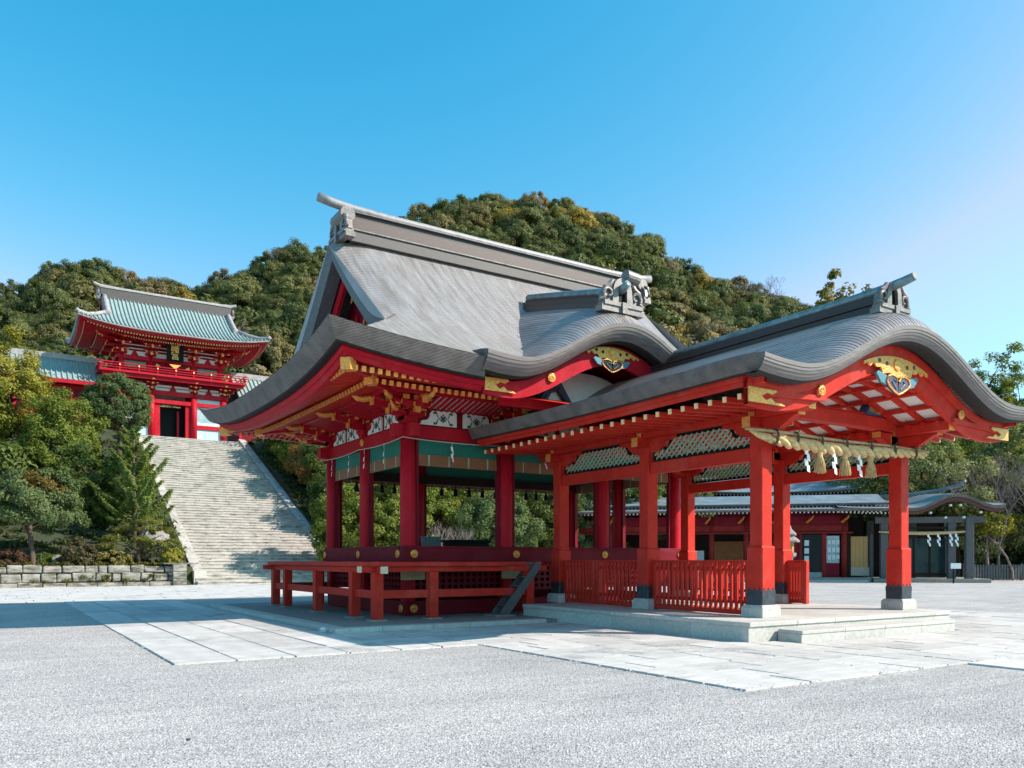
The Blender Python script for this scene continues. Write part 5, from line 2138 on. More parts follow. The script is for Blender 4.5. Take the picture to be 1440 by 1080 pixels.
series(q, 'corner_tail_beam', [CRIM, GOLD], gate, [(9.9, 80.4, 20.4, -math.pi / 4), (18.5, 80.4, 20.4, math.pi / 4), (9.9, 84.4, 20.4, -3 * math.pi / 4), (18.5, 84.4, 20.4, 3 * math.pi / 4)])
# small struts and painted frog legs on the plaster bands
m = MB()
for x in (11.03, 14.2, 17.37):
    for z, y in ((17.05, 79.98), (20.05, 80.38)):
        m.prism([(x - .32, z), (x + .32, z), (x + .16, z + .26), (x + .09, z + .5), (x - .09, z + .5), (x - .16, z + .26)], lambda a, b: (a, y - .06, b), lambda a, b: (a, y, b))
m.build('frog_leg_strut', CRIM, gate)

# roof of the gate
GHX, GHY = 8.05, 5.45


def zgate(X, Y, gab):
    qx, qy = GHX - abs(X - GC), GHY - abs(Y - GY)
    q = max(0, qy if gab else min(qx, qy))
    p = GHY - q
    z = 25.55 - .90 * p + .034 * p * p
    cx, cy = min(1, abs(X - GC) / GHX), min(1, abs(Y - GY) / GHY)
    return z + .62 * cx ** 3.2 * cy ** 3.2 * math.exp(-q / 2.5)


GG = 5.7
m = MB()
xs = sorted(set([round(GC - GHX + 2 * GHX * i / 60, 4) for i in range(61)] + [GC - GG, GC - GG - .001, GC + GG, GC + GG + .001]))
for s in (-1, 1):
    P = []
    for k in range(19):
        row = []
        for X in xs:
            gab = abs(X - GC) <= GG
            qm = GHY if gab else GHX - abs(X - GC)
            q_ = min(GHY * k / 18, qm)
            Y = GY + s * (GHY - q_)
            row.append((X, Y, zgate(X, Y, gab)))
        P.append(row)
    m.grid(P, 0, flip=(s > 0))
for s in (-1, 1):
    P = []
    for k in range(9):
        row = []
        for i in range(41):
            Y = GY - GHY + 2 * GHY * i / 40
            qm = min(GHY - abs(Y - GY), 2.9)
            q_ = min(2.9 * k / 8, qm)
            X = GC + s * (GHX - q_)
            row.append((X, Y, zgate(X, Y, False)))
        P.append(row)
    m.grid(P, 0, flip=(s < 0))
groof = m.build('roof', TILE, gate)
m = MB()
nr = 48
for i in range(nr + 1):
    X = GC - GHX + .1 + (2 * GHX - .2) * i / nr
    gab = abs(X - GC) <= GG
    qm = GHY if gab else GHX - abs(X - GC)
    for s in (-1, 1):
        pts = []
        for k in range(11):
            q_ = qm * k / 10 - (.04 if k == 0 else 0)
            Y = GY + s * (GHY - q_)
            pts.append((X, Y, zgate(X, Y, gab) + .05))
        m.tube(pts, .075, 6)
for i in range(31):
    Y = GY - GHY + .15 + (2 * GHY - .3) * i / 30
    qm = min(GHY - abs(Y - GY), 2.9)
    for s in (-1, 1):
        m.tube([(GC + s * (GHX - qm * k / 5), Y, zgate(GC + s * (GHX - qm * k / 5), Y, False) + .05) for k in range(6)], .075, 6)
m.build('roof_tile', TILE, groof, kind='stuff', smooth=True)
m = MB()
for run in (((-1, -1), (1, -1)), ((1, -1), (1, 1)), ((1, 1), (-1, 1)), ((-1, 1), (-1, -1))):
    P = [[], [], [], [], []]
    for i in range(41):
        t = i / 40
        X, Y = GC + GHX * lerp(run[0][0], run[1][0], t), GY + GHY * lerp(run[0][1], run[1][1], t)
        z = zgate(X, Y, False)
        for r, (ins, dr) in enumerate(((0, 0), (.02, .13), (.2, .16), (.22, .34), (.5, .36))):
            P[r].append((GC + (X - GC) * (GHX - ins) / GHX, GY + (Y - GY) * (GHY - ins) / GHY, z - dr))
    m.grid(P[:3], 0)
    m.grid(P[2:], 1)
m.build('eave_edge', [TILEG, CRIM], groof)
m = MB()
for run in (((-1, -1), (1, -1)), ((1, -1), (1, 1)), ((1, 1), (-1, 1)), ((-1, 1), (-1, -1))):
    P = []
    for ins, dz in ((.5, -.34), (2.2, -.10), (3.7, .3)):
        row = []
        for i in range(31):
            t = i / 30
            X, Y = GC + GHX * lerp(run[0][0], run[1][0], t), GY + GHY * lerp(run[0][1], run[1][1], t)
            row.append((GC + (X - GC) * (GHX - ins) / GHX, GY + (Y - GY) * (GHY - ins) / GHY, zgate(X, Y, False) * (1 if ins < 1 else 0) + (dz if ins < 1 else 21.55 + dz)))
        P.append(row)
    m.grid(P)
m.build('soffit', CRIM, groof)
m = MB()
for row_, (o_, dz) in enumerate(((.62, -.42), (1.75, -.50))):
    for run in (((-1, -1), (1, -1)), ((1, 1), (-1, 1)), ((1, -1), (1, 1)), ((-1, 1), (-1, -1))):
        hor = run[0][1] == run[1][1]
        n = 62 if hor else 40
        for i in range(1, n):
            t = i / n
            X, Y = GC + (GHX - o_) * lerp(run[0][0], run[1][0], t), GY + (GHY - o_) * lerp(run[0][1], run[1][1], t)
            Xe, Ye = GC + (X - GC) * GHX / (GHX - o_), GY + (Y - GY) * GHY / (GHY - o_)
            z = zgate(Xe, Ye, False) + dz
            if hor:
                s = run[0][1]
                m.box(X - .055, X + .055, Y - s * .9, Y, z - .06, z + .06, 0)
                m.box(X - .06, X + .06, Y, Y + s * .03, z - .065, z + .065, 1)
            else:
                s = run[0][0]
                m.box(X - s * .9, X, Y - .055, Y + .055, z - .06, z + .06, 0)
                m.box(X, X + s * .03, Y - .06, Y + .06, z - .065, z + .065, 1)
m.build('rafter', [CRIM, YEL], groof, kind='stuff')
m = MB()
m.box(GC - 5.75, GC + 5.75, GY - .3, GY + .3, 25.35, 26.25, 0)
m.box(GC - 5.8, GC + 5.8, GY - .36, GY + .36, 26.25, 26.33, 1)
m.tube([(GC - 6.3, GY, 26.62), (GC - 5.8, GY, 26.47), (GC - 4, GY, 26.40), (GC + 4, GY, 26.40), (GC + 5.8, GY, 26.47), (GC + 6.3, GY, 26.62)], .15, 10, 1)
m.build('ridge', [MATS['grey_brown_ridge_board'], TILEG], groof)
for sx in (-1, 1):
    m = MB()
    for s in (-1, 1):
        pts = [(GC + sx * (GG - .25), GY + s * (GHY - q_), zgate(GC + sx * (GG - .25), GY + s * (GHY - q_), True) + .22) for q_ in (5.1, 4.2, 3.4, 2.8, 2.3)]
        m.tube(pts, .22, 8)
        m.disc(pts[-1], (0, s, -.2), .26, .12, 12)
        pts = [(GC + sx * (GHX - q_), GY + s * (GHY - q_), zgate(GC + sx * (GHX - q_), GY + s * (GHY - q_), False) + .18) for q_ in (2.4, 1.6, .8, .1)]
        pts.append((pts[-1][0] + sx * .15, pts[-1][1] + s * .15, pts[-1][2] + .1))
        m.tube(pts, .17, 8)
    m.build('corner_ridge', TILEG, groof, smooth=True)
    m = MB()
    m.disc((GC + sx * 5.85, GY, 25.75), (sx, 0, 0), .42, .2, 14)
    m.tube([(GC + sx * 5.8, GY - .3, 25.4), (GC + sx * 5.8, GY + .3, 25.4)], .28, 10)
    m.build('ridge_ornament', ORN, groof)
    m = MB()
    m.prism([(GY - 2.9, 22.9), (GY + 2.9, 22.9), (GY, 25.4)], lambda a, b: (GC + sx * (GG - .7), a, b), lambda a, b: (GC + sx * (GG - .8), a, b))
    m.build('gable_wall', CRIM, groof)
    m = MB()
    for s in (-1, 1):
        for k in range(10):
            ya, yb = GY + s * 3.1 * k / 10, GY + s * 3.1 * (k + 1) / 10
            za, zb = zgate(GC, ya, True), zgate(GC, yb, True)
            m.bar((GC + sx * (GG - .02), ya, za - .16), (GC + sx * (GG - .02), yb, zb - .16), .1, .3)
    m.build('rake_edge', CRIM, groof)

# name plaque
pq = thing('name_plaque', 'upright black plaque with gilt lettering hanging under the eaves of the tower gate', 'plaque', (GC, 79.0, 20.6))
MB().box(GC - .62, GC + .62, 78.86, 78.98, 19.62, 21.6).build('board', BLACK, pq, bevel=.02)
fr = MB()
fr.box(GC - .72, GC - .62, 78.8, 79.0, 19.55, 21.68).box(GC + .62, GC + .72, 78.8, 79.0, 19.55, 21.68).box(GC - .62, GC + .62, 78.8, 79.0, 21.6, 21.68).box(GC - .62, GC + .62, 78.8, 79.0, 19.55, 19.62)
fr.build('frame', BLACK, pq)
m = MB()
for s in (-1, 1):
    m.tube([(GC + s * .06, 78.84, 21.38), (GC + s * .16, 78.83, 21.44), (GC + s * .22, 78.83, 21.30), (GC + s * .30, 78.84, 21.12), (GC + s * .36, 78.84, 21.0)], [.03, .06, .085, .06, .02], 7)
m.build('gilt_dove', GOLD, pq)
fc = bpy.data.curves.new('gilt_lettering', 'FONT')
fc.body = '\u5e61\n\u5bae'
fc.align_x = 'CENTER'
fc.size = .74
fc.space_line = .82
fc.extrude = .02
fc.offset = .012
fo = bpy.data.objects.new('gilt_lettering', fc)
COL.objects.link(fo)
fo.data.materials.append(GOLD)
fo.parent = pq
fo.location = Vector((GC, 78.84, 20.42)) - Vector((GC, 79.0, 20.6))
fo.rotation_euler = (math.pi / 2, 0, 0)
bpy.context.view_layer.update()
fm = bpy.data.meshes.new_from_object(fo.evaluated_get(bpy.context.evaluated_depsgraph_get()))
fm.materials.clear()
fm.materials.append(GOLD)
fo2 = bpy.data.objects.new('gilt_lettering', fm)
COL.objects.link(fo2)
fo2.parent, fo2.location, fo2.rotation_euler = pq, fo.location, fo.rotation_euler
bpy.data.objects.remove(fo)
fo2.name = 'gilt_lettering'
m = MB()
m.prism([(GC - .5, 19.3), (GC + .5, 19.3), (GC, 18.88)], lambda a, b: (a, 78.9, b), lambda a, b: (a, 79.0, b))
m.build('gilt_tip', GOLD, pq)
m = MB()
for s in (-1, 1):
    m.prism([(GC + s * 1.05, 19.25), (GC + s * 1.4, 19.45), (GC + s * 1.5, 19.2), (GC + s * 1.25, 19.1)], lambda a, b: (a, 79.95, b), lambda a, b: (a, 80.1, b))
m.build('gilt_fitting', GOLD, gate)

# side corridors of the gate


def corridor(label, x0, x1, z_e, z_r):
    t = thing('side_corridor', label, 'corridor', ((x0 + x1) / 2, GY, SZT))
    hd = 3.3
    m = MB()

    def zz(p):
        return z_r - (z_r - z_e) * (1.25 * p / hd - .25 * (p / hd) ** 2)
    for s in (-1, 1):
        m.grid([[(x, GY + s * hd * k / 8, zz(hd * k / 8)) for x in (x0, x1)] for k in range(9)], 0, flip=(s > 0))
    ro = m.build('roof', TILE, t)
    m = MB()
    n = int((x1 - x0) / .42)
    for i in range(n + 1):
        x = lerp(x0 + .1, x1 - .1, i / n)
        for s in (-1, 1):
            m.tube([(x, GY + s * hd * k / 6, zz(hd * k / 6) + .05) for k in range(7)], .08, 6)
    m.build('roof_tile', TILE, ro, kind='stuff', smooth=True)
    MB().box(x0, x1, GY - .2, GY + .2, z_r - .1, z_r + .4).build('ridge', TILEG, ro)
    m = MB()
    for s in (-1, 1):
        m.box(x0, x1, GY + s * (hd - .22), GY + s * (hd - .02), z_e - .32, z_e - .02)
    m.build('eave_edge', CRIM, ro)
    MB().box(x0 + .3, x1 - .3, GY - 2.0, GY + 2.0, SZT, z_e + .3).build('wall', MAROON, t)
    for z in (z_e - .55, z_e - 1.6, SZT + .3):
        MB().box(x0 + .25, x1 - .25, GY - 2.06, GY - 2.0, z, z + .3).build('wall_beam', CRIM, t)
    k = max(2, int((x1 - x0) / 2.2))
    q = MB().box(-.13, .13, -.06, .06, SZT, z_e)
    series(q, 'wall_post', CRIM, t, [(lerp(x0 + .5, x1 - .5, i / k), GY - 2.07, 0) for i in range(k + 1)])


corridor('red-walled corridor with green tiled roof running left from the tower gate', -14, 8.7, 17.0, 19.4)
corridor('red-walled corridor with green tiled roof running right from the tower gate behind the hall roof', 19.9, 40, 17.0, 19.6)

# ================================================================== SIDE SHRINE ON THE RIGHT
ox, oy = ray(1240, 56)
BROWNR = mat('shaded_brown_red_paint', (0.24, 0.022, 0.020), 0.6, 0.3, 3, 0.1, spec=.12)  # brownish red, also darkened so the facade reads as shaded
side = thing('side_shrine', 'low red side building with layered blue grey roofs and glazed doors', 'building', (ox, oy, 0), -YAW - .22)
sh = dict(world=False)


def sb(name, m_, *b, bevel=0.0, parent=None):
    return MB().box(*b).build(name, m_, parent or side, bevel=bevel, world=False)


sb('stone_base', GRANITED, -22, -0.9, -1.2, 9, 0, .30, bevel=.03)
sb('stone_base_step', GRANITE, -6, -1.2, -1.9, -1.2, 0, .14, bevel=.02)
sb('back_wall', DARKW, -22, -0.6, 3.0, 3.1, .3, 4.6)
for i, x in enumerate((-21, -18.6, -16.2, -13.8, -11.4, -9.0, -6.4, -2.45)):
    MB().tube([(x, 0, .3), (x, 0, 4.6)], .19, 12).build('column', BROWNR, side, smooth=True, world=False)
sb('head_beam', BROWNR, -22, -2.2, -.12, .12, 3.5, 3.95)
sb('head_beam', BROWNR, -22, -1.9, -.3, .1, 3.36, 3.46)
sb('frieze', MAROON, -22, -2.2, -.05, .05, 3.96, 4.6)
sb('red_panel', MAROON, -6.2, -5.4, .0, .08, .3, 3.4)
sb('door_frame', BROWNR, -5.4, -5.25, -.06, .1, .3, 3.4)
sb('glass_door', mat('dark_door_glass', (.012, .016, .02), .2, .4, 2, 0.0, spec=.15), -5.25, -3.9, .02, .06, .65, 3.3)
sb('door_kick_plate', mat('pale_grey_kick_plate', (.28, .31, .32), .5, .2, 4, .05), -5.25, -3.9, -.02, .08, .3, .65)
sb('door_frame', BROWNR, -3.9, -3.6, -.06, .1, .3, 3.4)
sb('side_window', GLASS, -3.6, -2.75, .02, .06, 1.3, 3.2)
sb('side_panel', MAROON, -3.6, -2.75, .0, .08, .3, 1.3)
for i in range(9):
    a, b = -3.5 + .28 * (i % 3), 1.5 + .52 * (i // 3)
    sb('notice', NOTICE, a, a + .2, .005, .015, b + rnd.uniform(0, .1), b + .36)
for i in range(3):
    sb('notice', NOTICE, -5.05, -4.75, .005, .015, 1.4 + .55 * i, 1.8 + .55 * i)
sb('wooden_door', OCHRE, -1.95, -.85, .3, .36, 1.0, 3.15)
for i in range(4):
    sb('door_board', OCHRE, -1.94 + i * .275, -1.68 + i * .275, .27, .3, 1.02, 3.13)
sb('door_base', mat('pale_board', (.42, .38, .30), .6, .2, 4, .1), -1.95, -.75, .25, .4, .42, 1.0)
sb('door_post', GREYW, -.72, -.55, .1, .3, .3, 3.3)
sb('door_side', DARKW, -2.3, -1.95, .3, .5, .3, 3.4)
sb('orange_panel', mat('orange_board', (.30, .10, .02), .6, .3, 3, .1), -11.2, -6.6, 2.6, 2.7, .5, 2.9)
sb('white_board', NOTICE, -12.6, -11.9, 1.8, 1.86, .6, 2.2)
# layered roofs of the red wing


def sroof(name, x0, x1, y0, y1, z0, z1, m_, parent, curve=.3, end_lift=0.0, edge=.16, n=14):
    m = MB()
    P, E0, E1, E2 = [], [], [], []
    for j in range(n + 1):
        t = j / n
        P.append([(lerp(x0, x1, i / 24), lerp(y0, y1, t), lerp(z0, z1, t) - curve * math.sin(math.pi * t) + end_lift * abs(2 * i / 24 - 1) ** 3 * (1 - t)) for i in range(25)])
    m.grid(P)
    o = m.build(name, m_, parent, world=False)
    e = MB()
    e.grid([P[0], [(a, b + .03, c - edge * .5) for a, b, c in P[0]], [(a, b + .1, c - edge) for a, b, c in P[0]]])
    e.build('eave_edge', EDGE, o, world=False)
    e = MB()
    e.grid([[(a, b + .1, c - edge) for a, b, c in P[0]], [(a, b + 1.6, c - edge + .25) for a, b, c in P[0]]])
    e.build('soffit', MAROON, o, world=False)
    e = MB()
    k = int((x1 - x0) / .27)
    for i in range(k + 1):
        x = lerp(x0 + .1, x1 - .1, i / k)
        zz = z0 - edge - .09 + end_lift * abs(2 * (x - x0) / (x1 - x0) - 1) ** 3
        e.box(x - .04, x + .04, y0 + .3, y0 + 1.5, zz, zz + .09, 0)
        e.box(x - .045, x + .045, y0 + .28, y0 + .3, zz - .003, zz + .093, 1)
    e.build('rafter', [MAROON, WHITE], o, world=False, kind='stuff')
    return o


sroof('lower_roof', -22, -.4, -2.3, .8, 4.95, 5.45, SIDEROOF, side, .05)
sroof('middle_roof', -22, .4, -.9, 3.2, 5.42, 6.3, SIDEROOF, side, .12)
sroof('upper_roof', -12, -.2, 7, 12, 6.9, 8.6, SIDEROOF, side, .2, .2)
sb('upper_wall', MAROON, -11.4, -.8, 8.3, 11, 5, 6.9)
for i in range(9):
    x = -21 + i * 2.3
    m = MB()
    m.tube([(x, -.1, 4.15), (x + .25, -.7, 4.4), (x + .3, -1.1, 4.55)], [.09, .08, .03], 6)
    m.build('gilt_bracket', GOLD, side, world=False)

pav2 = thing('entrance_pavilion', 'weathered grey timber entrance with a curved gable roof beside the low red building', 'pavilion', (ox, oy, 0), -YAW - .22)
sb('stone_base', GRANITED, -.8, 6.4, -1.4, 6, 0, .26, parent=pav2, bevel=.03)
for x, y in ((0, -.6), (4.2, -.6), (5.2, -.9), (0, 4), (5.2, 4), (2.2, 1.2)):
    sb('post', GREYW, x - .24, x + .24, y - .24, y + .24, .26, 4.4, parent=pav2, bevel=.03)
sb('head_beam', GREYW, -.6, 6.2, -.95, -.7, 4.0, 4.4, parent=pav2)
sb('cross_beam', DARKW, -.2, 5.4, -.7, -.5, 3.6, 3.75, parent=pav2)
sb('cross_beam', DARKW, -.2, 5.4, -.7, -.5, 3.1, 3.2, parent=pav2)
sb('glass_wall', mat('dark_green_glass', (.02, .05, .055), .15, .4, 1.5, 0.0, spec=.25), .3, 4.1, .3, .36, .3, 3.0, parent=pav2)
sb('dark_wall', DARKW, -.5, 5.8, 4.2, 4.3, .3, 4.4, parent=pav2)
for x in (1.2, 2.1, 3.1):
    sb('glass_mullion', DARKW, x - .05, x + .05, .22, .3, .3, 3.0, parent=pav2)
sb('low_rail', DARKW, .3, 4.1, -.3, -.2, .45, .62, parent=pav2)
kx, khalf = 4.1, 3.2
PAVW0, PAVW1 = -3.2, 7.0
m = MB()
P = []
for j in range(17):
    t = j / 16
    row = []
    for i in range(61):
        x = lerp(PAVW0, PAVW1, i / 60)
        k = kprof((x - kx) / khalf) if abs(x - kx) < khalf else 0
        y = lerp(-2.2, 5.5, t)
        z = 4.95 + 1.05 * (t ** .85) + .88 * k * (1 - t) ** .3 + .16 * (1 - t) * abs(2 * i / 60 - 1) ** 4 - .12 * math.sin(math.pi * t)
        row.append((x, y, z))
    P.append(row)
m.grid(P)
pr2 = m.build('roof', SIDEROOF, pav2, world=False, smooth=True)
e = MB()
e.grid([P[0], [(a, b + .04, c - .1) for a, b, c in P[0]], [(a, b + .12, c - .2) for a, b, c in P[0]], [(a, b + 1.5, c - .12) for a, b, c in P[0]]])
e.build('front_edge', EDGE, pr2, world=False)
e = MB()
bb = [(a, c) for a, b, c in P[0]]
idx = [i for i in range(61) if abs(bb[i][0] - kx) < khalf]
poly = [(bb[i][0], bb[i][1] - .21) for i in idx] + [(bb[i][0], bb[i][1] - .42 - .05 * kprof((bb[i][0] - kx) / khalf)) for i in reversed(idx)]
for a, b in zip(range(len(idx) - 1), range(1, len(idx))):
    q0, q1 = poly[a], poly[b]
    r0, r1 = poly[-1 - a], poly[-1 - b]
    e.add([(q0[0], -1.95, q0[1]), (q1[0], -1.95, q1[1]), (r1[0], -1.95, r1[1]), (r0[0], -1.95, r0[1]), (q0[0], -1.85, q0[1]), (q1[0], -1.85, q1[1]), (r1[0], -1.85, r1[1]), (r0[0], -1.85, r0[1])],
          [(0, 1, 2, 3), (7, 6, 5, 4), (3, 2, 6, 7)])
e.build('barge_board', mat('brown_barge', (.11, .035, .025), .55, .3, 4, .1), pr2, world=False)
e = MB()
for i in range(42):
    x = lerp(PAVW0 + .15, PAVW1 - .15, i / 41)
    k = kprof((x - kx) / khalf) if abs(x - kx) < khalf else 0
    if k > .22:
        continue
    z = 4.70 + .8 * k + .14 * abs(2 * (x - PAVW0) / (PAVW1 - PAVW0) - 1) ** 4
    e.box(x - .045, x + .045, -1.8, -.7, z - .1, z - .01, 0)
    e.box(x - .05, x + .05, -1.82, -1.8, z - .105, z - .005, 1)
e.build('rafter', [DARKW, WHITE], pr2, world=False, kind='stuff')
e = MB()
for x, z in ((2.6, 4.62), (5.6, 4.62), (3.8, 5.1), (4.4, 5.1), (3.5, 4.3), (4.6, 4.3)):
    e.box(x - .06, x + .06, -2.0, -1.7, z - .06, z + .06)
e.build('white_beam_end', WHITE, pr2, world=False)
e = MB()
e.tube([(4.55, -2.3, 6.62), (4.3, -1.6, 6.40), (3.7, 0, 6.25), (2.4, 3, 6.2), (-.5, 5.2, 6.2)], [.08, .11, .12, .12, .12], 8)
e.build('ridge', SIDEROOF, pr2, world=False, smooth=True)
e = MB()
e.tube([(4.3, -2.0, 6.05), (4.55, -2.05, 6.25), (4.45, -2.05, 6.4), (4.2, -2.0, 6.3)], [.08, .09, .07, .04], 6)
e.tube([(3.9, -2.0, 6.0), (3.75, -2.05, 6.2), (3.9, -2.05, 6.3)], [.07, .08, .04], 6)
e.build('ridge_ornament', ORN, pr2, world=False)

t = thing('straw_rope', 'thin straw rope with paper strips hung across the grey timber entrance', 'rope', (ox, oy, 0), -YAW - .22)
e = MB()
pts = [(lerp(-.4, 5.3, i / 20), -1.0, 3.42 - .12 * math.sin(math.pi * i / 20)) for i in range(21)]
e.tube(pts, [.05 + .07 * math.sin(math.pi * i / 20) for i in range(21)], 8)
e.build('strand', ROPE, t, world=False)
for x in (2.7, 3.3, 4.05, 4.4):
    m = MB()
    shide(m, (x, -1.02, 3.28), 1.5, .1)
    m.build('paper_streamer', PAPER, t, world=False)
t = thing('notice_stand', 'small white notice board on a thin dark post in front of the grey entrance', 'sign', (*ray(1344, 52.5), 0), -YAW)
sb('board', NOTICE, -.33, .33, -.03, .03, .95, 1.3, parent=t)
sb('post', BLACK, -.18, -.10, -.02, .04, 0, .95, parent=t)
t = thing('stone_lantern', 'tall pale stone lantern with stacked caps in front of the red side building', 'lantern', (*ray(1110, 50), 0), -YAW)
m = MB()
m.tube([(0, 0, 0), (0, 0, .25), (0, 0, .26), (0, 0, 1.6)], [.5, .45, .22, .2], 10)
m.build('shaft', GRANITED, t, world=False)
m = MB()
m.tube([(0, 0, 1.6), (0, 0, 1.75), (0, 0, 1.95)], [.22, .4, .42], 6)
m.build('platform', GRANITED, t, world=False)
m = MB()
m.tube([(0, 0, 1.95), (0, 0, 2.6)], [.27, .27], 6)
m.build('fire_box', mat('ochre_lantern_box', (.4, .25, .07), .5, .3, 5, .1), t, world=False)
m = MB()
m.tube([(0, 0, 2.6), (0, 0, 2.7), (0, 0, 3.0), (0, 0, 3.02), (0, 0, 3.12), (0, 0, 3.4), (0, 0, 3.75)], [.6, .62, .25, .4, .42, .15, .02], 8)
m.build('cap', GRANITED, t, world=False)
fx, fy = ray(1400, 60)
t = thing('wooden_fence', 'low grey wooden fence with pointed pickets before the trees on the right', 'fence', (fx, fy, 0), -YAW)
q = MB()
q.prism([(-.07, .1), (.07, .1), (.07, 1.12), (0, 1.2), (-.07, 1.12)], lambda a, b: (a, -.02, b), lambda a, b: (a, .02, b))
o = q.build('picket', GREYW, t, world=False)
for i in range(32):
    c = o if i == 0 else o.copy()
    if i:
        COL.objects.link(c)
        c.parent = t
    c.location = (-2.3 + i * .2, 0, 0)
for z in (.35, .85):
    sb('rail', GREYW, -2.4, 4.2, .02, .07, z, z + .09, parent=t)
for i in range(4):
    sb('post', GREYW, -2.4 + i * 2.15, -2.26 + i * 2.15, .02, .16, 0, 1.25, parent=t)
# stray stones on the pavement
for nm, lb, (u_, v_), s, m_ in (('pebble', 'small white stone on the paving at the corner of the hall plinth', (455, 888), .07, WHITE),
                               ('pebble', 'single dark pebble on the pale gravel in the foreground', (265, 1041), .015, SKIRT)):
    dd = 1143 * 1.5 / (v_ - 787.7)
    x, y = ray(u_, dd)
    m = MB()
    m.tube([(x, y, .0), (x, y, s * .5), (x + s * .2, y, s), (x + s * .2, y, s * 1.2)], [s * 1.2, s * 1.4, s * .9, s * .2], 7)
    tag(m.build(nm, m_, loc=(x, y, 0)), lb, 'stone')

# ================================================================== VEGETATION
DARKG = [(.053, .083, .023), (.086, .124, .032), (.132, .167, .046)]
MIDG = [(.092, .121, .023), (.149, .184, .034), (.218, .247, .052)]
YELG = [(.161, .161, .025), (.241, .230, .039), (.322, .287, .057)]
BLUG = [(.063, .098, .039), (.103, .144, .057), (.161, .196, .083)]
OLIV = [(.149, .132, .040), (.207, .178, .055), (.276, .230, .075)]
PALEG = [(.138, .155, .063), (.196, .213, .092), (.276, .287, .138)]
RUST = [(.218, .098, .040), (.310, .161, .057), (.184, .149, .040)]


def leaves(rs, clumps, per, size, pal, flat=.8, asp=.5, up=.35, spread=1.0, crownn=.45):
    """leaf quads scattered through clumps; returns V,F,tint"""
    n = len(clumps)
    per = np.maximum(6, (np.array([c[3] if len(c) > 3 else 1.0 for c in clumps]) * per)).astype(int)
    idx = np.repeat(np.arange(n), per)
    C = np.array([c[0] for c in clumps])[idx]
    Rr = np.array([c[1] for c in clumps])[idx]
    N = len(idx)
    dr = rs.normal(size=(N, 3))
    dr /= np.linalg.norm(dr, axis=1)[:, None]
    rad = rs.rand(N) ** .45 * spread
    off = dr * (rad * Rr)[:, None]
    off[:, 2] *= flat
    P = C + off
    C0 = np.array([c[0] for c in clumps]).mean(0)
    co = P - C0
    co /= np.linalg.norm(co, axis=1)[:, None] + 1e-9
    nr = dr * .55 + co * crownn + rs.normal(size=(N, 3)) * .45
    nr[:, 2] += up
    nr /= np.linalg.norm(nr, axis=1)[:, None]
    a = np.cross(nr, rs.normal(size=(N, 3)))
    a /= np.linalg.norm(a, axis=1)[:, None] + 1e-9
    b = np.cross(nr, a)
    s = (size * (.6 + .8 * rs.rand(N)))[:, None]
    V = np.stack([P - a * s, P + b * s * asp + nr * s * .12, P + a * s, P - b * s * asp + nr * s * .12], axis=1)
    F = np.arange(N * 4).reshape(N, 4)
    pal = np.array(pal)
    ct = rs.rand(n) * (len(pal) - 1)
    tt = np.clip(ct[idx] * .6 + rs.rand(N) * (len(pal) - 1) * .5, 0, len(pal) - 1.001)
    k = tt.astype(int)
    f = (tt - k)[:, None]
    col = pal[k] * (1 - f) + pal[k + 1] * f
    col *= (.8 + .4 * rs.rand(N))[:, None]
    return V, F, np.repeat(col, 4, axis=0)


def ellipsoid_clumps(rs, c, rx, ry, rz, n, r, low=-.55, inner=.5, lump=.22):
    out = []
    ph = rs.rand(6) * 6.28
    while len(out) < n:
        d = rs.normal(size=3)
        d /= np.linalg.norm(d)
        if d[2] < low:
            continue
        th = math.atan2(d[1], d[0])
        k = 1 + lump * (math.sin(2 * th + ph[0]) * .5 + math.sin(3 * th + ph[1] + 3 * d[2]) * .5 + .5 * math.sin(5 * d[2] + ph[2] + th))
        q = inner + (1 - inner) * rs.rand() ** .5
        out.append(((c[0] + d[0] * rx * q * k, c[1] + d[1] * ry * q * k, c[2] + d[2] * rz * q * k), r * (.7 + .6 * rs.rand()), 1.0))
    return out


def limbs(m, rs, base, top, r, clumps, n, bend=.15):
    """a tapered trunk with limbs that reach into the clumps"""
    base, top = Vector(base), Vector(top)
    pts = []
    for i in range(7):
        t = i / 6
        p = base.lerp(top, t)
        p += Vector((math.sin(t * 5 + base.x), math.cos(t * 4 + base.y), 0)) * bend * r * 4 * t * (1 - t)
        pts.append(p)
    m.tube([pts[0] - Vector((0, 0, .25))] + pts, [r * 1.5] + [r * (1.15 - .8 * i / 6) for i in range(7)], 9)
    for k in range(n):
        c = clumps[rs.randint(len(clumps))]
        t = rs.uniform(.3, .95)
        a = base.lerp(top, t)
        b = Vector(c[0])
        mid = a.lerp(b, .5) + Vector((0, 0, .12 * (b - a).length))
        rr = r * (.55 - .3 * t)
        m.tube([a, a.lerp(mid, .5) + Vector((0, 0, .02)), mid, b], [rr, rr * .75, rr * .5, rr * .15], 6)


def tree(name, label, cat, base, H, rx, ry, rz, zc_, pal, seed, nc=80, per=85, leaf=.16, cr=.5, trunk=.16, group=None, low=-.55, limbn=14, flat=.8, inner=.5, cut=None, asp=.5, bark=None, lump=.22):
    rs = np.random.RandomState(seed)
    t = thing(name, label, cat, base, group=group)
    B = Vector(base)
    cl = ellipsoid_clumps(rs, (B.x, B.y, B.z + zc_), rx, ry, rz, nc, cr, low, inner, lump)
    if cut:
        cl = [c for c in cl if cut(c[0])]
    V, F, tint = leaves(rs, cl, per, leaf, pal, flat, asp)
    V = V - np.array(base)
    link('crown', np_mesh('crown', V, F, LEAF, tint), t)
    m = MB()
    limbs(m, rs, base, (B.x + rs.uniform(-.2, .2) * rx, B.y, B.z + zc_ + rz * .5), trunk, cl, limbn)
    m.build('trunk', bark or BARK, t, smooth=True)
    return t


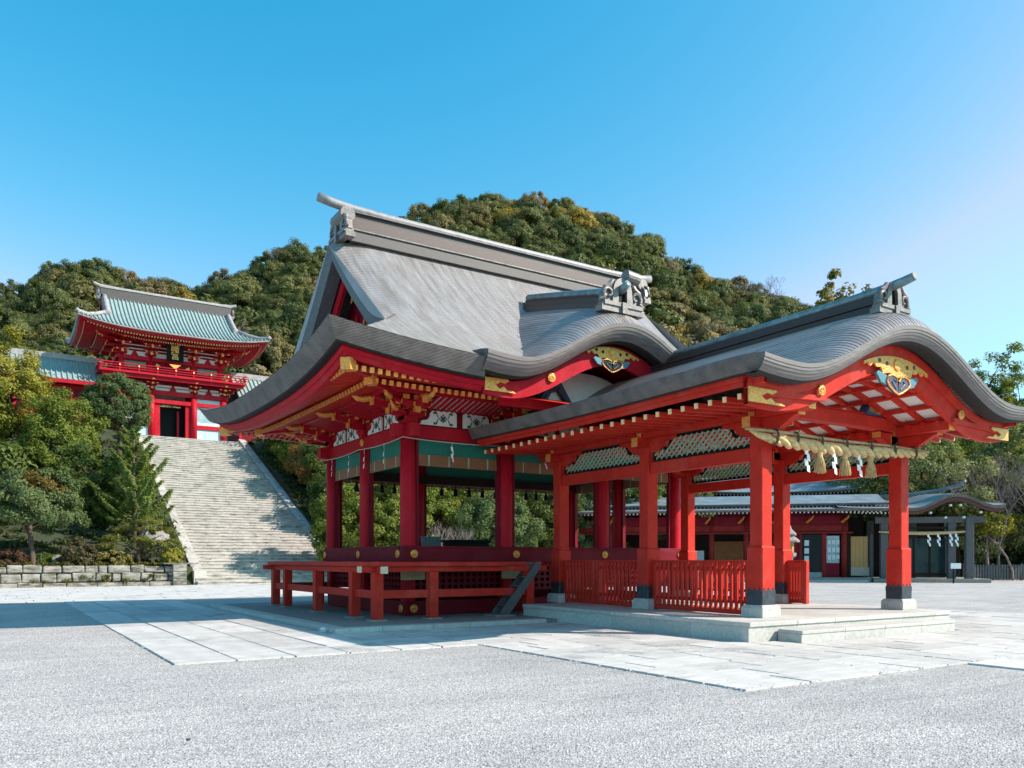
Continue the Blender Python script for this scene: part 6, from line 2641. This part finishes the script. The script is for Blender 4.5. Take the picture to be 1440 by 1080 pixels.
def atY(u, Y, z=None):
    d = Y / (CYW - SY * (u - 720) / 1143.0)
    x, y = ray(u, d)
    return (x, y, slope_z(x, y) - .1 if z is None else z)


def at(u, d, z=None):
    x, y = ray(u, d)
    return (x, y, slope_z(x, y) - .1 if z is None else z)


# --- left bank -----------------------------------------------------------
tree('broadleaf_tree', 'rounded broadleaf tree with a bronze top standing just above the low stone wall', 'tree', atY(46, 52.6, 1.15), 6, 2.3, 2.1, 2.0, 3.15, BLUG, 11,
     nc=120, per=270, leaf=.075, cr=.45, trunk=.15, low=-.45)
rs_ = np.random.RandomState(5)
bx_, by_, _ = at(55, 47.5, 0)
# bronze young growth on its top
b0 = atY(58, 52.6, 6.4)
t = bpy.data.objects[[o.name for o in bpy.data.objects if o.name.startswith('broadleaf_tree')][0]]
cl = ellipsoid_clumps(rs_, (b0[0], b0[1], 5.35), 1.25, 1.1, .95, 26, .36, -.2)
V, F, tint = leaves(rs_, cl, 130, .085, [(.10, .075, .022), (.19, .12, .03), (.14, .12, .035)])
link('bronze_foliage', np_mesh('bronze_foliage', V - np.array(t['_o']), F, LEAF, tint), t)

tree('broadleaf_tree', 'tall yellow green tree at the left edge reaching above the corridor roof', 'tree', at(8, 56), 12, 2.9, 2.8, 4.1, 5.2, YELG, 12, nc=150, per=220, leaf=.09, cr=.6, trunk=.25, inner=.4)
tree('broadleaf_tree', 'large mid green tree between the bronze-topped tree and the clipped round tree', 'tree', at(86, 55), 9, 2.6, 2.6, 3.5, 3.4, MIDG, 13, nc=170, per=220, leaf=.085, cr=.52, trunk=.25, inner=.42)
tree('clipped_tree', 'dense dark blue green tree clipped into a round ball below the tower gate', 'tree', at(165, 60), 7, 2.25, 2.2, 2.1, 4.9, BLUG, 14, nc=220, per=200, leaf=.07, cr=.36, trunk=.2, low=-.8, inner=.75, lump=.06)
tree('broadleaf_tree', 'dark shaded tree behind the upswept conifer on the left bank', 'tree', at(135, 53), 6, 3.0, 2.0, 2.5, 2.3, DARKG, 15, nc=120, per=130, leaf=.12, cr=.55, trunk=.2, low=-.9)
tree('shrub', 'dark shrub filling the gap at the left edge behind the bronze-topped tree', 'shrub', at(-20, 51), 4, 3.0, 2.0, 2.6, 2.2, DARKG, 16, nc=90, per=80, leaf=.18, cr=.6, trunk=.15, low=-.9)
tree('broadleaf_tree', 'spreading green tree beyond the left edge of the view, beside the tall yellow green tree', 'tree', at(-70, 54), 9, 3.0, 3.0, 3.6, 4.2, MIDG, 17, nc=110, per=110, leaf=.14, cr=.6, trunk=.25)

# upswept conifer
ct = thing('conifer', 'young conifer with upswept feathery branches in front of the stairway', 'tree', at(188, 51))
B = Vector(ct['_o'])
rs = np.random.RandomState(21)
m = MB()
m.tube([B - Vector((0, 0, .3)), B + Vector((.05, 0, 2)), B + Vector((0, .05, 4.5)), B + Vector((.02, 0, 7.3))], [.17, .13, .09, .02], 9)
clumps = []
for k in range(40):
    t_ = .13 + .85 * (k + rs.rand()) / 40
    z = 7.3 * t_
    L = (2.9 * (1 - t_) ** .7 + .22) * rs.uniform(.65, 1.25)
    a = k * 2.399 + rs.uniform(-.3, .3)
    s = B + Vector((0, 0, z))
    pts = []
    for i in range(6):
        q_ = i / 5
        pts.append(s + Vector((math.cos(a) * L * q_, math.sin(a) * L * q_, L * (.16 * q_ + .55 * q_ * q_))))
    m.tube(pts, [.045 * (1 - .85 * i / 5) * (1.2 - t_) + .006 for i in range(6)], 5)
    nn = max(4, int(L * 7))
    for j in range(nn):
        q_ = .18 + .82 * (j + .5) / nn
        p = s + Vector((math.cos(a) * L * q_, math.sin(a) * L * q_, L * (.16 * q_ + .55 * q_ * q_)))
        w = (.30 * (1 - q_) + .10) * L * .55
        for sgn in (-1, 1):
            for e in (.35, .9):
                side_ = Vector((-math.sin(a), math.cos(a), .12)) * sgn * w * e + Vector((math.cos(a), math.sin(a), .2)) * w * .6 * e
                clumps.append((tuple(p + side_), .085 + .04 * rs.rand(), 1.0))
        clumps.append((tuple(p), .09, 1.0))
V, F, tint = leaves(rs, clumps, 20, .075, [(.10, .15, .035), (.16, .215, .055), (.24, .29, .085)], .7, .32, .8, 1.2, .7)
link('crown', np_mesh('crown', V - np.array(B), F, LEAF, tint), ct)
m.build('trunk', BARK, ct, smooth=True)

# pruned pine with flat pads
pt = thing('pruned_pine', 'low pruned pine with flat cloud-like pads beside the foot of the stairs', 'tree', atY(200, 52.4, 1.15))
B = Vector(pt['_o'])
rs = np.random.RandomState(31)
m = MB()
cl = []
m.tube([B - Vector((0, 0, .2)), B + Vector((-.3, 0, .6)), B + Vector((.1, 0, 1.2)), B + Vector((-.1, 0, 1.9)), B + Vector((.3, 0, 2.4))], [.16, .14, .11, .08, .03], 8)
for (dx, dy, dz, r) in ((-1.5, 0, 1.5, .75), (-.7, .4, 2.1, .8), (.3, -.2, 2.5, .85), (1.1, .2, 2.0, .8), (1.5, -.3, 1.3, .65), (-.2, -.8, 1.4, .7), (.7, -.7, 1.2, .6), (1.9, .1, .8, .5), (-1.9, -.2, 1.1, .45)):
    m.tube([B + Vector((-.1, 0, dz * .55)), B + Vector((dx * .5, dy * .5, dz * .8)), B + Vector((dx, dy, dz - .15))], [.07, .05, .02], 6)
    for k in range(16):
        a, q_ = rs.rand() * 6.28, math.sqrt(rs.rand())
        cl.append((tuple(B + Vector((dx + r * q_ * math.cos(a), dy + r * q_ * math.sin(a), dz + .25 * (1 - q_ * q_)))), .2, 1.0))
V, F, tint = leaves(rs, cl, 62, .085, [(.085, .10, .025), (.15, .165, .04), (.23, .215, .06)], .7, .25, .6)
link('crown', np_mesh('crown', V - np.array(B), F, LEAF, tint), pt)
m.build('trunk', BARK, pt, smooth=True)
# clipped shrubs on the wall
for (u_, r, h, pal, lb) in ((16, .72, .95, [(.05, .025, .018), (.09, .045, .03), (.11, .07, .04)], 'small clipped reddish brown shrub behind the wall at the left edge'),
                           (110, 1.0, 1.3, [(.06, .05, .03), (.10, .085, .045), (.13, .115, .06)], 'rounded greyish bronze clipped shrub on top of the stone wall'),
                           (60, .6, .7, DARKG, 'small dark clipped shrub beside the forked trunk'),
                           (160, .95, .85, OLIV, 'low spreading olive shrub in front of the conifer'),
                           (242, .62, 1.05, YELG, 'bright yellow green shrub at the right end of the stone wall')):
    rs = np.random.RandomState(int(u_) + 40)
    b = atY(u_, 52.0 if u_ != 60 else 53.2, 1.12)
    t = thing('shrub', lb, 'shrub', b)
    cl = ellipsoid_clumps(rs, (b[0], b[1], b[2] + h * .35), r, r * .8, h * .7, 46, .2, -.3, .7, .1)
    V, F, tint = leaves(rs, cl, 70, .075, pal, .8)
    link('crown', np_mesh('crown', V - np.array(b), F, LEAF, tint), t)
    m = MB()
    limbs(m, rs, b, (b[0], b[1], b[2] + h * .5), .05, cl, 8)
    m.build('trunk', BARK, t)
# low planting and moss along the wall top
rs = np.random.RandomState(77)
cl = []
for k in range(420):
    x = rs.uniform(-13, 9.2)
    cl.append(((x, 51.25 + rs.rand() * 1.2, 1.22 + rs.rand() * .12), .16, 1.0))
for k in range(40):
    x = rs.uniform(-12, 8.5)
    cl.append(((x, 50.75 + rs.rand() * .25, .30 + rs.rand() * .1 + (.25 if rs.rand() < .2 else 0)), .2, 1.0))
V, F, tint = leaves(rs, cl, 38, .06, [(.05, .06, .015), (.10, .10, .02), (.16, .14, .03)], .6)
o = link('groundcover', np_mesh('groundcover', V, F, LEAF, tint))
o['kind'] = 'stuff'
rs = np.random.RandomState(78)
cl = []
for k in range(3600):
    x = rs.uniform(-24, SX0 - .8) if rs.rand() < .5 else rs.uniform(SX1 + .8, 40)
    y = rs.uniform(52.3, 77)
    cl.append(((x, y, slope_z(x, y) + .1), .45, 1.0))
V, F, tint = leaves(rs, cl, 26, .14, [(.03, .045, .016), (.055, .07, .022), (.09, .08, .035)], .6)
o = link('undergrowth', np_mesh('undergrowth', V, F, LEAF, tint))
o['kind'] = 'stuff'
# garden rocks
for (u_, d_, s, lb) in ((82, 46.6, .6, 'pale garden rock behind the wall between the forked trunk and the bronze shrub'), (215, 52, 1.0, 'pale rough rock on the bank above the pruned pine')):
    b = at(u_, d_)
    m = MB()
    P = []
    for i in range(9):
        row = []
        for j in range(13):
            ph_, th_ = math.pi * i / 8, 2 * math.pi * j / 12
            d = Vector((math.sin(ph_) * math.cos(th_), math.sin(ph_) * math.sin(th_), math.cos(ph_) * .7))
            k = 1 + .35 * noise.noise(d * 2.2 + Vector((u_, 0, 0)))
            row.append(tuple(Vector(b) + Vector((0, 0, .2)) + d * s * k))
        P.append(row)
    m.grid(P)
    tag(m.build('garden_rock', GRANITED, loc=b), lb, 'rock')

# --- right bank ----------------------------------------------------------
spec = [(372, 71, 1.9, 2.2, DARKG, 'dark green shrub high on the right bank below the hall eaves'),
        (410, 66, 1.8, 2.0, RUST, 'shrub with rusty orange leaves on the right bank beside the stair rail'),
        (398, 60, 1.6, 1.9, DARKG, 'dark evergreen shrub halfway up beside the right stair rail'),
        (445, 59, 2.3, 2.8, BLUG, 'blue green bush beside the lower part of the right stair rail'),
        (425, 70, 2.1, 2.4, MIDG, 'mid green shrub behind the rusty orange one'),
        (470, 66, 2.6, 3.4, DARKG, 'dark bush showing past the rear corner column of the hall'),
        (492, 53, 2.5, 3.0, MIDG, 'leafy green tree seen through the rear bay on the left side of the hall'),
        (548, 54, 2.9, 3.2, MIDG, 'bright yellow green tree seen through the front bay on the left side of the hall'),
        (612, 56, 2.8, 3.0, MIDG, 'green tree seen through the front of the hall beside the near corner column'),
        (668, 58, 3.2, 4.3, YELG, 'yellow leaved tree seen through the front bay of the hall above the black table'),
        (700, 54, 2.6, 2.7, BLUG, 'blue green bush seen low behind the black table in the hall'),
        (752, 60, 3.4, 4.5, DARKG, 'dark evergreen seen through the middle bay of the hall'),
        (820, 62, 3.4, 4.6, BLUG, 'dark tree seen between the left pillars of the porch'),
        (890, 64, 3.4, 4.4, DARKG, 'dark tree seen left of the second porch pillar'),
        (955, 66, 3.4, 4.4, BLUG, 'tree seen between the porch pillars left of the side building')]
for i, (u_, d_, r, rz_, pal, lb) in enumerate(spec):
    x, y = ray(u_, d_)
    if y > 51.5:
        x = max(x, SX1 + 1.0 + r * .95)
    z = slope_z(x, y) - .3 if (SX1 < x < 40) else 0.0
    tree('shrub' if rz_ < 3 else 'broadleaf_tree', lb, 'shrub' if rz_ < 3 else 'tree', (x, y, z), 0, r, r, rz_, rz_ * 1.02, pal, 100 + i, nc=int(70 + 14 * r * r), per=170, leaf=.092, cr=.5, trunk=.15, low=-.85, limbn=12)


def twig_tree(name, label, base, H, seed, spread=.6, col=None, r0=.13, levels=5, group=None):
    rs = np.random.RandomState(seed)
    t = thing(name, label, 'tree', base, group=group)
    trunk, twigs = MB(), MB()

    def grow(p, d, L, r, lv):
        pts = [p]
        for i in range(3):
            d = (d + Vector(tuple(rs.normal(size=3) * .13)) + Vector((0, 0, .05))).normalized()
            pts.append(pts[-1] + d * (L / 3))
        (trunk if lv < 2 else twigs).tube(pts, [r, r * .9, r * .78, r * .66], 7 if lv < 2 else 4, cap=False)
        if lv >= levels:
            return
        for k in range(3 if lv > 0 else 4):
            a = rs.rand() * 6.28
            nd = (d + Vector((math.cos(a), math.sin(a), rs.uniform(-.1, .5))) * spread * rs.uniform(.7, 1.2)).normalized()
            grow(pts[-1 if k < 2 else rs.randint(2, 4)], nd, L * rs.uniform(.62, .82), r * .6, lv + 1)
    grow(Vector(base) - Vector((0, 0, .2)), Vector((0, 0, 1)), H * .30, r0, 0)
    trunk.build('trunk', BARKG, t, smooth=True)
    twigs.build('crown', BARKG, t)
    return t


twig_tree('bare_tree', 'bare grey shrub tree showing pale branches through the front bay of the hall', (*ray(628, 48), .0), 4.6, 3, .7, r0=.06)
twig_tree('bare_tree', 'leafless twiggy tree behind the upper right stair rail', at(345 + 25, 74), 5, 4, .6, r0=.08)

# --- right wood ----------------------------------------------------------
wood = [(1235, 66, 4.2, 5.6, 6.5, PALEG, 'leafy tree behind the far right pillar of the porch'),
        (1290, 64, 4.4, 5.0, 6.2, PALEG, 'sunlit yellow green tree above the grey entrance roof'),
        (1345, 63, 3.6, 4.6, 5.6, PALEG, 'olive tree right of the grey entrance roof'),
        (1325, 70, 4.5, 6.5, 8.5, DARKG, 'dark tree behind the sunlit yellow green one'),
        (1410, 66, 4.2, 5.0, 7.0, PALEG, 'mid green tree behind the bare twiggy trees at the right edge'),
        (1385, 78, 5.0, 6.0, 15.2, MIDG, 'tall pine-like crown rising above the porch roof end at the right edge'),
        (1352, 82, 3.0, 4.0, 16.4, DARKG, 'narrow dark treetop beside the curve of the porch roof'),
        (1455, 80, 4.6, 6.0, 15.0, DARKG, 'dark tall tree cut by the right edge of the view'),
        (1500, 64, 4.5, 5.5, 6.5, DARKG, 'dark tree just beyond the right edge of the view'),
        (1160, 74, 5.0, 6.0, 7.5, DARKG, 'dark tree behind the upper roof of the side building'),
        (1080, 76, 5.0, 6.0, 7.5, BLUG, 'dark blue green tree behind the left half of the side building'),
        (1020, 74, 4.6, 5.5, 7.0, DARKG, 'dark tree behind the left end of the side building')]
for i, (u_, d_, r, rz_, zc_, pal, lb) in enumerate(wood):
    x, y = ray(u_, d_)
    tall = zc_ > 12
    tree('broadleaf_tree' if not tall else 'tall_tree', lb, 'tree', (x, y, 0), 0, r, r, rz_, zc_, pal, 200 + i, nc=int(150 if not tall else 110), per=170, leaf=.115 if not tall else .12, cr=.75 if not tall else .62, trunk=.24 if not tall else .3,
         low=-.9, limbn=16, inner=.45 if not tall else .3)
for i, (u_, d_, lb) in enumerate(((1362, 61, 'slim bare trunk standing just behind the wooden fence, nearest the grey entrance'), (1388, 60.5, 'slim tree with pale trunk and sparse leaves behind the middle of the wooden fence'),
                                  (1404, 62, 'slim dark trunk tree behind the right half of the wooden fence'))):
    x, y = ray(u_, d_)
    tree('slim_tree', lb, 'tree', (x, y, 0), 0, 1.3, 1.3, 1.3, 4.2, YELG, 230 + i, nc=26, per=90, leaf=.13, cr=.5, trunk=.13, low=-.6, limbn=8, bark=BARKG)
for i, (u_, d_, H, lb) in enumerate(((1425, 60, 10, 'bare pinkish twiggy tree at the right edge above the wooden fence'), (1392, 63, 9.5, 'bare twiggy tree right of the grey entrance roof'),
                                     (1470, 60, 9.5, 'bare twiggy tree cut off by the right edge of the view'))):
    x, y = ray(u_, d_)
    twig_tree('bare_tree', lb, (x, y, 0), H, 50 + i, .62, r0=.095, levels=6)
rs = np.random.RandomState(90)
cl = []
for k in range(900):
    u_ = rs.uniform(1345, 1560) if rs.rand() < .6 else rs.uniform(960, 1345)
    d_ = rs.uniform(64, 74) if u_ > 1345 else rs.uniform(74, 84)
    x, y = ray(u_, d_)
    cl.append(((x, y, rs.rand() ** 1.5 * 3.2), .7, 1.0))
V, F, tint = leaves(rs, cl, 34, .2, [(.02, .035, .014), (.04, .06, .02), (.07, .08, .028)], .8)
o = link('undergrowth', np_mesh('undergrowth', V, F, LEAF, tint))
o['kind'] = 'stuff'

# --- the wooded hill -----------------------------------------------------
SKU = [-700, -300, -100, 0, 40, 100, 150, 200, 250, 290, 330, 370, 420, 450, 500, 560, 600, 640, 680, 740, 800, 850, 905, 930, 960, 1000, 1040, 1100, 1150, 1180, 1240, 1300, 1400, 1600, 2100]
SKV = [470, 450, 425, 400, 377, 358, 362, 382, 388, 386, 373, 357, 340, 333, 322, 300, 284, 271, 267, 266, 275, 291, 317, 340, 363, 376, 387, 405, 428, 450, 490, 530, 580, 640, 700]
RD = [170, 180, 185, 190, 190, 190, 192, 195, 195, 198, 200, 202, 205, 208, 215, 225, 230, 235, 238, 240, 240, 238, 235, 230, 225, 222, 220, 215, 212, 210, 205, 200, 190, 180, 170]
CR = 6.2


def hill(u, d):
    """terrain height and ridge distance for a bearing"""
    v = np.interp(u, SKU, SKV)
    Rr = np.interp(u, SKU, RD)
    zr_ = 1.5 + (787.7 - v) / 1143.0 * Rr - CR
    left = np.interp(u, [-200, 520, 640, 2000], [1, 1, 0, 0])
    d0 = lerp(88.0, 112.0, left)
    z0 = lerp(0.0, SZT - .3, left)
    if d < d0:
        return z0 - .3, Rr
    t = (d - d0) / (Rr - d0)
    if t <= 1:
        z = lerp(z0, zr_, t ** .92)
    else:
        z = zr_ - (t - 1) * (zr_ - z0) * 1.1
    return z, Rr


m = MB()
P = []
us = np.linspace(-700, 2100, 100)
for j in range(46):
    row = []
    for u_ in us:
        Rr = np.interp(u_, SKU, RD)
        left = np.interp(u_, [-200, 520, 640, 2000], [1, 1, 0, 0])
        d0 = lerp(88.0, 112.0, left)
        d_ = d0 + (Rr * 1.5 - d0) * j / 45
        x, y = ray(u_, d_)
        z, _ = hill(u_, d_)
        z += 1.5 * hnoise(x, y, 22) * min(1, j / 6)
        row.append((x, y, z if j else z - 2))
    P.append(row)
m.grid(P)
o = m.build('hill', SLOPE, smooth=True)
o['kind'] = 'structure'


def hill_crown(seed, r, pal, leaf=.125, n=70, per=170, flat=.8):
    rs = np.random.RandomState(seed)
    cl = ellipsoid_clumps(rs, (0, 0, r * .55), r, r, r * .82, n, r * .23, -.45, .72, .16)
    V, F, tint = leaves(rs, cl, per, leaf, pal, flat, .6, .4, 1.0, .9)
    return np_mesh('hill_tree', V, F, HLEAF, tint)


base_pal = [(.52, .55, .45), (.80, .80, .72), (1.15, 1.1, 1.0)]
variants = [hill_crown(300 + i, 3.2, base_pal) for i in range(7)]
kinds = [((.120, .142, .056), 'dark evergreen tree crowns on the wooded hill', .50),
         ((.168, .178, .072), 'mid green tree crowns on the wooded hill', .24),
         ((.212, .186, .086), 'olive brown tree crowns on the wooded hill', .17),
         ((.25, .20, .12), 'tan brown winter tree crowns on the wooded hill', .07),
         ((.32, .24, .06), 'golden yellow tree crowns on the wooded hill', .02)]
rs = np.random.RandomState(400)
cand = []
tries = 0
while tries < 26000:
    tries += 1
    u_ = rs.uniform(-260, 1560)
    Rr = np.interp(u_, SKU, RD)
    left = np.interp(u_, [-200, 520, 640, 2000], [1, 1, 0, 0])
    d0 = lerp(90.0, 114.0, left)
    d_ = d0 + (Rr * 1.05 - d0) * rs.rand()
    x, y = ray(u_, d_)
    if any((x - c[0]) ** 2 + (y - c[1]) ** 2 < 23.5 for c in cand):
        continue
    z, _ = hill(u_, d_)
    cand.append((x, y, z, u_, d_))


def seen(u, d, z):
    v = 787.7 - 1143 * (z + 4 - 1.5) / d
    if u < -20 or u > 1450:
        return False
    if 440 < u < 905 and v > 278 + (u - 458) * .226:
        return False
    if 905 <= u < 1000 and v > 400 + (u - 905) * 1.1:
        return False
    if u >= 1000 and v > 500 - (u - 1000) * .27 and u < 1250:
        return False
    if u >= 1250:
        return False
    if 110 < u < 375 and v > 400 + (u - 138) * .15:
        return False
    if u <= 110 and v > 520:
        return False
    return True


vis = [c for c in cand if seen(c[3], c[4], c[2])]
hid = [c for c in cand if not seen(c[3], c[4], c[2])]
rs.shuffle(vis)
vis.sort(key=lambda c: c[4])
print('hill trees: seen', len(vis), 'hidden', len(hid))
single, rest_ = vis[:298], vis[298:] + hid


def pick(x, y):
    q = .5 + .5 * noise.noise(Vector((x / 26, y / 26, 1.7))) + rs.normal() * .17
    q = (q - .5) * 1.45 + .5 + .07 * min(1, max(-.6, (x - 20) / 60))
    acc = 0
    for k in kinds:
        acc += k[2]
        if q < acc:
            return k
    return kinds[3] if rs.rand() < .8 else kinds[4]


for (x, y, z, u_, d_) in single:
    k = pick(x, y)
    o = bpy.data.objects.new('hill_tree', variants[rs.randint(len(variants))])
    COL.objects.link(o)
    s = rs.uniform(.82, 1.5)
    o.location = (x, y, z - .8)
    o.rotation_euler = (rs.uniform(-.15, .15), rs.uniform(-.15, .15), rs.uniform(0, 6.28))
    o.scale = (s * rs.uniform(.9, 1.15), s * rs.uniform(.9, 1.15), s * rs.uniform(.85, 1.25))
    j = rs.uniform(.82, 1.2)
    o.color = (k[0][0] * j, k[0][1] * j, k[0][2] * j, 1)
    zn = 'left of the tower gate roof' if u_ < 130 else 'between the tower gate and the hall gable' if u_ < 460 else 'above the hall ridge' if u_ < 905 else 'right of the hall, above the porch ridge'
    lb = k[1].replace('tree crowns on the wooded hill', 'crown on the wooded hill ') + zn
    tag(o, lb, 'tree', lb.replace('crown on', 'crowns on'))
# the rest of the wood, mostly hidden, as one mass
Vs, Fs, Ts = [], [], []
o_ = 0
lows = []
for i in range(4):
    r2 = np.random.RandomState(500 + i)
    cl = ellipsoid_clumps(r2, (0, 0, 1.8), 3.2, 3.2, 2.5, 22, 1.0, -.4, .55, .25)
    lows.append(leaves(r2, cl, 34, .34, base_pal, .75, .6, .4, 1.0, .9))
for (x, y, z, u_, d_) in rest_:
    V, F, T = lows[rs.randint(4)]
    k = pick(x, y)
    s = rs.uniform(.9, 1.45)
    a = rs.rand() * 6.28
    W = V.reshape(-1, 3).copy()
    W = np.stack([W[:, 0] * math.cos(a) - W[:, 1] * math.sin(a), W[:, 0] * math.sin(a) + W[:, 1] * math.cos(a), W[:, 2]], 1) * s + np.array([x, y, z - .8])
    Vs.append(W)
    Fs.append(F + o_)
    Ts.append(T * np.array(k[0]) * rs.uniform(.82, 1.2))
    o_ += len(W)
o = link('woodland', np_mesh('woodland', np.concatenate(Vs), np.concatenate(Fs), LEAF, np.concatenate(Ts)))
o['kind'] = 'stuff'
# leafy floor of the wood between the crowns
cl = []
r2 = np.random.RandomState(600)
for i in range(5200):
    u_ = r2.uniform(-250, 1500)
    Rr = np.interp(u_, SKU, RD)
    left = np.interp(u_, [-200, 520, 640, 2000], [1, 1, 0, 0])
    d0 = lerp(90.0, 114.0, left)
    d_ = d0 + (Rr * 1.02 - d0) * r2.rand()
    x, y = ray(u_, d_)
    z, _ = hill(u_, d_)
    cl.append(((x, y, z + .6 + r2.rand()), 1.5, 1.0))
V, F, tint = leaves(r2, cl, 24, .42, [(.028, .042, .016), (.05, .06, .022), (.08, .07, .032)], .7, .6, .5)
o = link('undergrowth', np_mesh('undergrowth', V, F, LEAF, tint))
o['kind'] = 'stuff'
for i, (u_, d_, H, lb) in enumerate(((398, 196, 9, 'bare pinkish treetop on the skyline left of the hall gable'), (1085, 205, 11, 'bare twiggy treetop on the skyline right of the hill'),
                                     (1060, 207, 10, 'bare twiggy treetop on the skyline above the right shoulder of the hill'), (330, 150, 9, 'bare pale branches rising right of the tower gate roof'))):
    x, y = ray(u_, d_)
    z, _ = hill(u_, d_)
    twig_tree('bare_tree', lb, (x, y, z), H, 70 + i, .55, r0=.16, levels=5)
x, y = ray(1225, 95)
tree('tall_tree', 'lone treetop peeping above the porch ridge', 'tree', (x, y, 0), 0, 2.6, 2.6, 3.2, 29.5, OLIV, 260, nc=60, per=60, leaf=.24, cr=.6, trunk=.35, limbn=14)
x, y = ray(1165, 150)
tree('tall_tree', 'feathery olive treetop at the right foot of the hill skyline', 'tree', (x, y, 20), 0, 5, 5, 8, 24, OLIV, 261, nc=110, per=50, leaf=.4, cr=1.2, trunk=.4, limbn=16)
